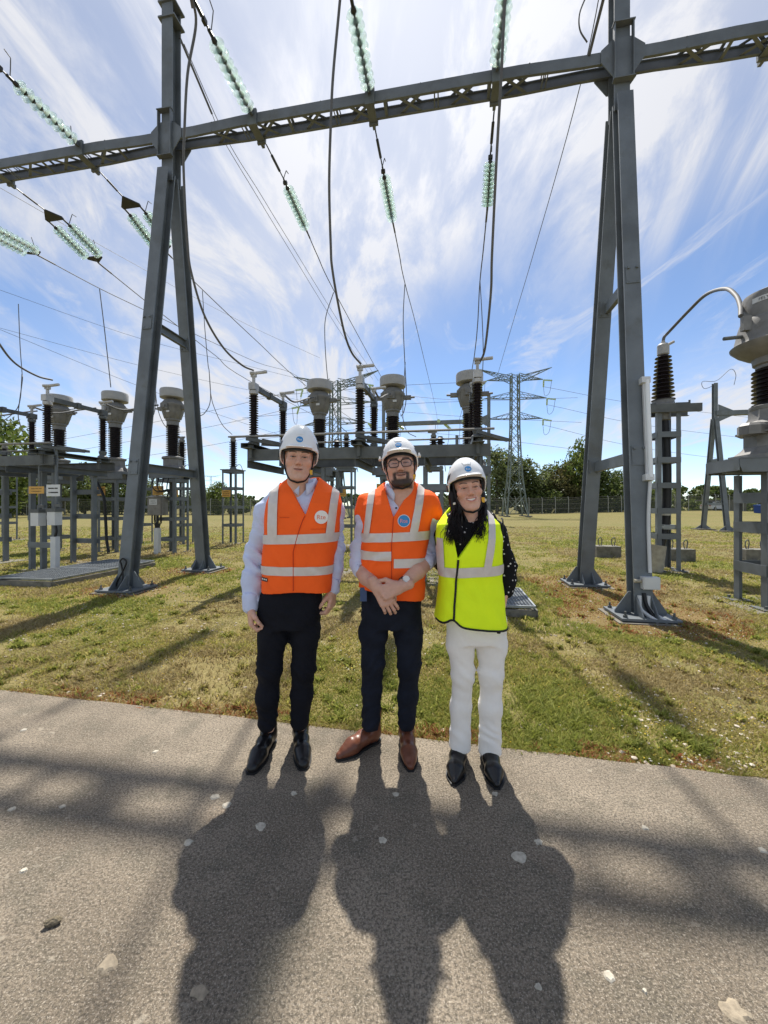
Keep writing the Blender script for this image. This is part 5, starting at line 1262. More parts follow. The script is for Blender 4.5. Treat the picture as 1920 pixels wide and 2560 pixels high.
for px, lab in ((975, 'left'), (1097, 'middle'), (1158, 'right')):
    q = thing('insulator_string', f'small far glass insulators hanging at the {lab} of the distant crossbeam', 'insulator', at(px, 1050, 30.5), 'far glass insulators')
    for s in (-1, 1):
        a = at(px + (0 if s < 0 else 10), 1053 if s < 0 else 1056, 30.5 if s < 0 else 31.5); b = a + V((0.5*s+.3, s*1.3, -.25))
        mb = MB(); mb.tube([a.lerp(b, k/14) for k in range(15)], [0.04 if k % 2 else 0.13 for k in range(15)], 8); mb.build('glass_discs', MT['glassfar'], q)
    mb = MB(); a = at(px-8, 1060, 30.4); mb.tube(spline([a, a + V((0, 0, -1.6)), a + V((.6, 0, -2.2)), a + V((1.0, 0, -1.4)), a + V((1.1, .3, 0))], 5), .018, 5); mb.build('jumper', MT['cable'], q)
# ================================================================== PEOPLE
class Field:
    """signed distance field on a grid; bodies and clothes are grown from it as one continuous surface"""
    def __init__(s, lo, hi, h):
        s.lo = np.array(lo, float); s.h = h
        s.n = np.ceil((np.array(hi)-s.lo)/h).astype(int)+1
        s.D = np.full(s.n, 1.0, np.float32)
        s.ax = [s.lo[i]+h*np.arange(s.n[i]) for i in range(3)]
    def _sl(s, lo, hi):
        a = np.clip(np.floor((np.array(lo)-s.lo)/s.h).astype(int), 0, s.n); b = np.clip(np.ceil((np.array(hi)-s.lo)/s.h).astype(int)+1, 0, s.n)
        return tuple(slice(a[i], max(a[i], b[i])) for i in range(3))
    def grid(s, sl=None):
        sl = sl or (slice(None),)*3
        return s.ax[0][sl[0]][:, None, None], s.ax[1][sl[1]][None, :, None], s.ax[2][sl[2]][None, None, :]
    def put(s, fn, lo, hi, k=0.0, op='add'):
        m = 0.02+k+2*s.h; sl = s._sl(np.array(lo)-m, np.array(hi)+m); D = s.D[sl]
        if D.size == 0: return s
        d = fn(*s.grid(sl)).astype(np.float32)
        if op == 'sub': d = -d; sg = -1
        else: sg = 1
        a, b = (D, d) if sg == 1 else (-D, -d)
        if k > 0:
            h = np.maximum(k-np.abs(a-b), 0)/k; r = np.minimum(a, b)-h*h*k*0.25
        else: r = np.minimum(a, b)
        s.D[sl] = r if sg == 1 else -r
        return s
    def cone(s, a, b, ra, rb=None, k=0.02, op='add', sq=(1, 1, 1)):
        rb = ra if rb is None else rb; a = np.array(a, float); b = np.array(b, float); q = np.array(sq, float); ba = (b-a)/q; L2 = max(ba@ba, 1e-12)
        def fn(x, y, z):
            px, py, pz = (x-a[0])/q[0], (y-a[1])/q[1], (z-a[2])/q[2]
            t = np.clip((px*ba[0]+py*ba[1]+pz*ba[2])/L2, 0, 1)
            return (np.sqrt((px-ba[0]*t)**2+(py-ba[1]*t)**2+(pz-ba[2]*t)**2)-(ra+(rb-ra)*t))*min(q)
        m = max(ra, rb)*max(q); return s.put(fn, np.minimum(a, b)-m, np.maximum(a, b)+m, k, op)
    def path(s, pts, rs, k=0.02, op='add', sq=(1, 1, 1)):
        for i in range(len(pts)-1): s.cone(pts[i], pts[i+1], rs[i], rs[i+1], k, op, sq)
        return s
    def ell(s, c, r, k=0.02, op='add', M=None):
        c = np.array(c, float); r = np.array(r, float); Mi = None if M is None else np.array(M.to_3x3().inverted())
        def fn(x, y, z):
            p = [x-c[0], y-c[1], z-c[2]]
            if Mi is not None: p = [Mi[i, 0]*p[0]+Mi[i, 1]*p[1]+Mi[i, 2]*p[2] for i in range(3)]
            k0 = np.sqrt((p[0]/r[0])**2+(p[1]/r[1])**2+(p[2]/r[2])**2); k1 = np.sqrt((p[0]/r[0]**2)**2+(p[1]/r[1]**2)**2+(p[2]/r[2]**2)**2)+1e-9
            return k0*(k0-1)/k1
        m = r.max() if M is not None else r; return s.put(fn, c-m, c+m, k, op)
    def loft(s, keys, k=0.02, n=2.4, op='add'):
        """keys: (z, centre x, centre y, half width, half depth)"""
        K = np.array(keys, float)
        def fn(x, y, z):
            zz = z[0, 0]; zi = np.clip(zz, K[0, 0], K[-1, 0])
            def sm(c):
                v = np.interp(zi, K[:, 0], K[:, c]); return v[None, None, :]
            cx, cy_, wx, wy = sm(1), sm(2), sm(3), sm(4)
            q = (np.abs((x-cx)/wx)**n+np.abs((y-cy_)/wy)**n)**(1/n)
            d = (q-1)*np.minimum(wx, wy)
            return np.maximum(d, np.maximum(K[0, 0]-z, z-K[-1, 0]))
        m = K[:, 3].max()+abs(K[:, 1]).max(); md = K[:, 4].max()+abs(K[:, 2]).max()
        return s.put(fn, (-m, -md, K[0, 0]), (m, md, K[-1, 0]), k, op)
    def ripple(s, amp, k, sh, seed, mask):
        x, y, z = s.grid(); keep = s.D; s.D = np.zeros_like(keep); s.noise(1.0, (5, 5, 6), seed, None, 2); n1 = s.D; s.D = np.zeros_like(keep); s.noise(1.0, (9, 9, 9), seed+1, None, 1); n2 = s.D
        w = np.sin(k*(z+sh[0]*x+sh[1]*y)+9*n1)*np.clip(.55+1.6*n2, 0, 1.3); s.D = keep+(amp*mask(x, y, z)*w).astype(np.float32); return s
    def noise(s, amp, fr, seed, mask=None, oct=2):
        r = np.random.RandomState(seed); x, y, z = s.grid(); tot = 0
        for o in range(oct):
            g = r.rand(24, 24, 24).astype(np.float32); f = np.array(fr)*2**o
            def ax(v, q): u = v*q+50.3; i = np.floor(u).astype(int); t = u-i; t = t*t*(3-2*t); return i % 24, (i+1) % 24, t.astype(np.float32)
            xi, xj, xt = ax(s.ax[0], f[0]); yi, yj, yt = ax(s.ax[1], f[1]); zi, zj, zt = ax(s.ax[2], f[2])
            def G(a, b, c): return g[np.ix_(a, b, c)]
            X = xt[:, None, None]; Y = yt[None, :, None]; Z = zt[None, None, :]
            c00 = G(xi, yi, zi)*(1-X)+G(xj, yi, zi)*X; c10 = G(xi, yj, zi)*(1-X)+G(xj, yj, zi)*X
            c01 = G(xi, yi, zj)*(1-X)+G(xj, yi, zj)*X; c11 = G(xi, yj, zj)*(1-X)+G(xj, yj, zj)*X
            tot = tot+((c00*(1-Y)+c10*Y)*(1-Z)+(c01*(1-Y)+c11*Y)*Z-0.5)*0.5**o
        s.D += (amp*tot*(1 if mask is None else mask)).astype(np.float32); return s
    def clip(s, fn): s.D = np.maximum(s.D, fn(*s.grid()).astype(np.float32)); return s
    def nets(s):
        D = s.D; nx, ny, nz = D.shape; ins = D < 0
        c = [D[dx:nx-1+dx, dy:ny-1+dy, dz:nz-1+dz] for dx in (0, 1) for dy in (0, 1) for dz in (0, 1)]
        si = sum((q < 0).astype(np.int8) for q in c); act = (si > 0) & (si < 8)
        ids = np.argwhere(act); idx = np.full(act.shape, -1, np.int64); idx[act] = np.arange(len(ids))
        cv = np.stack([q[act] for q in c], 1); off = np.array([(dx, dy, dz) for dx in (0, 1) for dy in (0, 1) for dz in (0, 1)], float)
        acc = np.zeros((len(ids), 3)); cnt = np.zeros(len(ids))
        for a in range(8):
            for b in range(a+1, 8):
                if np.abs(off[a]-off[b]).sum() != 1: continue
                va, vb = cv[:, a], cv[:, b]; m = (va < 0) != (vb < 0); t = np.where(m, va/(va-vb+1e-12), 0)[:, None]
                acc += np.where(m[:, None], off[a]*(1-t)+off[b]*t, 0); cnt += m
        P = s.lo+s.h*(ids+acc/cnt[:, None]); F = []
        for ax in range(3):
            sl0 = [slice(None)]*3; sl1 = [slice(None)]*3; sl0[ax] = slice(0, -1); sl1[ax] = slice(1, None)
            e = np.argwhere(ins[tuple(sl0)] != ins[tuple(sl1)]); u, v = [(1, 2), (2, 0), (0, 1)][ax]
            lim = np.array(act.shape); ok = (e[:, u] > 0) & (e[:, v] > 0) & (e[:, u] < lim[u]) & (e[:, v] < lim[v]); e = e[ok]
            du = np.zeros(3, int); du[u] = 1; dv = np.zeros(3, int); dv[v] = 1
            q = [idx[tuple((e-o).T)] for o in (du+dv, dv, np.zeros(3, int), du)]
            quad = np.stack(q, 1); flip = ~ins[tuple(e.T)]; quad[flip] = quad[flip][:, ::-1]; F.append(quad)
        return P, np.concatenate(F)
def np_mesh(name, P, Fc, cols=None):
    me = bpy.data.meshes.new(name); me.vertices.add(len(P)); me.vertices.foreach_set('co', P.astype(np.float32).ravel())
    k = Fc.shape[1]; n = len(Fc); me.loops.add(n*k); me.loops.foreach_set('vertex_index', Fc.astype(np.int32).ravel())
    me.polygons.add(n); me.polygons.foreach_set('loop_start', (np.arange(n)*k).astype(np.int32)); me.polygons.foreach_set('loop_total', np.full(n, k, np.int32))
    if cols is not None:
        a = me.attributes.new('Col', 'FLOAT_COLOR', 'POINT'); a.data.foreach_set('color', np.concatenate([cols, np.ones((len(P), 1))], 1).astype(np.float32).ravel())
    me.update(); me.validate(); me.polygons.foreach_set('use_smooth', [True]*len(me.polygons)); return me
def smooth(P, Fc, it=1):
    e = np.concatenate([Fc[:, [0, 1]], Fc[:, [1, 2]], Fc[:, [2, 3]], Fc[:, [3, 0]]]); n = len(P)
    for _ in range(it):
        acc = np.zeros_like(P); c = np.zeros(n)
        for i in range(3): acc[:, i] = np.bincount(e[:, 0], P[e[:, 1], i], n)+np.bincount(e[:, 1], P[e[:, 0], i], n)
        c = np.bincount(e[:, 0], minlength=n)+np.bincount(e[:, 1], minlength=n); P = 0.5*P+0.5*acc/np.maximum(c, 1)[:, None]
    return P

SKIN = dict(
    attr=mat('skin', (0.5, 0.3, 0.22), 0.5, 0, 0.06, 60, 0.0004, 300, 0.35, attr='Col', sss=0.12),
)
WH = lambda **k: k
FAB = dict(
    shirt=mat('blue_cotton', srgb(200, 210, 236), 0.85, 0, 0.05, 14, 0.006, 22, 0.2),
    shirt2=mat('pale_cotton', srgb(203, 212, 235), 0.85, 0, 0.05, 14, 0.006, 22, 0.2),
    orange=mat('orange_hivis', (1.0, 0.135, 0.018), 0.75, 0, 0.06, 9, 0.006, 14, 0.25),
    lime=mat('lime_hivis', (0.78, 1.0, 0.018), 0.75, 0, 0.06, 9, 0.006, 14, 0.25),
    tape=mat('reflective_tape', (0.62, 0.57, 0.53), 0.45, 0.15, 0.06, 30, 0.0005, 60, 0.5),
    navy=mat('black_navy_trousers', (0.008, 0.009, 0.014), 0.85, 0, 0.25, 9, 0.006, 18, 0.2),
    denim=mat('dark_denim', (0.011, 0.014, 0.024), 0.85, 0, 0.3, 10, 0.006, 18, 0.2),
    white=mat('white_cotton', (0.86, 0.83, 0.79), 0.85, 0, 0.03, 10, 0.006, 18, 0.2),
    blackshoe=mat('black_leather', (0.010, 0.010, 0.011), 0.28, 0, 0.2, 30, 0.0006, 120, 0.5),
    brownshoe=mat('brown_leather', (0.15, 0.052, 0.028), 0.35, 0, 0.25, 25, 0.0006, 120, 0.5),
    helmet=mat('helmet_shell', (0.80, 0.80, 0.79), 0.22, 0, 0.02, 8, 0.0, 10, 0.5),
    hblack=mat('helmet_black', (0.015, 0.016, 0.018), 0.45),
    strap=mat('black_webbing', (0.010, 0.010, 0.011), 0.7),
    yellow=mat('yellow_buckle', (0.75, 0.42, 0.02), 0.4),
    logoblue=mat('logo_blue', (0.03, 0.24, 0.55), 0.4), logowhite=mat('logo_white', (0.82, 0.78, 0.72), 0.5), logoorange=mat('logo_orange', (0.80, 0.16, 0.06), 0.5),
    logopink=mat('logo_pink', (0.85, 0.32, 0.32), 0.5), piping=mat('black_piping', (0.008, 0.008, 0.008), 0.7),
    hair=mat('dark_hair', (0.007, 0.004, 0.0035), 0.45, 0, 0.3, 30, 0, 10, 0.35), pearl=mat('pearl', (0.78, 0.72, 0.62), 0.25), frame=mat('glasses_frame', (0.012, 0.011, 0.012), 0.3),
    metal=mat('watch_steel', (0.6, 0.6, 0.58), 0.25, 0.9), dial=mat('watch_dial', (0.75, 0.72, 0.66), 0.4), gold=mat('gold', (0.75, 0.48, 0.15), 0.25, 0.9), tag=mat('blue_tag', (0.05, 0.09, 0.20), 0.6),
)
def dotted():
    m = mat('dotted_blouse', (0.007, 0.007, 0.008), 0.8, 0, 0.1, 20, 0.0006, 180, 0.2); nt = m.node_tree; N = nt.nodes; L = nt.links
    v = N.new('ShaderNodeTexVoronoi'); v.inputs['Scale'].default_value = 42; v.inputs['Randomness'].default_value = 0.75; tc = N.new('ShaderNodeTexCoord'); L.new(tc.outputs['Object'], v.inputs['Vector'])
    g = N.new('ShaderNodeMath'); g.operation = 'LESS_THAN'; g.inputs[1].default_value = 0.21; L.new(v.outputs['Distance'], g.inputs[0])
    x = N.new('ShaderNodeMix'); x.data_type = 'RGBA'; x.inputs[6].default_value = (0.007, 0.007, 0.008, 1); x.inputs[7].default_value = (0.6, 0.58, 0.56, 1); L.new(g.outputs[0], x.inputs[0]); L.new(x.outputs[2], N['Principled BSDF'].inputs['Base Color']); return m
FAB['dots'] = dotted()
def lens_mat():
    m = bpy.data.materials.new('spectacle_lens'); m.use_nodes = True; nt = m.node_tree; N = nt.nodes; L = nt.links
    t = N.new('ShaderNodeBsdfTransparent'); g = N.new('ShaderNodeBsdfGlossy'); g.inputs['Roughness'].default_value = 0.03; ms = N.new('ShaderNodeMixShader'); ms.inputs[0].default_value = 0.05
    L.new(t.outputs[0], ms.inputs[1]); L.new(g.outputs[0], ms.inputs[2]); L.new(ms.outputs[0], N['Material Output'].inputs[0]); return m
FAB['lens'] = lens_mat()

def head_mesh(o):
    """head in its own frame: origin between the ears, face towards -y"""
    f = Field((-.098, -.135, -.235), (.098, .125, .15), 0.0019)
    jw = o.get('jaw', 1.0); sm = o.get('smile', 0.0); ch = o.get('cheek', 0.0)
    f.ell((0, .014, .038), (.075, .095, .088), 0); f.ell((0, -.028, -.03), (.062*jw, .062, .088), .03)
    for s in (-1, 1):
        f.cone((s*.056*jw, .002, -.05), (s*.026*jw, -.062, -.102), .020, .018, .03)
        f.ell((s*.043, -.060, -.018-.002*sm), (.024+.004*ch, .024+.004*ch, .022), .025)
        f.cone((s*.012, -.086, .026), (s*.046, -.070, .026), .010, .009, .018)
        f.ell((s*.031, -.099, .005), (.021, .018, .0145), .012, 'sub')
        f.ell((s*.031, -.0755, .005), (.0150, .0135, .0125), .004)                       # lidded eye
        f.cone((s*.019, -.0875, .0105), (s*.044, -.0805, .0075), .0032, .0026, .005)        # upper lid fold
        f.ell((s*.0125, -.098, -.034), (.0085, .010, .008), .008)
        f.ell((s*.0065, -.1045, -.042), (.004, .006, .004), .003, 'sub')
        E = Matrix.Rotation(R(18*s), 3, 'Z') @ Matrix.Rotation(R(-8), 3, 'X')
        f.ell((s*.077, .016, .0), (.0075, .021, .031), .008, 'add', E); f.ell((s*.083, .012, .002), (.006, .011, .018), .005, 'sub', E); f.ell((s*.0735, .006, -.024), (.006, .010, .011), .008)
        if sm > 0: f.path([(s*.020, -.092, -.034), (s*.034, -.080, -.050), (s*.037, -.074, -.064)], [.0022, .0026, .002], .008, 'sub')
    f.cone((0, -.084, .024), (0, -.110, -.026), .0065, .0095, .012); f.ell((0, -.108, -.029), (.011, .0105, .0095), .008)
    f.ell((0, -.078, -.107), (.021*jw, .019, .017), .02); f.ell((0, -.074, -.066), (.034, .022, .026), .02)
    cz = lambda x: -.064+sm*.0085*(x/.026)**2
    mw = .023+.006*sm; xs = np.linspace(-mw, mw, 7); yy = lambda x: -.0955+.020*(x/.03)**2
    up = [(x, yy(x)-.001*(1-abs(x)/mw), cz(x)+.0048*(1-(abs(x)/mw)**2)+.0004) for x in xs]; lo_ = [(x, yy(x)+.001, cz(x)-.0065*(1-(x/mw)**2)-.0004) for x in xs]
    if o.get('teeth'): up = [(a, b, c+.0035*(1-(a/mw)**2)) for a, b, c in up]; lo_ = [(a, b, c-.0045*(1-(a/mw)**2)) for a, b, c in lo_]
    f.path(up, [.0032*(1-.5*(abs(x)/mw)**2) for x in xs], .006); f.path(lo_, [.0045*(1-.55*(abs(x)/mw)**2) for x in xs], .006)
    if o.get('teeth'):
        for x in np.linspace(-.018, .018, 7): f.ell((x, yy(x)-.002, cz(x)-.0003), (.006, .008, .0048), .003, 'sub')
        f.path([(x, yy(x)+.0052, cz(x)+.0012) for x in np.linspace(-.021, .021, 7)], [.0052]*7, .001)
    else: f.path([(x, yy(x)-.0032, cz(x)) for x in xs], [.0012, .0020, .0021, .0021, .0021, .0020, .0012], .003, 'sub')
    f.cone((0, .018, -.06), (0, .034, -.23), .058*o.get('neck', 1), .062*o.get('neck', 1), .03)
    P, Fc = f.nets(); P = smooth(P, Fc, 1)
    x, y, z = P.T; ax = np.abs(x)
    base = np.array(o['skin']); C = np.tile(base, (len(P), 1)); nz = np.sin(x*310)*np.sin(y*270+1)*np.sin(z*290+2)
    def blend(col, w): C[:] = C*(1-w[:, None])+np.array(col)*w[:, None]
    st = lambda v, a, b: np.clip((v-a)/(b-a), 0, 1)
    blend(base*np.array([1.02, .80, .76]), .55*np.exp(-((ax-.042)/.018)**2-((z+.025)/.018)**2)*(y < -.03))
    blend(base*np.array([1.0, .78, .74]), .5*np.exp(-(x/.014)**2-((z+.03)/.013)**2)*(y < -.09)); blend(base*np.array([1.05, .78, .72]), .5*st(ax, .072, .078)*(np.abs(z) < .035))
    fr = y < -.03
    if 'stubble' in o: blend(o['stubble'], o.get('stub', .3)*fr*st(-z, .045, .06)*(1-np.exp(-(x/.03)**2-((z+.064)/.012)**2)))
    if 'beard' in o:
        b = st(-z, .040+0, .050)*(y < -.045)*st(.050-ax, 0, .010)*(1-.75*np.exp(-((ax-.037)/.007)**4-((z+.058)/.012)**4)*0)
        side = st(-z, .072, .085)*(y < .0)*st(.062-ax, 0, .01); mus = np.exp(-((z+.049)/.0075)**2)*(ax < .036)*(y < -.06)
        w = np.clip(np.maximum(np.maximum(b*(ax > .026)*(z > -.085), side*.93), np.maximum(mus, st(-z, .078, .085)*(y < -.04)*(ax < .05))), 0, 1)*.96*st(z, -.132, -.122)
        w = w*(1-np.exp(-(x/.012)**2-((z+.081)/.004)**2)*.3); blend(o['beard'], w)
    mz = z-cz(np.clip(x, -mw, mw)); lw = np.clip(1-np.maximum(np.abs(x)/(mw*1.05), 0)**3, 0, 1)*(np.abs(mz+.0015) < (.0105 if o.get('teeth') else .0075))*(y < -.062)
    blend(o['lip'], .75*lw*(ax < mw))
    blend(np.array(o['lip'])*.22, .95*(ax < mw*1.02)*np.exp(-(mz/.0021)**2)*(y < -.062))  # shade in the mouth line, painted as darkened lip colour
    if o.get('teeth'): blend((.80, .77, .72), 1.0*(ax < .0215)*(np.abs(mz-.0006) < .0047*(1-(ax/.025)**2)+.0004)*(y < -.055)*(y > yy(x)-.0035))
    br = np.exp(-((z-(.0275+.006*np.sin(np.clip((ax-.014)/.038, 0, 1)*2.6)))/.0040)**4)*(ax > .013)*(ax < .053)*(y < -.04); blend(o['brow'], o.get('browf', .75)*br)
    ex, ez = (ax-.031)/.0145, (z-.0040)/(o.get('eye', .0036)); ey = (y < -.066)
    ew = (ex**2+ez**2 < 1)*ey; blend((.42, .38, .36), ew.astype(float)); ir = (((ax-.031)/.0068)**2+((z-.0042)/.0060)**2 < 1)*ew; blend((.035, .022, .015), ir.astype(float))
    blend((.03, .02, .016), .95*np.exp(-((z-(.0040+o.get('eye', .0036)*np.sqrt(np.clip(1-ex**2, 0, 1))))/.0019)**2)*(np.abs(ex) < 1.1)*ey)
    blend(base*np.array([.66, .52, .50]), .55*np.exp(-((z-.006)/.014)**2-((ax-.031)/.017)**2)*(y < -.05)*(1-ew)); blend(base*.6, .35*np.exp(-((z+.009)/.0035)**2-((ax-.031)/.013)**2)*ey)  # eye socket and under-eye shade painted into the skin colour
    fold = np.exp(-((ax-(.020+.30*np.clip(-.034-z, 0, .035)))/.0028)**2)*(z < -.032)*(z > -.068)*(y < -.06); blend(base*np.array([.62, .50, .46]), o.get('fold', .4)*fold)  # crease shade of the smile lines, painted as darker skin
    blend(base*np.array([.5, .36, .32]), .8*np.exp(-((ax-.007)/.0035)**2-((z+.0415)/.0028)**2)*(y < -.085)); blend(base*np.array([.72, .58, .54]), .5*np.exp(-((z+.0455)/.004)**2)*(ax < .016)*(y < -.08))  # painted shading: nostrils and the underside of the nose
    blend(base*np.array([.78, .66, .62]), .35*np.exp(-((z+.078)/.005)**2)*(ax < .02)*(y < -.07))  # shade below the lower lip, put into the skin colour
    if 'hair' in o: blend(o['hair'], np.clip(((y > -.002+.4*np.clip(.03-z, 0, 1)) & (z > -.005-.5*np.clip(y-.02, 0, .1)) | ((y > .03) & (z > -.075))).astype(float)*(ax < .079)*(1-(ax > .0735)*(z < .034)*(y < .04)), 0, 1)*o.get('hairf', .9))
    return P, Fc, np.clip(C, 0, 1)

def hand_prims(f, wrist, d, n, side, curl=(35, 50, 35), spread=.06, thumb=(-.5, .6), sc=1.0, curls=None):
    """palm with four fingers and a thumb. d: wrist->fingers, n: palm normal, side: +1/-1 puts the thumb on the d x n side"""
    d = V(d).normalized(); n = V(n); n = (n-d*n.dot(d)).normalized(); w = d.cross(n)*side; W0 = V(wrist)
    f.cone(W0-d*.05*sc, W0, .026*sc, .025*sc, .015)
    kn = []
    for i, (a, l) in enumerate(((.030, .088), (.010, .092), (-.011, .088), (-.030, .080))):
        k = W0+d*l*sc+w*a*sc-n*.002; kn.append(k); f.cone(W0+w*a*.6*sc+d*.012*sc, k, .0150*sc, .0118*sc, .014)
    L = ((.042, .025, .021), (.046, .029, .022), (.043, .027, .021), (.033, .020, .019))
    tips = []
    for i in range(4):
        p = kn[i]; ang = 0; dd = (d+w*spread*(1.5-i)).normalized(); cu = curls[i] if curls else curl
        for j in range(3):
            ang += R(cu[j]); v = (dd*math.cos(ang)+n*math.sin(ang)).normalized(); q = p+v*L[i][j]*sc; r0 = (.0096, .0086, .0078)[j]*sc*(0.92 if i == 3 else 1)
            f.cone(p, q, r0, r0*.93, .004); p = q
        tips.append(p)
    t0 = W0+d*.022*sc+w*.026*sc+n*.006; t1 = t0+(d*.62+w*.62+n*thumb[1]*.5).normalized()*.045*sc; t2 = t1+(d*.9+w*(.25+thumb[0])+n*thumb[1]).normalized()*.033*sc; t3 = t2+(d*.85+w*thumb[0]+n*(thumb[1]+.15)).normalized()*.026*sc
    f.cone(t0, t1, .017*sc, .0125*sc, .014); f.cone(t1, t2, .0112*sc, .0100*sc, .005); f.cone(t2, t3, .0100*sc, .0085*sc, .004)
    return tips
def shoe(parent, heel, ang, m, L=.29, toe=.034, boot=True, sole=None, hh=.0, rnd=.62):
    """one shoe; heel centre on the ground, ang turns the toe (0 = towards the camera, + = viewer's right)"""
    f = Field((-.075, -.30, -.006), (.075, .075, .19), 0.0036)
    f.path([(0, .02, .045), (0, -.06, .052), (0, -.14, .036), (0, -L+.075, .026+hh*.0)], [.036, .038, .041, toe], .03); f.cone((0, -L+.08, .024), (0, -L+.035, .020), toe, toe*rnd, .02)
    f.ell((0, .015, .04), (.036, .042, .045), .02)
    if boot: f.cone((0, .012, .07), (0, .022, .185), .044, .046, .03)
    f.clip(lambda x, y, z: 0*x+0*y+(.004-z)); f.noise(.004, (30, 22, 30), 5)
    P, Fc = f.nets(); s, c = math.sin(ang), math.cos(ang)
    def place(P):
        Q = P.copy(); Q[:, 0] = P[:, 0]*c-P[:, 1]*s*1.0*1; Q[:, 1] = P[:, 0]*s+P[:, 1]*c; return Q+np.array([heel[0], heel[1], heel[2]])
    # outline of the sole from the shoe's own widest line
    o = link('shoe', np_mesh('shoe', place(P), Fc), parent, [m])
    zz = P[:, 2] < .03; hull = []; ys = np.linspace(P[zz, 1].min(), P[zz, 1].max(), 18)
    wl = []
    for y in ys:
        k = zz & (np.abs(P[:, 1]-y) < .008); wl.append((P[k, 0].max()+.0012 if k.any() else .01))
    ring = [(w, y) for w, y in zip(wl, ys)]+[(-w, y) for w, y in zip(wl[::-1], ys[::-1])]
    vs = np.array([(x, y, 0.0) for x, y in ring]+[(x, y, .011) for x, y in ring]); n = len(ring); mb = MB()
    vs = place(vs); mb.add([tuple(v) for v in vs], [tuple(range(n))[::-1], tuple(range(n, 2*n))]+[(i, (i+1) % n, n+(i+1) % n, n+i) for i in range(n)])
    mb.box((heel[0], heel[1]+.0, .012), (.055, .055, .024)); mb.build('sole', sole or FAB['hblack'], o)
    return o
def bvh_of(me): return BVHTree.FromPolygons([v.co for v in me.vertices], [tuple(p.vertices) for p in me.polygons])
def project(bvh, x, z, off, y0=-1.0):
    h = bvh.ray_cast(V((x, y0, z)), V((0, 1, 0)))
    return None if h[0] is None else h[0]+V((0, -off, 0))
def decal_disc(bvh, cx, cz, r, off, m, name, parent, rz=1.0, n=28, rings=4, M=None):
    vs = []; fs = []
    for i in range(rings+1):
        for k in range(n):
            a = 2*math.pi*k/n; q = r*i/rings; p = project(bvh, cx+q*math.cos(a), cz+q*rz*math.sin(a), off); vs.append(p if p is not None else V((cx, 0, cz)))
    for i in range(rings):
        for k in range(n): fs.append((i*n+k, i*n+(k+1) % n, (i+1)*n+(k+1) % n, (i+1)*n+k))
    me = bpy.data.meshes.new(name); me.from_pydata([tuple(v) for v in vs], [], fs); me.validate(); me.polygons.foreach_set('use_smooth', [True]*len(me.polygons))
    return link(name, me, parent, [m])
def decal_poly(bvh, poly, off, m, name, parent):
    """flat outline (x,z) wrapped on a surface: finely cut, then projected"""
    bm = bmesh.new(); vs = [bm.verts.new((x, 0, z)) for x, z in poly]; bm.faces.new(vs); bmesh.ops.triangulate(bm, faces=bm.faces)
    bmesh.ops.subdivide_edges(bm, edges=bm.edges, cuts=3, use_grid_fill=True)
    for v in bm.verts:
        p = project(bvh, v.co.x, v.co.z, off); v.co = p if p is not None else v.co
    me = bpy.data.meshes.new(name); bm.to_mesh(me); bm.free(); me.polygons.foreach_set('use_smooth', [True]*len(me.polygons)); return link(name, me, parent, [m])
def decal_text(bvh, s, size, cx, cz, off, m, parent):
    me = text_mesh(s, size); xs = [v.co.x for v in me.vertices]; ys = [v.co.y for v in me.vertices]; mx = (max(xs)+min(xs))/2; my = (max(ys)+min(ys))/2
    for v in me.vertices:
        p = project(bvh, cx+v.co.x-mx, cz+v.co.y-my, off); v.co = p if p is not None else V((cx, 0, cz))
    return link('lettering', me, parent, [m])
def strip(src, planes, off, m, name, parent):
    """a band cut from a garment's own surface and lifted off it; planes: (point, normal), kept where (p-point).normal < 0"""
    bm = bmesh.new(); bm.from_mesh(src)
    for co, no in planes: bmesh.ops.bisect_plane(bm, geom=bm.verts[:]+bm.edges[:]+bm.faces[:], plane_co=V(co), plane_no=V(no), clear_outer=True)
    bm.normal_update()
    for v in bm.verts: v.co += v.normal*off
    me = bpy.data.meshes.new(name); bm.to_mesh(me); bm.free(); me.polygons.foreach_set('use_smooth', [True]*len(me.polygons)); return link(name, me, parent, [m])
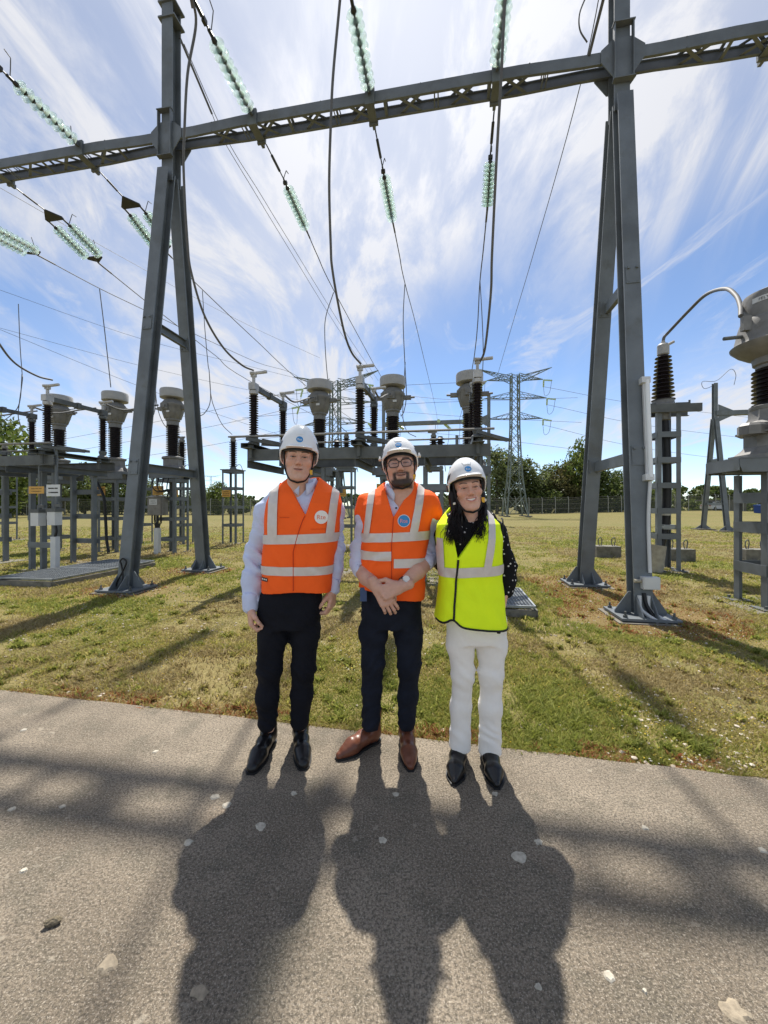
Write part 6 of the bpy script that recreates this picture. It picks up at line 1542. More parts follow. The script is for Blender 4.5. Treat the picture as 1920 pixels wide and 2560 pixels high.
def helmet(parent, Mh, tilt, logo, sc=1.0, visor_tabs=False, dome=1.0, lz=.100):
    """white climbing-style work helmet in the head frame, moved by Mh"""
    f = Field((-.14, -.18, -.06), (.14, .18, .24), 0.0030)
    f.ell((0, .008, .045), (.110, .142, .150*dome), 0)
    f.ell((0, -.128, .052), (.072, .034, .010), .02)
    f.ell((0, .05, .10*dome), (.034, .105, .082*dome), .05)
    def below(x, y, z): return (0.040+.012*np.clip(-y/.14, -1, 1)-.050*np.exp(-((np.abs(x)-.11)/.05)**2)*np.clip((y+.03)/.06, 0, 1)-.04*np.clip((y-.04)/.1, 0, 1))-z
    f.clip(below); f.ell((0, .010, .035), (.101, .132, .125), .004, 'sub')
    f.put(lambda x, y, z: np.maximum(np.maximum(np.abs(x)-(.024+.25*np.clip(z-.13, -.05, .1)), np.abs(z-.150)-.022), np.abs(y+.098)-.03)+.0, (-.06, -.14, .12), (.06, -.05, .18), .006, 'sub') if False else None
    P, Fc = f.nets(); P = smooth(P, Fc, 2)
    me0 = np_mesh('helmet', P, Fc); bv = bvh_of(me0)
    o = link('helmet', me0, parent, [FAB['helmet']])
    parts = [o]
    d = decal_disc(bv, 0, lz, .0185, .0015, FAB['logoblue'], 'badge', o, .95); t = decal_text(bv, logo, .018, 0, lz, .0024, FAB['logowhite'], d)
    tr = decal_poly(bv, [(-.028, lz+.056), (.028, lz+.056), (.018, lz+.030), (-.018, lz+.030)], .0035, FAB['helmet'], 'front_vent', o)
    parts += [d, tr]
    for s in (-1, 1):
        # dark side vent, cast sideways on the shell
        vs = []; bm = bmesh.new(); q = [(-.062, .098), (-.030, .094), (.022, .070), (.020, .052), (-.012, .055), (-.052, .072)]
        vv = [bm.verts.new((0, y, z)) for y, z in q]; bm.faces.new(vv); bmesh.ops.triangulate(bm, faces=bm.faces); bmesh.ops.subdivide_edges(bm, edges=bm.edges, cuts=3, use_grid_fill=True)
        for v in bm.verts:
            h = bv.ray_cast(V((s*.4, v.co.y, v.co.z)), V((-s, 0, 0))); v.co = (h[0]+V((s*.0018, 0, 0))) if h[0] is not None else V((s*.1, v.co.y, v.co.z))
        me = bpy.data.meshes.new('side_vent'); bm.to_mesh(me); bm.free(); parts.append(link('side_vent', me, o, [FAB['hblack']]))
        mb = MB(); mb.box((s*.109, .03, .030), (.012, .045, .036)); parts.append(mb.build('ear_clip', FAB['hblack'], o))
        if visor_tabs:
            mb = MB(); mb.box((s*.118, -.028, .052), (.016, .03, .006)); mb.box((s*.118, -.02, .066), (.010, .02, .014)); parts.append(mb.build('lamp_clip', FAB['helmet'], o))
    mb = MB(); mb.path = None
    band = Field((-.1, -.125, .0), (.1, .13, .08), .004); band.ell((0, .012, .04), (.094, .118, .09), 0); band.ell((0, .012, .04), (.088, .112, .09), 0, 'sub'); band.clip(lambda x, y, z: np.abs(z+0*x+0*y-.052)-.012)
    P2, F2 = band.nets(); parts.append(link('headband', np_mesh('headband', P2, F2), o, [FAB['hblack']]))
    T_ = Matrix.Rotation(tilt, 4, 'X'); S_ = Matrix.Scale(sc, 4); M = Mh @ Matrix.Translation((0, 0, .0)) @ T_ @ S_
    done = set()
    for q in parts+[t]:
        if q.data.name not in done: q.data.transform(M); done.add(q.data.name)
    return o
def straps(parent, Mh, o):
    mb = MB(); 
    for s in (-1, 1):
        pts = [(s*.080, -.030, .045), (s*.079, -.028, .01), (s*.074, -.030, -.035), (s*.064, -.040, -.075), (s*.040, -.062, -.118), (0, -.078, -.134)]
        mb.tube([Mh @ V(p) for p in spline(pts, 5)], .0048, 6); mb.tube([Mh @ V(p) for p in spline([(s*.083, .045, .035), (s*.080, .03, -.02), (s*.070, -.012, -.058)], 5)], .0045, 6)
    h = mb.build('chin_strap', FAB['strap'], parent, 60)
    mb = MB(); p = Mh @ V((.070, -.040, -.068)); mb.box(p, (.014, .012, .026)); mb.build('buckle', FAB['yellow'], h)

SEAM = mat('vest_overlap_edge', (.55, .05, .008), .8)
def seam(bv, ve, pts, r=.0022):
    mb = MB(); ps = [project(bv, x, z, .0035) for x, z in pts]; mb.tube([p for p in ps if p is not None], r, 6); mb.build('front_edge' if r > .002 else 'stitching', SEAM, ve, 60)
def cloth(name, f, parent, m, it=1):
    P, Fc = f.nets(); P = smooth(P, Fc, it); me = np_mesh(name, P, Fc); return link(name, me, parent, [m])
def join_body(name, parts, parent, m):
    Ps, Fs, Cs, n = [], [], [], 0
    for P, Fc, C in parts: Ps.append(P); Fs.append(Fc+n); Cs.append(C); n += len(P)
    return link(name, np_mesh(name, np.concatenate(Ps), np.concatenate(Fs), np.concatenate(Cs)), parent, [m])
def xf(P, M): A = np.array(M); return P@A[:3, :3].T+A[:3, 3]
def core_body(keys, skin, arms):
    """trunk and limbs under the clothes, so the figure is one body"""
    f = Field((-.4, -.2, .05), (.4, .22, 1.56), .016)
    for a in arms: f.path(*a, .03)
    f.loft([(k[0], k[1], k[2], k[3]*.72, k[4]*.72) for k in keys], .04)
    P, Fc = f.nets(); return P, Fc, np.tile(np.array(skin), (len(P), 1))
def hand_part(wrist, d, n, side, skin, bbox=.15, arm=None, **kw):
    w = np.array(wrist); f = Field(w-bbox, w+bbox, .0024); hand_prims(f, wrist, d, n, side, **kw)
    if arm is not None: f.path(arm[0], arm[1], .01)
    P, Fc = f.nets(); P = smooth(P, Fc, 1); C = np.tile(np.array(skin), (len(P), 1)); r = np.random.RandomState(3); C *= (1+.05*np.sin(P[:, [0]]*140)*np.sin(P[:, [2]]*120)); return P, Fc, C
def ztape(me, z0, z1, off, parent, extra=(), slope=0.0):
    return strip(me, [((0, 0, z1), (-slope, 0, 1)), ((0, 0, z0), (slope, 0, -1))]+list(extra), off, FAB['tape'], 'reflective_tape', parent)

# ------------------------------------------------------------------ person 1: clean-shaven man, orange vest, black shoes
def person1():
    root = thing('person', 'clean-shaven person in orange vest, blue shirt and black trousers, arms hanging', 'person'); skin = (.64, .385, .285)
    Mh = Matrix.Translation((.056, -.05, 1.640)) @ Matrix.Rotation(R(3), 4, 'Y') @ Matrix.Rotation(R(6), 4, 'Z') @ Matrix.Rotation(R(-4), 4, 'X')
    hp, hf, hc = head_mesh(dict(skin=skin, lip=(.40, .165, .135), brow=(.075, .055, .045), browf=.85, stubble=(.45, .31, .25), stub=.22, hair=(.22, .20, .18), hairf=.85, eye=.0033, smile=.25, jaw=.97))
    torso = [(.80, .015, .0, .165, .115), (.95, .035, 0, .165, .115), (1.10, .045, 0, .170, .118), (1.28, .062, 0, .182, .122), (1.40, .075, .005, .186, .115), (1.465, .08, .012, .165, .095), (1.51, .08, .02, .110, .072), (1.545, .076, .022, .07, .062)]
    sh = [(-.145, .01, 1.425), (.25, .01, 1.425)]
    armL = ([(-.070, .012, 1.425), (-.142, .018, 1.35), (-.208, .035, 1.12), (-.214, -.005, .98), (-.208, -.045, .825)], [.052, .053, .045, .042, .038])
    armR = ([(.215, .012, 1.425), (.250, .018, 1.35), (.258, .04, 1.14), (.252, .02, 1.02), (.245, -.01, .905)], [.052, .052, .045, .042, .038])
    parts = [(xf(hp, Mh), hf, hc), core_body(torso, skin, [([(a, b, c) for a, b, c in armL[0]], [.035]*5), ([(a, b, c) for a, b, c in armR[0]], [.035]*5), ([(-.085, 0, .9), (-.10, 0, .5), (-.12, .02, .12)], [.06, .045, .035]), ([(.09, 0, .9), (.085, 0, .5), (.06, .02, .12)], [.06, .045, .035])])]
    parts.append(hand_part((-.208, -.052, .822), (.10, -.12, -1), (1, .35, .1), 1, skin, curl=(40, 60, 40), sc=.98, thumb=(-.3, .5)))
    parts.append(hand_part((.244, -.016, .90), (-.12, -.10, -1), (-1, .45, .1), -1, skin, curl=(30, 45, 30), sc=.98, thumb=(-.3, .5)))
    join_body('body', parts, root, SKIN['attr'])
    f = Field((-.36, -.2, .76), (.38, .22, 1.60), .0062)
    f.loft(torso, .03); f.path(*armL, .05); f.path(*armR, .05)
    f.noise(.010, (8, 8, 17), 3, None, 2); f.ripple(.0055, 85, (.8, .7), 77, lambda x, y, z: (np.exp(-((z-1.13)/.13)**2)+.35)*np.clip((np.abs(x-.03)-.13)/.05, 0, 1)+0*y); f.clip(lambda x, y, z: np.where(np.abs(x-.035) < .17, .95, .0)-z+0*y)
    shirt = cloth('shirt', f, root, FAB['shirt'], 1)
    for (w, d, r) in (((-.208, -.045, .825), (0.06, -.1, -1), .043), ((.245, -.01, .905), (-.1, -.1, -1), .041)):
        c = Field(np.array(w)-.09, np.array(w)+.09, .004); dd = V(d).normalized(); a = V(w)-dd*.055; b = V(w)-dd*.002
        c.cone(a, b, r, r*.98, 0); c.cone(a-dd*.1, b+dd*.1, r*.80, r*.80, .0, 'sub'); c.noise(.006, (20, 20, 25), 8)
        PP, FF = c.nets(); link('cuff', np_mesh('cuff', PP, FF), shirt, [FAB['shirt']])
    collar(shirt, FAB['shirt'], (.076, -.008, 1.492), .066, .072, open_=.55, rot=R(4), drop=.11)
    f = Field((-.2, -.17, .10), (.22, .16, 1.0), .0062)
    f.loft([(.70, 0, 0, .135, .11), (.80, .006, 0, .165, .12), (.98, .03, 0, .165, .115)], .03, 2.6)
    f.path([(-.088, 0, .84), (-.094, -.005, .66), (-.112, -.012, .47), (-.128, .01, .30), (-.128, .018, .145)], [.084, .080, .066, .060, .054], .035); f.path([(.088, 0, .84), (.088, -.005, .66), (.078, -.012, .47), (.066, .01, .30), (.052, .018, .145)], [.084, .080, .064, .058, .053], .035)
    f.noise(.008, (7, 7, 13), 4, None, 2); f.ripple(.0050, 95, (.9, .5), 71, lambda x, y, z: np.exp(-((z-.47)/.10)**2)+.9*np.exp(-((z-.16)/.09)**2)+.5*np.exp(-((z-.74)/.10)**2)+.15+0*x+0*y); cloth('trousers', f, root, FAB['navy'], 1)
    shoe(root, (-.130, .045, 0), R(-10), FAB['blackshoe'], .255, .036, rnd=.85); shoe(root, (.055, .05, 0), R(10), FAB['blackshoe'], .255, .036, rnd=.85)
    # vest
    vest = [(.88, .044, -.004, .196, .148), (.95, .046, -.004, .198, .148), (1.10, .054, -.004, .204, .150), (1.28, .070, -.004, .212, .150), (1.40, .082, 0, .212, .136), (1.462, .085, .008, .192, .114), (1.512, .084, .016, .132, .090), (1.555, .08, .02, .085, .075)]
    f = Field((-.25, -.22, .86), (.34, .22, 1.58), .0052); f.loft(vest, 0, 2.7)
    tri = np.array([(-.022, 1.56), (.134, 1.56), (.086, 1.335)])
    f.noise(.013, (7, 7, 4), 12, None, 2); f.ripple(.0028, 42, (1.4, .3), 81, lambda x, y, z: .5+.5*np.exp(-((z-1.1)/.12)**2)+0*x+0*y)
    veecut(f, -.004, .160, 1.525, .101, 1.335); f.cone((.078, .02, 1.42), (.074, .02, 1.64), .073, .080, .004, 'sub')
    f.clip(lambda x, y, z: (.912+.008*np.sin(x*14+1))-z+0*y)
    ve = cloth('safety_vest', f, root, FAB['orange'], 1); me = ve.data
    ztape(me, 1.182, 1.232, .004, ve, slope=.03); ztape(me, 1.013, 1.060, .004, ve, slope=-.01)
    fr = ((0, -.02, 0), (0, 1, 0))
    strip(me, [((-.048, 0, 1.2), (1, 0, .0)), ((-.100, 0, 1.2), (-1, 0, 0)), ((0, 0, 1.21), (0, 0, -1))], .0055, FAB['tape'], 'reflective_tape', ve)
    strip(me, [((.276, 0, 1.45), (1, 0, -.12)), ((.236, 0, 1.45), (-1, 0, .14)), ((0, 0, 1.21), (0, 0, -1))], .0055, FAB['tape'], 'reflective_tape', ve)
    bv = bvh_of(me); d = decal_disc(bv, .186, 1.326, .036, .005, FAB['logowhite'], 'badge', ve); decal_text(bv, 'Rte', .034, .186, 1.326, .0062, FAB['logoorange'], d)
    seam(bv, ve, [(.100-.062*min(1, k/14)**.8, 1.335-.0139*k) for k in range(31)])
    seam(bv, ve, [(-.035+.004*k, 1.325+.0006*math.sin(k)) for k in range(14)], .0011); seam(bv, ve, [(.245-.004*k, 1.262) for k in range(30)], .0010)
    lb = decal_poly(bv, [(-.142, .998), (-.102, .998), (-.102, .978), (-.142, .978)], .005, FAB['hblack'], 'label', ve)
    for k in range(3): decal_disc(bv, -.134+.0125*k, .989, .0045, .0065, FAB['logowhite'], 'dot', ve, 1, 10, 1)
    helmet(root, Mh, R(2), 'Rte', .98, False, 1.06, .098); straps(root, Mh, {})
    root.matrix_basis = Matrix.Translation((-.538, 2.20, 0)) @ Matrix.Rotation(R(6), 4, 'Z')
def veecut(f, xl, xr, zt, xb, zb):
    """V neck opening: removes cloth between two slanted planes, front side only"""
    def fn(x, y, z):
        t = (z-zb)/(zt-zb); a = xb+(xl-xb)*t; b = xb+(xr-xb)*t
        return np.maximum(np.maximum((a-x)*.9, (x-b)*.9), np.maximum(zb-z, y-.0))+0*x
    f.put(fn, (min(xl, xb)-.05, -.3, zb), (max(xr, xb)+.05, .0, zt+.1), 0.0, 'sub')
def collar(parent, m, c, rx, ry, open_=.5, rot=0.0, drop=.09, h=.055, buttons=None):
    """stand-and-fall shirt collar: band round the neck and two pointed leaves"""
    c = V(c); mb = MB(); n = 22; vs = []
    a0, a1 = -math.pi/2+open_*.42, 1.5*math.pi-open_*.42
    for i in range(n+1):
        a = a0+(a1-a0)*i/n; front = max(0, -math.sin(a))
        ca, sa = math.cos(a+rot), math.sin(a+rot); fz = front**2.5; lo_ = .038*front
        top = V((ca*rx*(.96+.1*fz), sa*ry*(.96+.1*fz), h-lo_)); fall = V((ca*(rx+.010), sa*(ry+.012), h-lo_-.004)); bot = V((ca*(rx+.015+.012*fz), sa*(ry+.016+.016*fz), h-lo_-.034-drop*.34*front**5))
        vs += [c+V((ca*rx, sa*ry, -.03-.02*front)), c+top, c+(top+fall)/2+V((0, 0, .003)), c+fall, c+bot]
    k = 5
    fs = [(i*k+j, i*k+j+1, (i+1)*k+j+1, (i+1)*k+j) for i in range(n) for j in range(k-1)]
    mb.add(vs, fs); me = mb.mesh('collar', 70); o = link('collar', me, parent, [m]); md = o.modifiers.new('thick', 'SOLIDIFY'); md.thickness = .003; return o

# ------------------------------------------------------------------ person 2: bearded man with glasses, clasped hands
def person2():
    root = thing('person', 'bearded person with glasses in orange vest and dark jeans, hands clasped, brown boots', 'person'); skin = (.60, .355, .265)
    Mh = Matrix.Translation((.092, -.055, 1.600)) @ Matrix.Rotation(R(-5), 4, 'Y') @ Matrix.Rotation(R(-3), 4, 'Z') @ Matrix.Rotation(R(-8), 4, 'X')
    hp, hf, hc = head_mesh(dict(skin=skin, lip=(.30, .14, .11), brow=(.03, .02, .016), browf=.85, beard=(.030, .020, .016), hair=(.02, .016, .014), hairf=.92, eye=.0022, smile=.75, cheek=.8, jaw=1.08, neck=1.1))
    torso = [(.78, .042, .0, .160, .12), (.97, .046, 0, .165, .128), (1.14, .056, 0, .168, .130), (1.30, .07, 0, .176, .126), (1.385, .078, .005, .178, .115), (1.44, .082, .012, .156, .092), (1.48, .084, .02, .106, .072), (1.515, .085, .022, .07, .062)]
    armL = ([(-.055, .01, 1.40), (-.098, .018, 1.32), (-.136, .02, 1.13), (-.132, -.03, 1.045)], [.056, .056, .052, .052])
    armR = ([(.222, .01, 1.40), (.250, .018, 1.32), (.272, .04, 1.17), (.245, -.03, 1.085)], [.056, .056, .054, .051])
    foreL = [(-.132, -.03, 1.04), (-.095, -.12, .998), (-.035, -.205, .960)]; foreR = [(.245, -.03, 1.08), (.180, -.14, 1.035), (.088, -.225, .973)]
    parts = [(xf(hp, Mh), hf, hc), core_body(torso, skin, [(armL[0], [.035]*4), (armR[0], [.035]*4), ([(-.03, 0, .9), (-.06, 0, .5), (-.07, .02, .12)], [.06, .045, .035]), ([(.11, 0, .9), (.14, 0, .5), (.13, .02, .12)], [.06, .045, .035])])]
    # his right hand (viewer's left) hangs below, left hand clasps over its back
    f = Field((-.24, -.34, .82), (.34, .06, 1.14), .0025)
    f.path(foreL, [.047, .042, .030], .01); f.path(foreR, [.047, .042, .029], .01)
    hand_prims(f, (-.030, -.208, .957), (.55, -.22, -.80), (-.1, 1, -.3), 1, curl=(25, 35, 25), sc=1.0, thumb=(-.3, .6))
    hand_prims(f, (.080, -.232, .969), (-.95, -.06, -.30), (-.05, .93, -.35), -1, curls=[(42, 42, 30), (46, 46, 34), (50, 50, 36), (52, 52, 38)], sc=1.03, thumb=(-.1, .1))
    P, Fc = f.nets(); P = smooth(P, Fc, 1); C = np.tile(np.array(skin)*.97, (len(P), 1)); parts.append((P, Fc, C))
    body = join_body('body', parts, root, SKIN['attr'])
    f = Field((-.28, -.22, .74), (.40, .22, 1.56), .0062)
    f.loft(torso, .03); f.path(*armL, .05); f.path(*armR, .05); f.noise(.011, (8, 8, 16), 23, None, 2); f.ripple(.0055, 90, (.9, .7), 79, lambda x, y, z: (np.exp(-((z-1.13)/.13)**2)+.35)*np.clip((np.abs(x-.075)-.13)/.05, 0, 1)+0*y); f.clip(lambda x, y, z: np.where(np.abs(x-.05) < .17, .98, .0)-z+0*y)
    shirt = cloth('shirt', f, root, FAB['shirt2'], 1)
    for a, d, r in ((V((-.132, -.03, 1.045)), V((.04, -.09, -.045)), .054), (V((.245, -.03, 1.085)), V((-.065, -.11, -.045)), .053)):
        c = Field(np.array(a)-.12, np.array(a)+.12, .004); dd = d.normalized(); c.cone(a-dd*.03, a+dd*.035, r, r*.97, 0); c.cone(a-dd*.2, a+dd*.2, r*.8, r*.76, 0, 'sub'); c.noise(.010, (22, 22, 22), 8)
        PP, FF = c.nets(); link('rolled_cuff', np_mesh('rolled_cuff', PP, FF), shirt, [FAB['shirt2']])
    collar(shirt, FAB['shirt2'], (.084, -.008, 1.462), .068, .074, open_=.55, rot=R(-4), drop=.10)
    sb = bvh_of(shirt.data)
    for z in (1.375,):
        q = project(sb, .066, z, .001); mb = MB(); mb.lathe([(.0055, 0), (.0055, .003), (.001, .004)], 10, Matrix.Translation(q) @ Matrix.Rotation(R(90), 4, 'X')); mb.build('button', FAB['hblack'], shirt)
    f = Field((-.18, -.17, .10), (.26, .16, 1.02), .0062)
    f.loft([(.70, .037, 0, .125, .11), (.80, .040, 0, .156, .12), (1.0, .046, 0, .158, .118)], .03, 2.6)
    f.path([(-.040, 0, .83), (-.060, -.005, .66), (-.064, -.012, .50), (-.070, .01, .32), (-.076, .018, .135)], [.084, .080, .062, .056, .053], .03); f.path([(.124, 0, .83), (.138, -.005, .66), (.146, -.012, .48), (.138, .01, .30), (.130, .018, .135)], [.084, .080, .062, .056, .052], .03)
    f.noise(.008, (7, 7, 13), 24, None, 2); f.ripple(.0050, 100, (-.8, .5), 73, lambda x, y, z: np.exp(-((z-.47)/.10)**2)+.9*np.exp(-((z-.16)/.09)**2)+.5*np.exp(-((z-.74)/.10)**2)+.15+0*x+0*y); cloth('jeans', f, root, FAB['denim'], 1)
    shoe(root, (-.075, .055, 0), R(-48), FAB['brownshoe'], .262, .031); shoe(root, (.132, .045, 0), R(2), FAB['brownshoe'], .262, .031)
    vest = [(.85, .045, -.004, .182, .155), (.97, .048, -.004, .184, .158), (1.14, .058, -.004, .192, .160), (1.30, .07, -.004, .200, .152), (1.39, .080, 0, .205, .136), (1.445, .084, .008, .188, .114), (1.488, .085, .016, .132, .090), (1.525, .086, .02, .085, .075)]
    f = Field((-.22, -.23, .83), (.36, .22, 1.55), .0052); f.loft(vest, 0, 2.7)
    for s, p in ((-1, (-.100, .012, 1.41)), (1, (.258, .012, 1.41))): f.cone(p, (p[0]+s*.012, p[1], 1.35), .058, .064, .03)         # cap of cloth standing over each shoulder
    for a in (armL, armR): f.path([a[0][1], a[0][2]], [.057, .054], .012, 'sub')
    f.noise(.016, (7, 7, 5), 32, None, 2); f.ripple(.0038, 48, (-1.2, .3), 83, lambda x, y, z: .5+.5*np.exp(-((z-1.1)/.12)**2)+0*x+0*y)
    veecut(f, .002, .152, 1.492, .051, 1.325); f.cone((.084, .02, 1.39), (.086, .02, 1.62), .073, .080, .004, 'sub')
    f.clip(lambda x, y, z: np.where(x < .042, .930-.02*np.clip((x+.12)/.16, 0, 1), .872+.008*np.sin(x*20))-z+0*y)
    ve = cloth('safety_vest', f, root, FAB['orange'], 1); me = ve.data
    ztape(me, 1.193, 1.241, .004, ve, slope=.04)
    strip(me, [((0, 0, 1.143), (0, 0, 1)), ((0, 0, 1.095), (0, 0, -1)), ((.042, 0, 1), (1, 0, 0))], .004, FAB['tape'], 'reflective_tape', ve)
    strip(me, [((0, 0, 1.105), (0, 0, 1)), ((0, 0, 1.056), (0, 0, -1)), ((.052, 0, 1), (-1, 0, 0))], .004, FAB['tape'], 'reflective_tape', ve)
    strip(me, [((-.062, 0, 1.35), (1, 0, -.13)), ((-.096, 0, 1.35), (-1, 0, .10)), ((0, 0, 1.215), (0, 0, -1))], .0055, FAB['tape'], 'reflective_tape', ve)
    strip(me, [((.214, 0, 1.42), (1, 0, -.20)), ((.172, 0, 1.42), (-1, 0, .20)), ((0, 0, 1.205), (0, 0, -1))], .0055, FAB['tape'], 'reflective_tape', ve)
    bv = bvh_of(me); decal_disc(bv, .106, 1.307, .0335, .0045, FAB['logowhite'], 'badge_rim', ve); d = decal_disc(bv, .106, 1.307, .0305, .0058, FAB['logoblue'], 'badge', ve); decal_text(bv, 'Rte', .030, .106, 1.307, .0070, FAB['logopink'], d)
    seam(bv, ve, [(.050-.010*min(1, k/10), 1.325-.0148*k) for k in range(31)])
    helmet(root, Mh, R(-6), 'Rte', .93, True, .95, .095); straps(root, Mh, {})
    # glasses
    gl = MB(); ln = MB()
    for s in (-1, 1):
        ring = []
        for k in range(28):
            a = 2*math.pi*k/28; ca, sa = math.cos(a), math.sin(a); ex = 2/3.2
            ring.append(V((s*.0335+math.copysign(abs(ca)**ex, ca)*.0265, -.1045+.010*((s*.0335+ca*.0265)/.06)**2*1.2, .002+math.copysign(abs(sa)**ex, sa)*(.0195 if sa > 0 else .0215))))
        gl.tube([Mh @ p for p in ring+[ring[0]]], .0024, 6, False); gl.tube([Mh @ p for p in ring[2:13]], .0031, 6)
        gl.tube([Mh @ V(p) for p in ((s*.059, -.094, .010), (s*.072, -.070, .010), (s*.079, .0, .012), (s*.080, .012, .008))], .0022, 6)
        n = len(ring); ln.add([Mh @ p for p in ring], [tuple(range(n))])
    gl.tube([Mh @ V(p) for p in ((-.009, -.105, .006), (0, -.1075, .009), (.009, -.105, .006))], .0024, 6)
    g = gl.build('glasses', FAB['frame'], root, 60); ln.build('lens', FAB['lens'], g)
    # watch on the left wrist, ring, tag
    a, b = V((.180, -.14, 1.035)), V((.088, -.225, .973)); d = (b-a).normalized(); p = a.lerp(b, .78); mb = MB(); mb.lathe([(.034, -.010), (.036, -.009), (.036, .009), (.034, .010)], 24, zmat(p, d), False); w = mb.build('watch', FAB['hblack'], root, 50)
    nrm = V((-.1, -.85, .45)); nrm = (nrm-d*nrm.dot(d)).normalized(); mb = MB(); mb.lathe([(.0195, 0), (.0205, .002), (.0205, .009), (.018, .011)], 24, zmat(p+nrm*.031, nrm)); mb.build('watch_case', FAB['metal'], w, 40)
    mb = MB(); mb.lathe([(.0001, .0115), (.0168, .0117)], 20, zmat(p+nrm*.031, nrm), False); mb.build('watch_dial', FAB['dial'], w)
    mb = MB(); mb.box((-.112, -.112, .905), (.036, .003, .075)); mb.build('paper_tag', FAB['tag'], root)
    root.matrix_basis = Matrix.Translation((0, 2.205, 0))

# ------------------------------------------------------------------ person 3: woman, lime vest, white trousers
def person3():
    root = thing('person', 'smiling person with long dark hair, lime vest, dotted black blouse and white trousers', 'person'); skin = (.66, .385, .285)
    Mh = Matrix.Translation((-.040, -.045, 1.468)) @ Matrix.Rotation(R(-7), 4, 'Y') @ Matrix.Rotation(R(-4), 4, 'Z') @ Matrix.Rotation(R(-6), 4, 'X') @ Matrix.Scale(.92, 4)
    hp, hf, hc = head_mesh(dict(skin=skin, lip=(.46, .12, .11), brow=(.045, .028, .02), browf=.8, hair=(.012, .008, .007), eye=.0026, smile=1.0, cheek=.6, teeth=True, jaw=.87, neck=.80))
    torso = [(.72, .012, .0, .150, .105), (.87, .008, 0, .150, .108), (1.02, -.008, 0, .136, .102), (1.13, -.018, -.004, .142, .112), (1.21, -.026, -.006, .15, .115), (1.285, -.03, .0, .150, .098), (1.335, -.034, .012, .122, .078), (1.37, -.036, .02, .072, .06), (1.395, -.036, .022, .05, .052)]
    armR = ([(.085, .01, 1.30), (.132, .02, 1.24), (.190, .035, 1.06), (.186, .02, .99), (.172, .0, .93)], [.052, .050, .047, .045, .043]); armL = ([(-.125, .02, 1.29), (-.150, .09, 1.21), (-.150, .17, 1.06), (-.110, .20, .98)], [.046, .044, .042, .038])
    parts = [(xf(hp, Mh), hf, hc), core_body(torso, skin, [(armR[0], [.03]*5), (armL[0], [.03]*4), ([(-.07, 0, .8), (-.06, 0, .5), (-.07, .02, .12)], [.055, .042, .032]), ([(.09, 0, .8), (.095, 0, .5), (.09, .02, .12)], [.055, .042, .032])])]
    parts.append(hand_part((.168, -.01, .925), (-.18, -.05, -1), (-1, .2, .1), -1, skin, curl=(30, 40, 25), sc=.86, thumb=(-.3, .5)))
    parts.append(hand_part((-.11, .20, .98), (.4, .1, -1), (1, .2, .1), 1, skin, curl=(30, 40, 25), sc=.86, thumb=(-.3, .5)))
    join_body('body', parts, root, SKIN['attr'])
    f = Field((-.30, -.2, .68), (.28, .28, 1.44), .006); f.loft(torso, .03); f.path(*armR, .04); f.path(*armL, .04); f.noise(.016, (9, 9, 15), 43, None, 3)
    f.cone((-.036, .0, 1.33), (-.036, -.14, 1.38), .045, .06, .01, 'sub'); cloth('blouse', f, root, FAB['dots'], 1)
    f = Field((-.2, -.16, .06), (.22, .16, .92), .006)
    f.loft([(.66, .013, 0, .122, .105), (.78, .012, 0, .150, .112), (.88, .010, 0, .148, .108)], .03, 2.5)
    f.path([(-.062, 0, .78), (-.072, 0, .64), (-.058, -.008, .49), (-.066, .006, .30), (-.072, .008, .09)], [.076, .072, .056, .054, .058], .03); f.path([(.092, 0, .78), (.098, 0, .64), (.094, -.008, .48), (.092, .0, .30), (.088, -.004, .075)], [.078, .076, .060, .057, .062], .03)
    f.noise(.007, (8, 8, 12), 44, None, 2); f.ripple(.0034, 80, (.9, .4), 75, lambda x, y, z: np.exp(-((z-.47)/.10)**2)+.9*np.exp(-((z-.16)/.09)**2)+.5*np.exp(-((z-.74)/.10)**2)+.15+0*x+0*y); f.clip(lambda x, y, z: (.082-.03*(x > .01)+.006*np.sin(x*30))-z+0*y); cloth('trousers', f, root, FAB['white'], 1)
    shoe(root, (-.072, .03, 0), R(-18), FAB['blackshoe'], .235, .024); shoe(root, (.086, .015, 0), R(-4), FAB['blackshoe'], .235, .024)
    vest = [(.70, -.022, -.002, .196, .158), (.84, -.022, -.002, .178, .148), (.99, -.022, -.002, .164, .134), (1.13, -.024, -.006, .166, .140), (1.22, -.028, -.006, .170, .138), (1.29, -.032, 0, .162, .115), (1.335, -.036, .012, .126, .092), (1.38, -.036, .02, .09, .075)]
    f = Field((-.27, -.22, .68), (.24, .22, 1.41), .005); f.loft(vest, 0, 2.6); f.noise(.014, (7, 7, 4), 52, None, 2); f.ripple(.0032, 34, (1.9, .3), 85, lambda x, y, z: .5+.5*np.exp(-((z-.95)/.12)**2)+0*x+0*y)
    veecut(f, -.150, .050, 1.355, -.109, 1.115); f.cone((-.036, .02, 1.24), (-.036, .02, 1.52), .075, .08, .004, 'sub')
    for a in (armR, armL): f.path(a[0][1:4], [.054, .051, .049], .004, 'sub')
    f.clip(lambda x, y, z: (.780-.035*np.clip((x+.2)/.36, 0, 1)+.030*np.exp(-((x+.135)/.03)**2)*(y < 0))-z)
    ve = cloth('safety_vest', f, root, FAB['lime'], 1); me = ve.data
    ztape(me, 1.028, 1.078, .004, ve, slope=.05)
    strip(me, [((.098, 0, 1.35), (1, 0, -.15)), ((.060, 0, 1.35), (-1, 0, .15)), ((0, 0, 1.05), (0, 0, -1))], .0055, FAB['tape'], 'reflective_tape', ve)
    strip(me, [((-.163, 0, 1.0), (1, 0, .06)), ((0, 0, 1.05), (0, 0, -1)), ((0, 0, 1.22), (0, 0, 1)), ((-.20, 0, 1), (-1, 0, 0))], .0055, FAB['tape'], 'reflective_tape', ve)
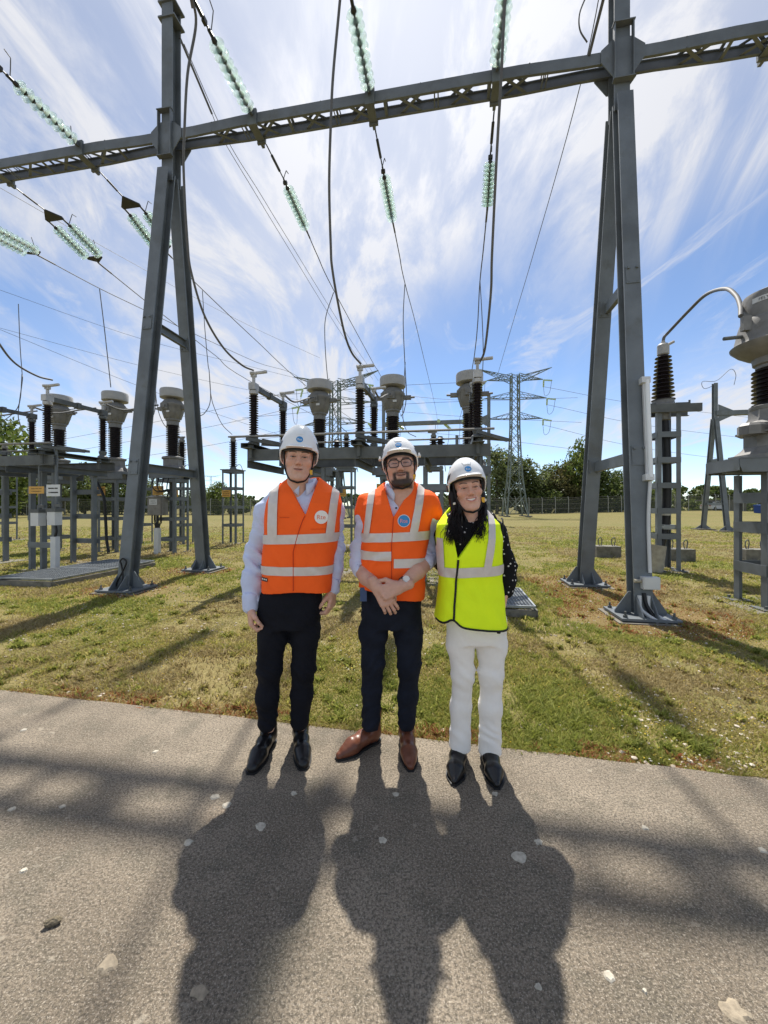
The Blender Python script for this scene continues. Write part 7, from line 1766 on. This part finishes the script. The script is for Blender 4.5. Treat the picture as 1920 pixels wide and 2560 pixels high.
    bv = bvh_of(me)
    # black piping: front opening and hem
    mb = MB(); pts = [project(bv, -.109-.022*k/37, 1.115-.0083*k, .004) for k in range(38)]; pts = [p for p in pts if p is not None]; mb.tube(pts, .0055, 6)
    mb.build('piping', FAB['piping'], ve, 60)
    mb = MB(); ps = []
    for k in range(60):
        x = -.216+.388*k/59; z = .780-.035*np.clip((x+.2)/.36, 0, 1)+.030*np.exp(-((x+.135)/.03)**2)+.006; p = project(bv, x, z, .003)
        if p is not None: ps.append(p)
    mb.tube(ps, .0055, 6); mb.build('piping', FAB['piping'], ve, 60)
    mb = MB(); ps = []
    for k in range(24):
        a = -2.4+4.0*k/23; p = V((.128+.0, .0, 1.215)); q = V((.142+.010*math.sin(a), -.052*math.cos(a)*.9, 1.245+.075*math.sin(a))); ps.append(q)
    mb.tube(ps, .0045, 6); mb.build('piping', FAB['piping'], ve, 60)
    helmet(root, Mh, R(-4), 'Rte', 1.0, False, .97, .095); straps(root, Mh, {})
    # hair: many tapered locks falling to the chest on both sides
    r = np.random.RandomState(5)
    for s, n in ((-1, 430), (1, 260)):
        mb = MB()
        for i in range(n):
            a = r.rand(); yy = (-.015 if s < 0 else .035)+(.07 if s < 0 else .05)*a
            x0 = s*(.068+.010*r.rand()); p0 = V((x0, yy, .055)); p1 = V((s*(.078+.010*r.rand()), yy+.004, -.02)); p2 = V((s*(.074+.016*r.rand()), yy-.006, -.09))
            P_ = [Mh @ p0, Mh @ p1, Mh @ p2]
            if s < 0: e = V((-.168+.080*r.rand(), -.130-.022*r.rand(), 1.195+.055*r.rand())); m_ = V((-.142+.045*r.rand(), -.070-.03*r.rand(), 1.305+.018*r.randn()))
            else: e = V((-.030+.050*r.rand(), -.132-.020*r.rand(), 1.205+.055*r.rand())); m_ = V((.020+.028*r.rand(), -.060-.025*r.rand(), 1.315+.015*r.randn()))
            w = V((.012*r.randn(), .008*r.randn(), .01*r.randn())); P_ += [m_, m_.lerp(e, .55)+w+V((.010*math.sin(i), 0, 0)), e+w]
            q = spline(P_, 6); k = len(q); mb.tube(q, [(.0012+.0009*r.rand())*(1 if t < .7*k else 1-.85*(t-.7*k)/(.3*k)) for t in range(k)], 5)
        mb.build('hair', FAB['hair'], root, 80)
    f = Field((-.25, -.20, 1.12), (.12, .10, 1.58), .005)
    for s in (-1, 1):
        yo = .0 if s < 0 else .045; a = [Mh @ V((s*.064, .018+yo, .05)), Mh @ V((s*.072, .018+yo, -.03)), Mh @ V((s*.066, .008+yo, -.09))]
        if s < 0: f.path(a+[V((-.118, -.075, 1.305)), V((-.126, -.128, 1.235))], [.015, .018, .019, .020, .017], .03, 'add', (1.25, .7, 1))
        else: f.path(a+[V((.034, -.062, 1.315)), V((-.004, -.132, 1.245))], [.014, .015, .015, .015, .013], .03, 'add', (1.2, .7, 1))
    f.noise(.020, (45, 45, 7), 61, None, 2); P, Fc = f.nets(); link('hair', np_mesh('hair', P, Fc), root, [FAB['hair']])
    f = Field((-.11, -.11, -.20), (.11, .13, .10), .005)     # back of the hair
    f.ell((0, .03, .0), (.082, .088, .085), 0); f.cone((0, .055, -.05), (0, .065, -.19), .075, .08, .04); f.ell((0, -.062, -.06), (.066, .085, .14), .01, 'sub'); f.noise(.012, (30, 30, 8), 6)
    P, Fc = f.nets(); link('hair', np_mesh('hair', xf(P, Mh), Fc), root, [FAB['hair']])
    for s in (-1, 1):
        bm = bmesh.new(); bmesh.ops.create_uvsphere(bm, u_segments=14, v_segments=10, radius=.0085); me = bpy.data.meshes.new('earring'); bm.to_mesh(me); bm.free(); me.transform(Matrix.Translation(Mh @ V((s*.086, -.012, -.068)))); me.polygons.foreach_set('use_smooth', [True]*len(me.polygons)); link('earring', me, root, [FAB['pearl']])
    root.matrix_basis = Matrix.Translation((.482, 2.075, 0))
person1(); person2(); person3()
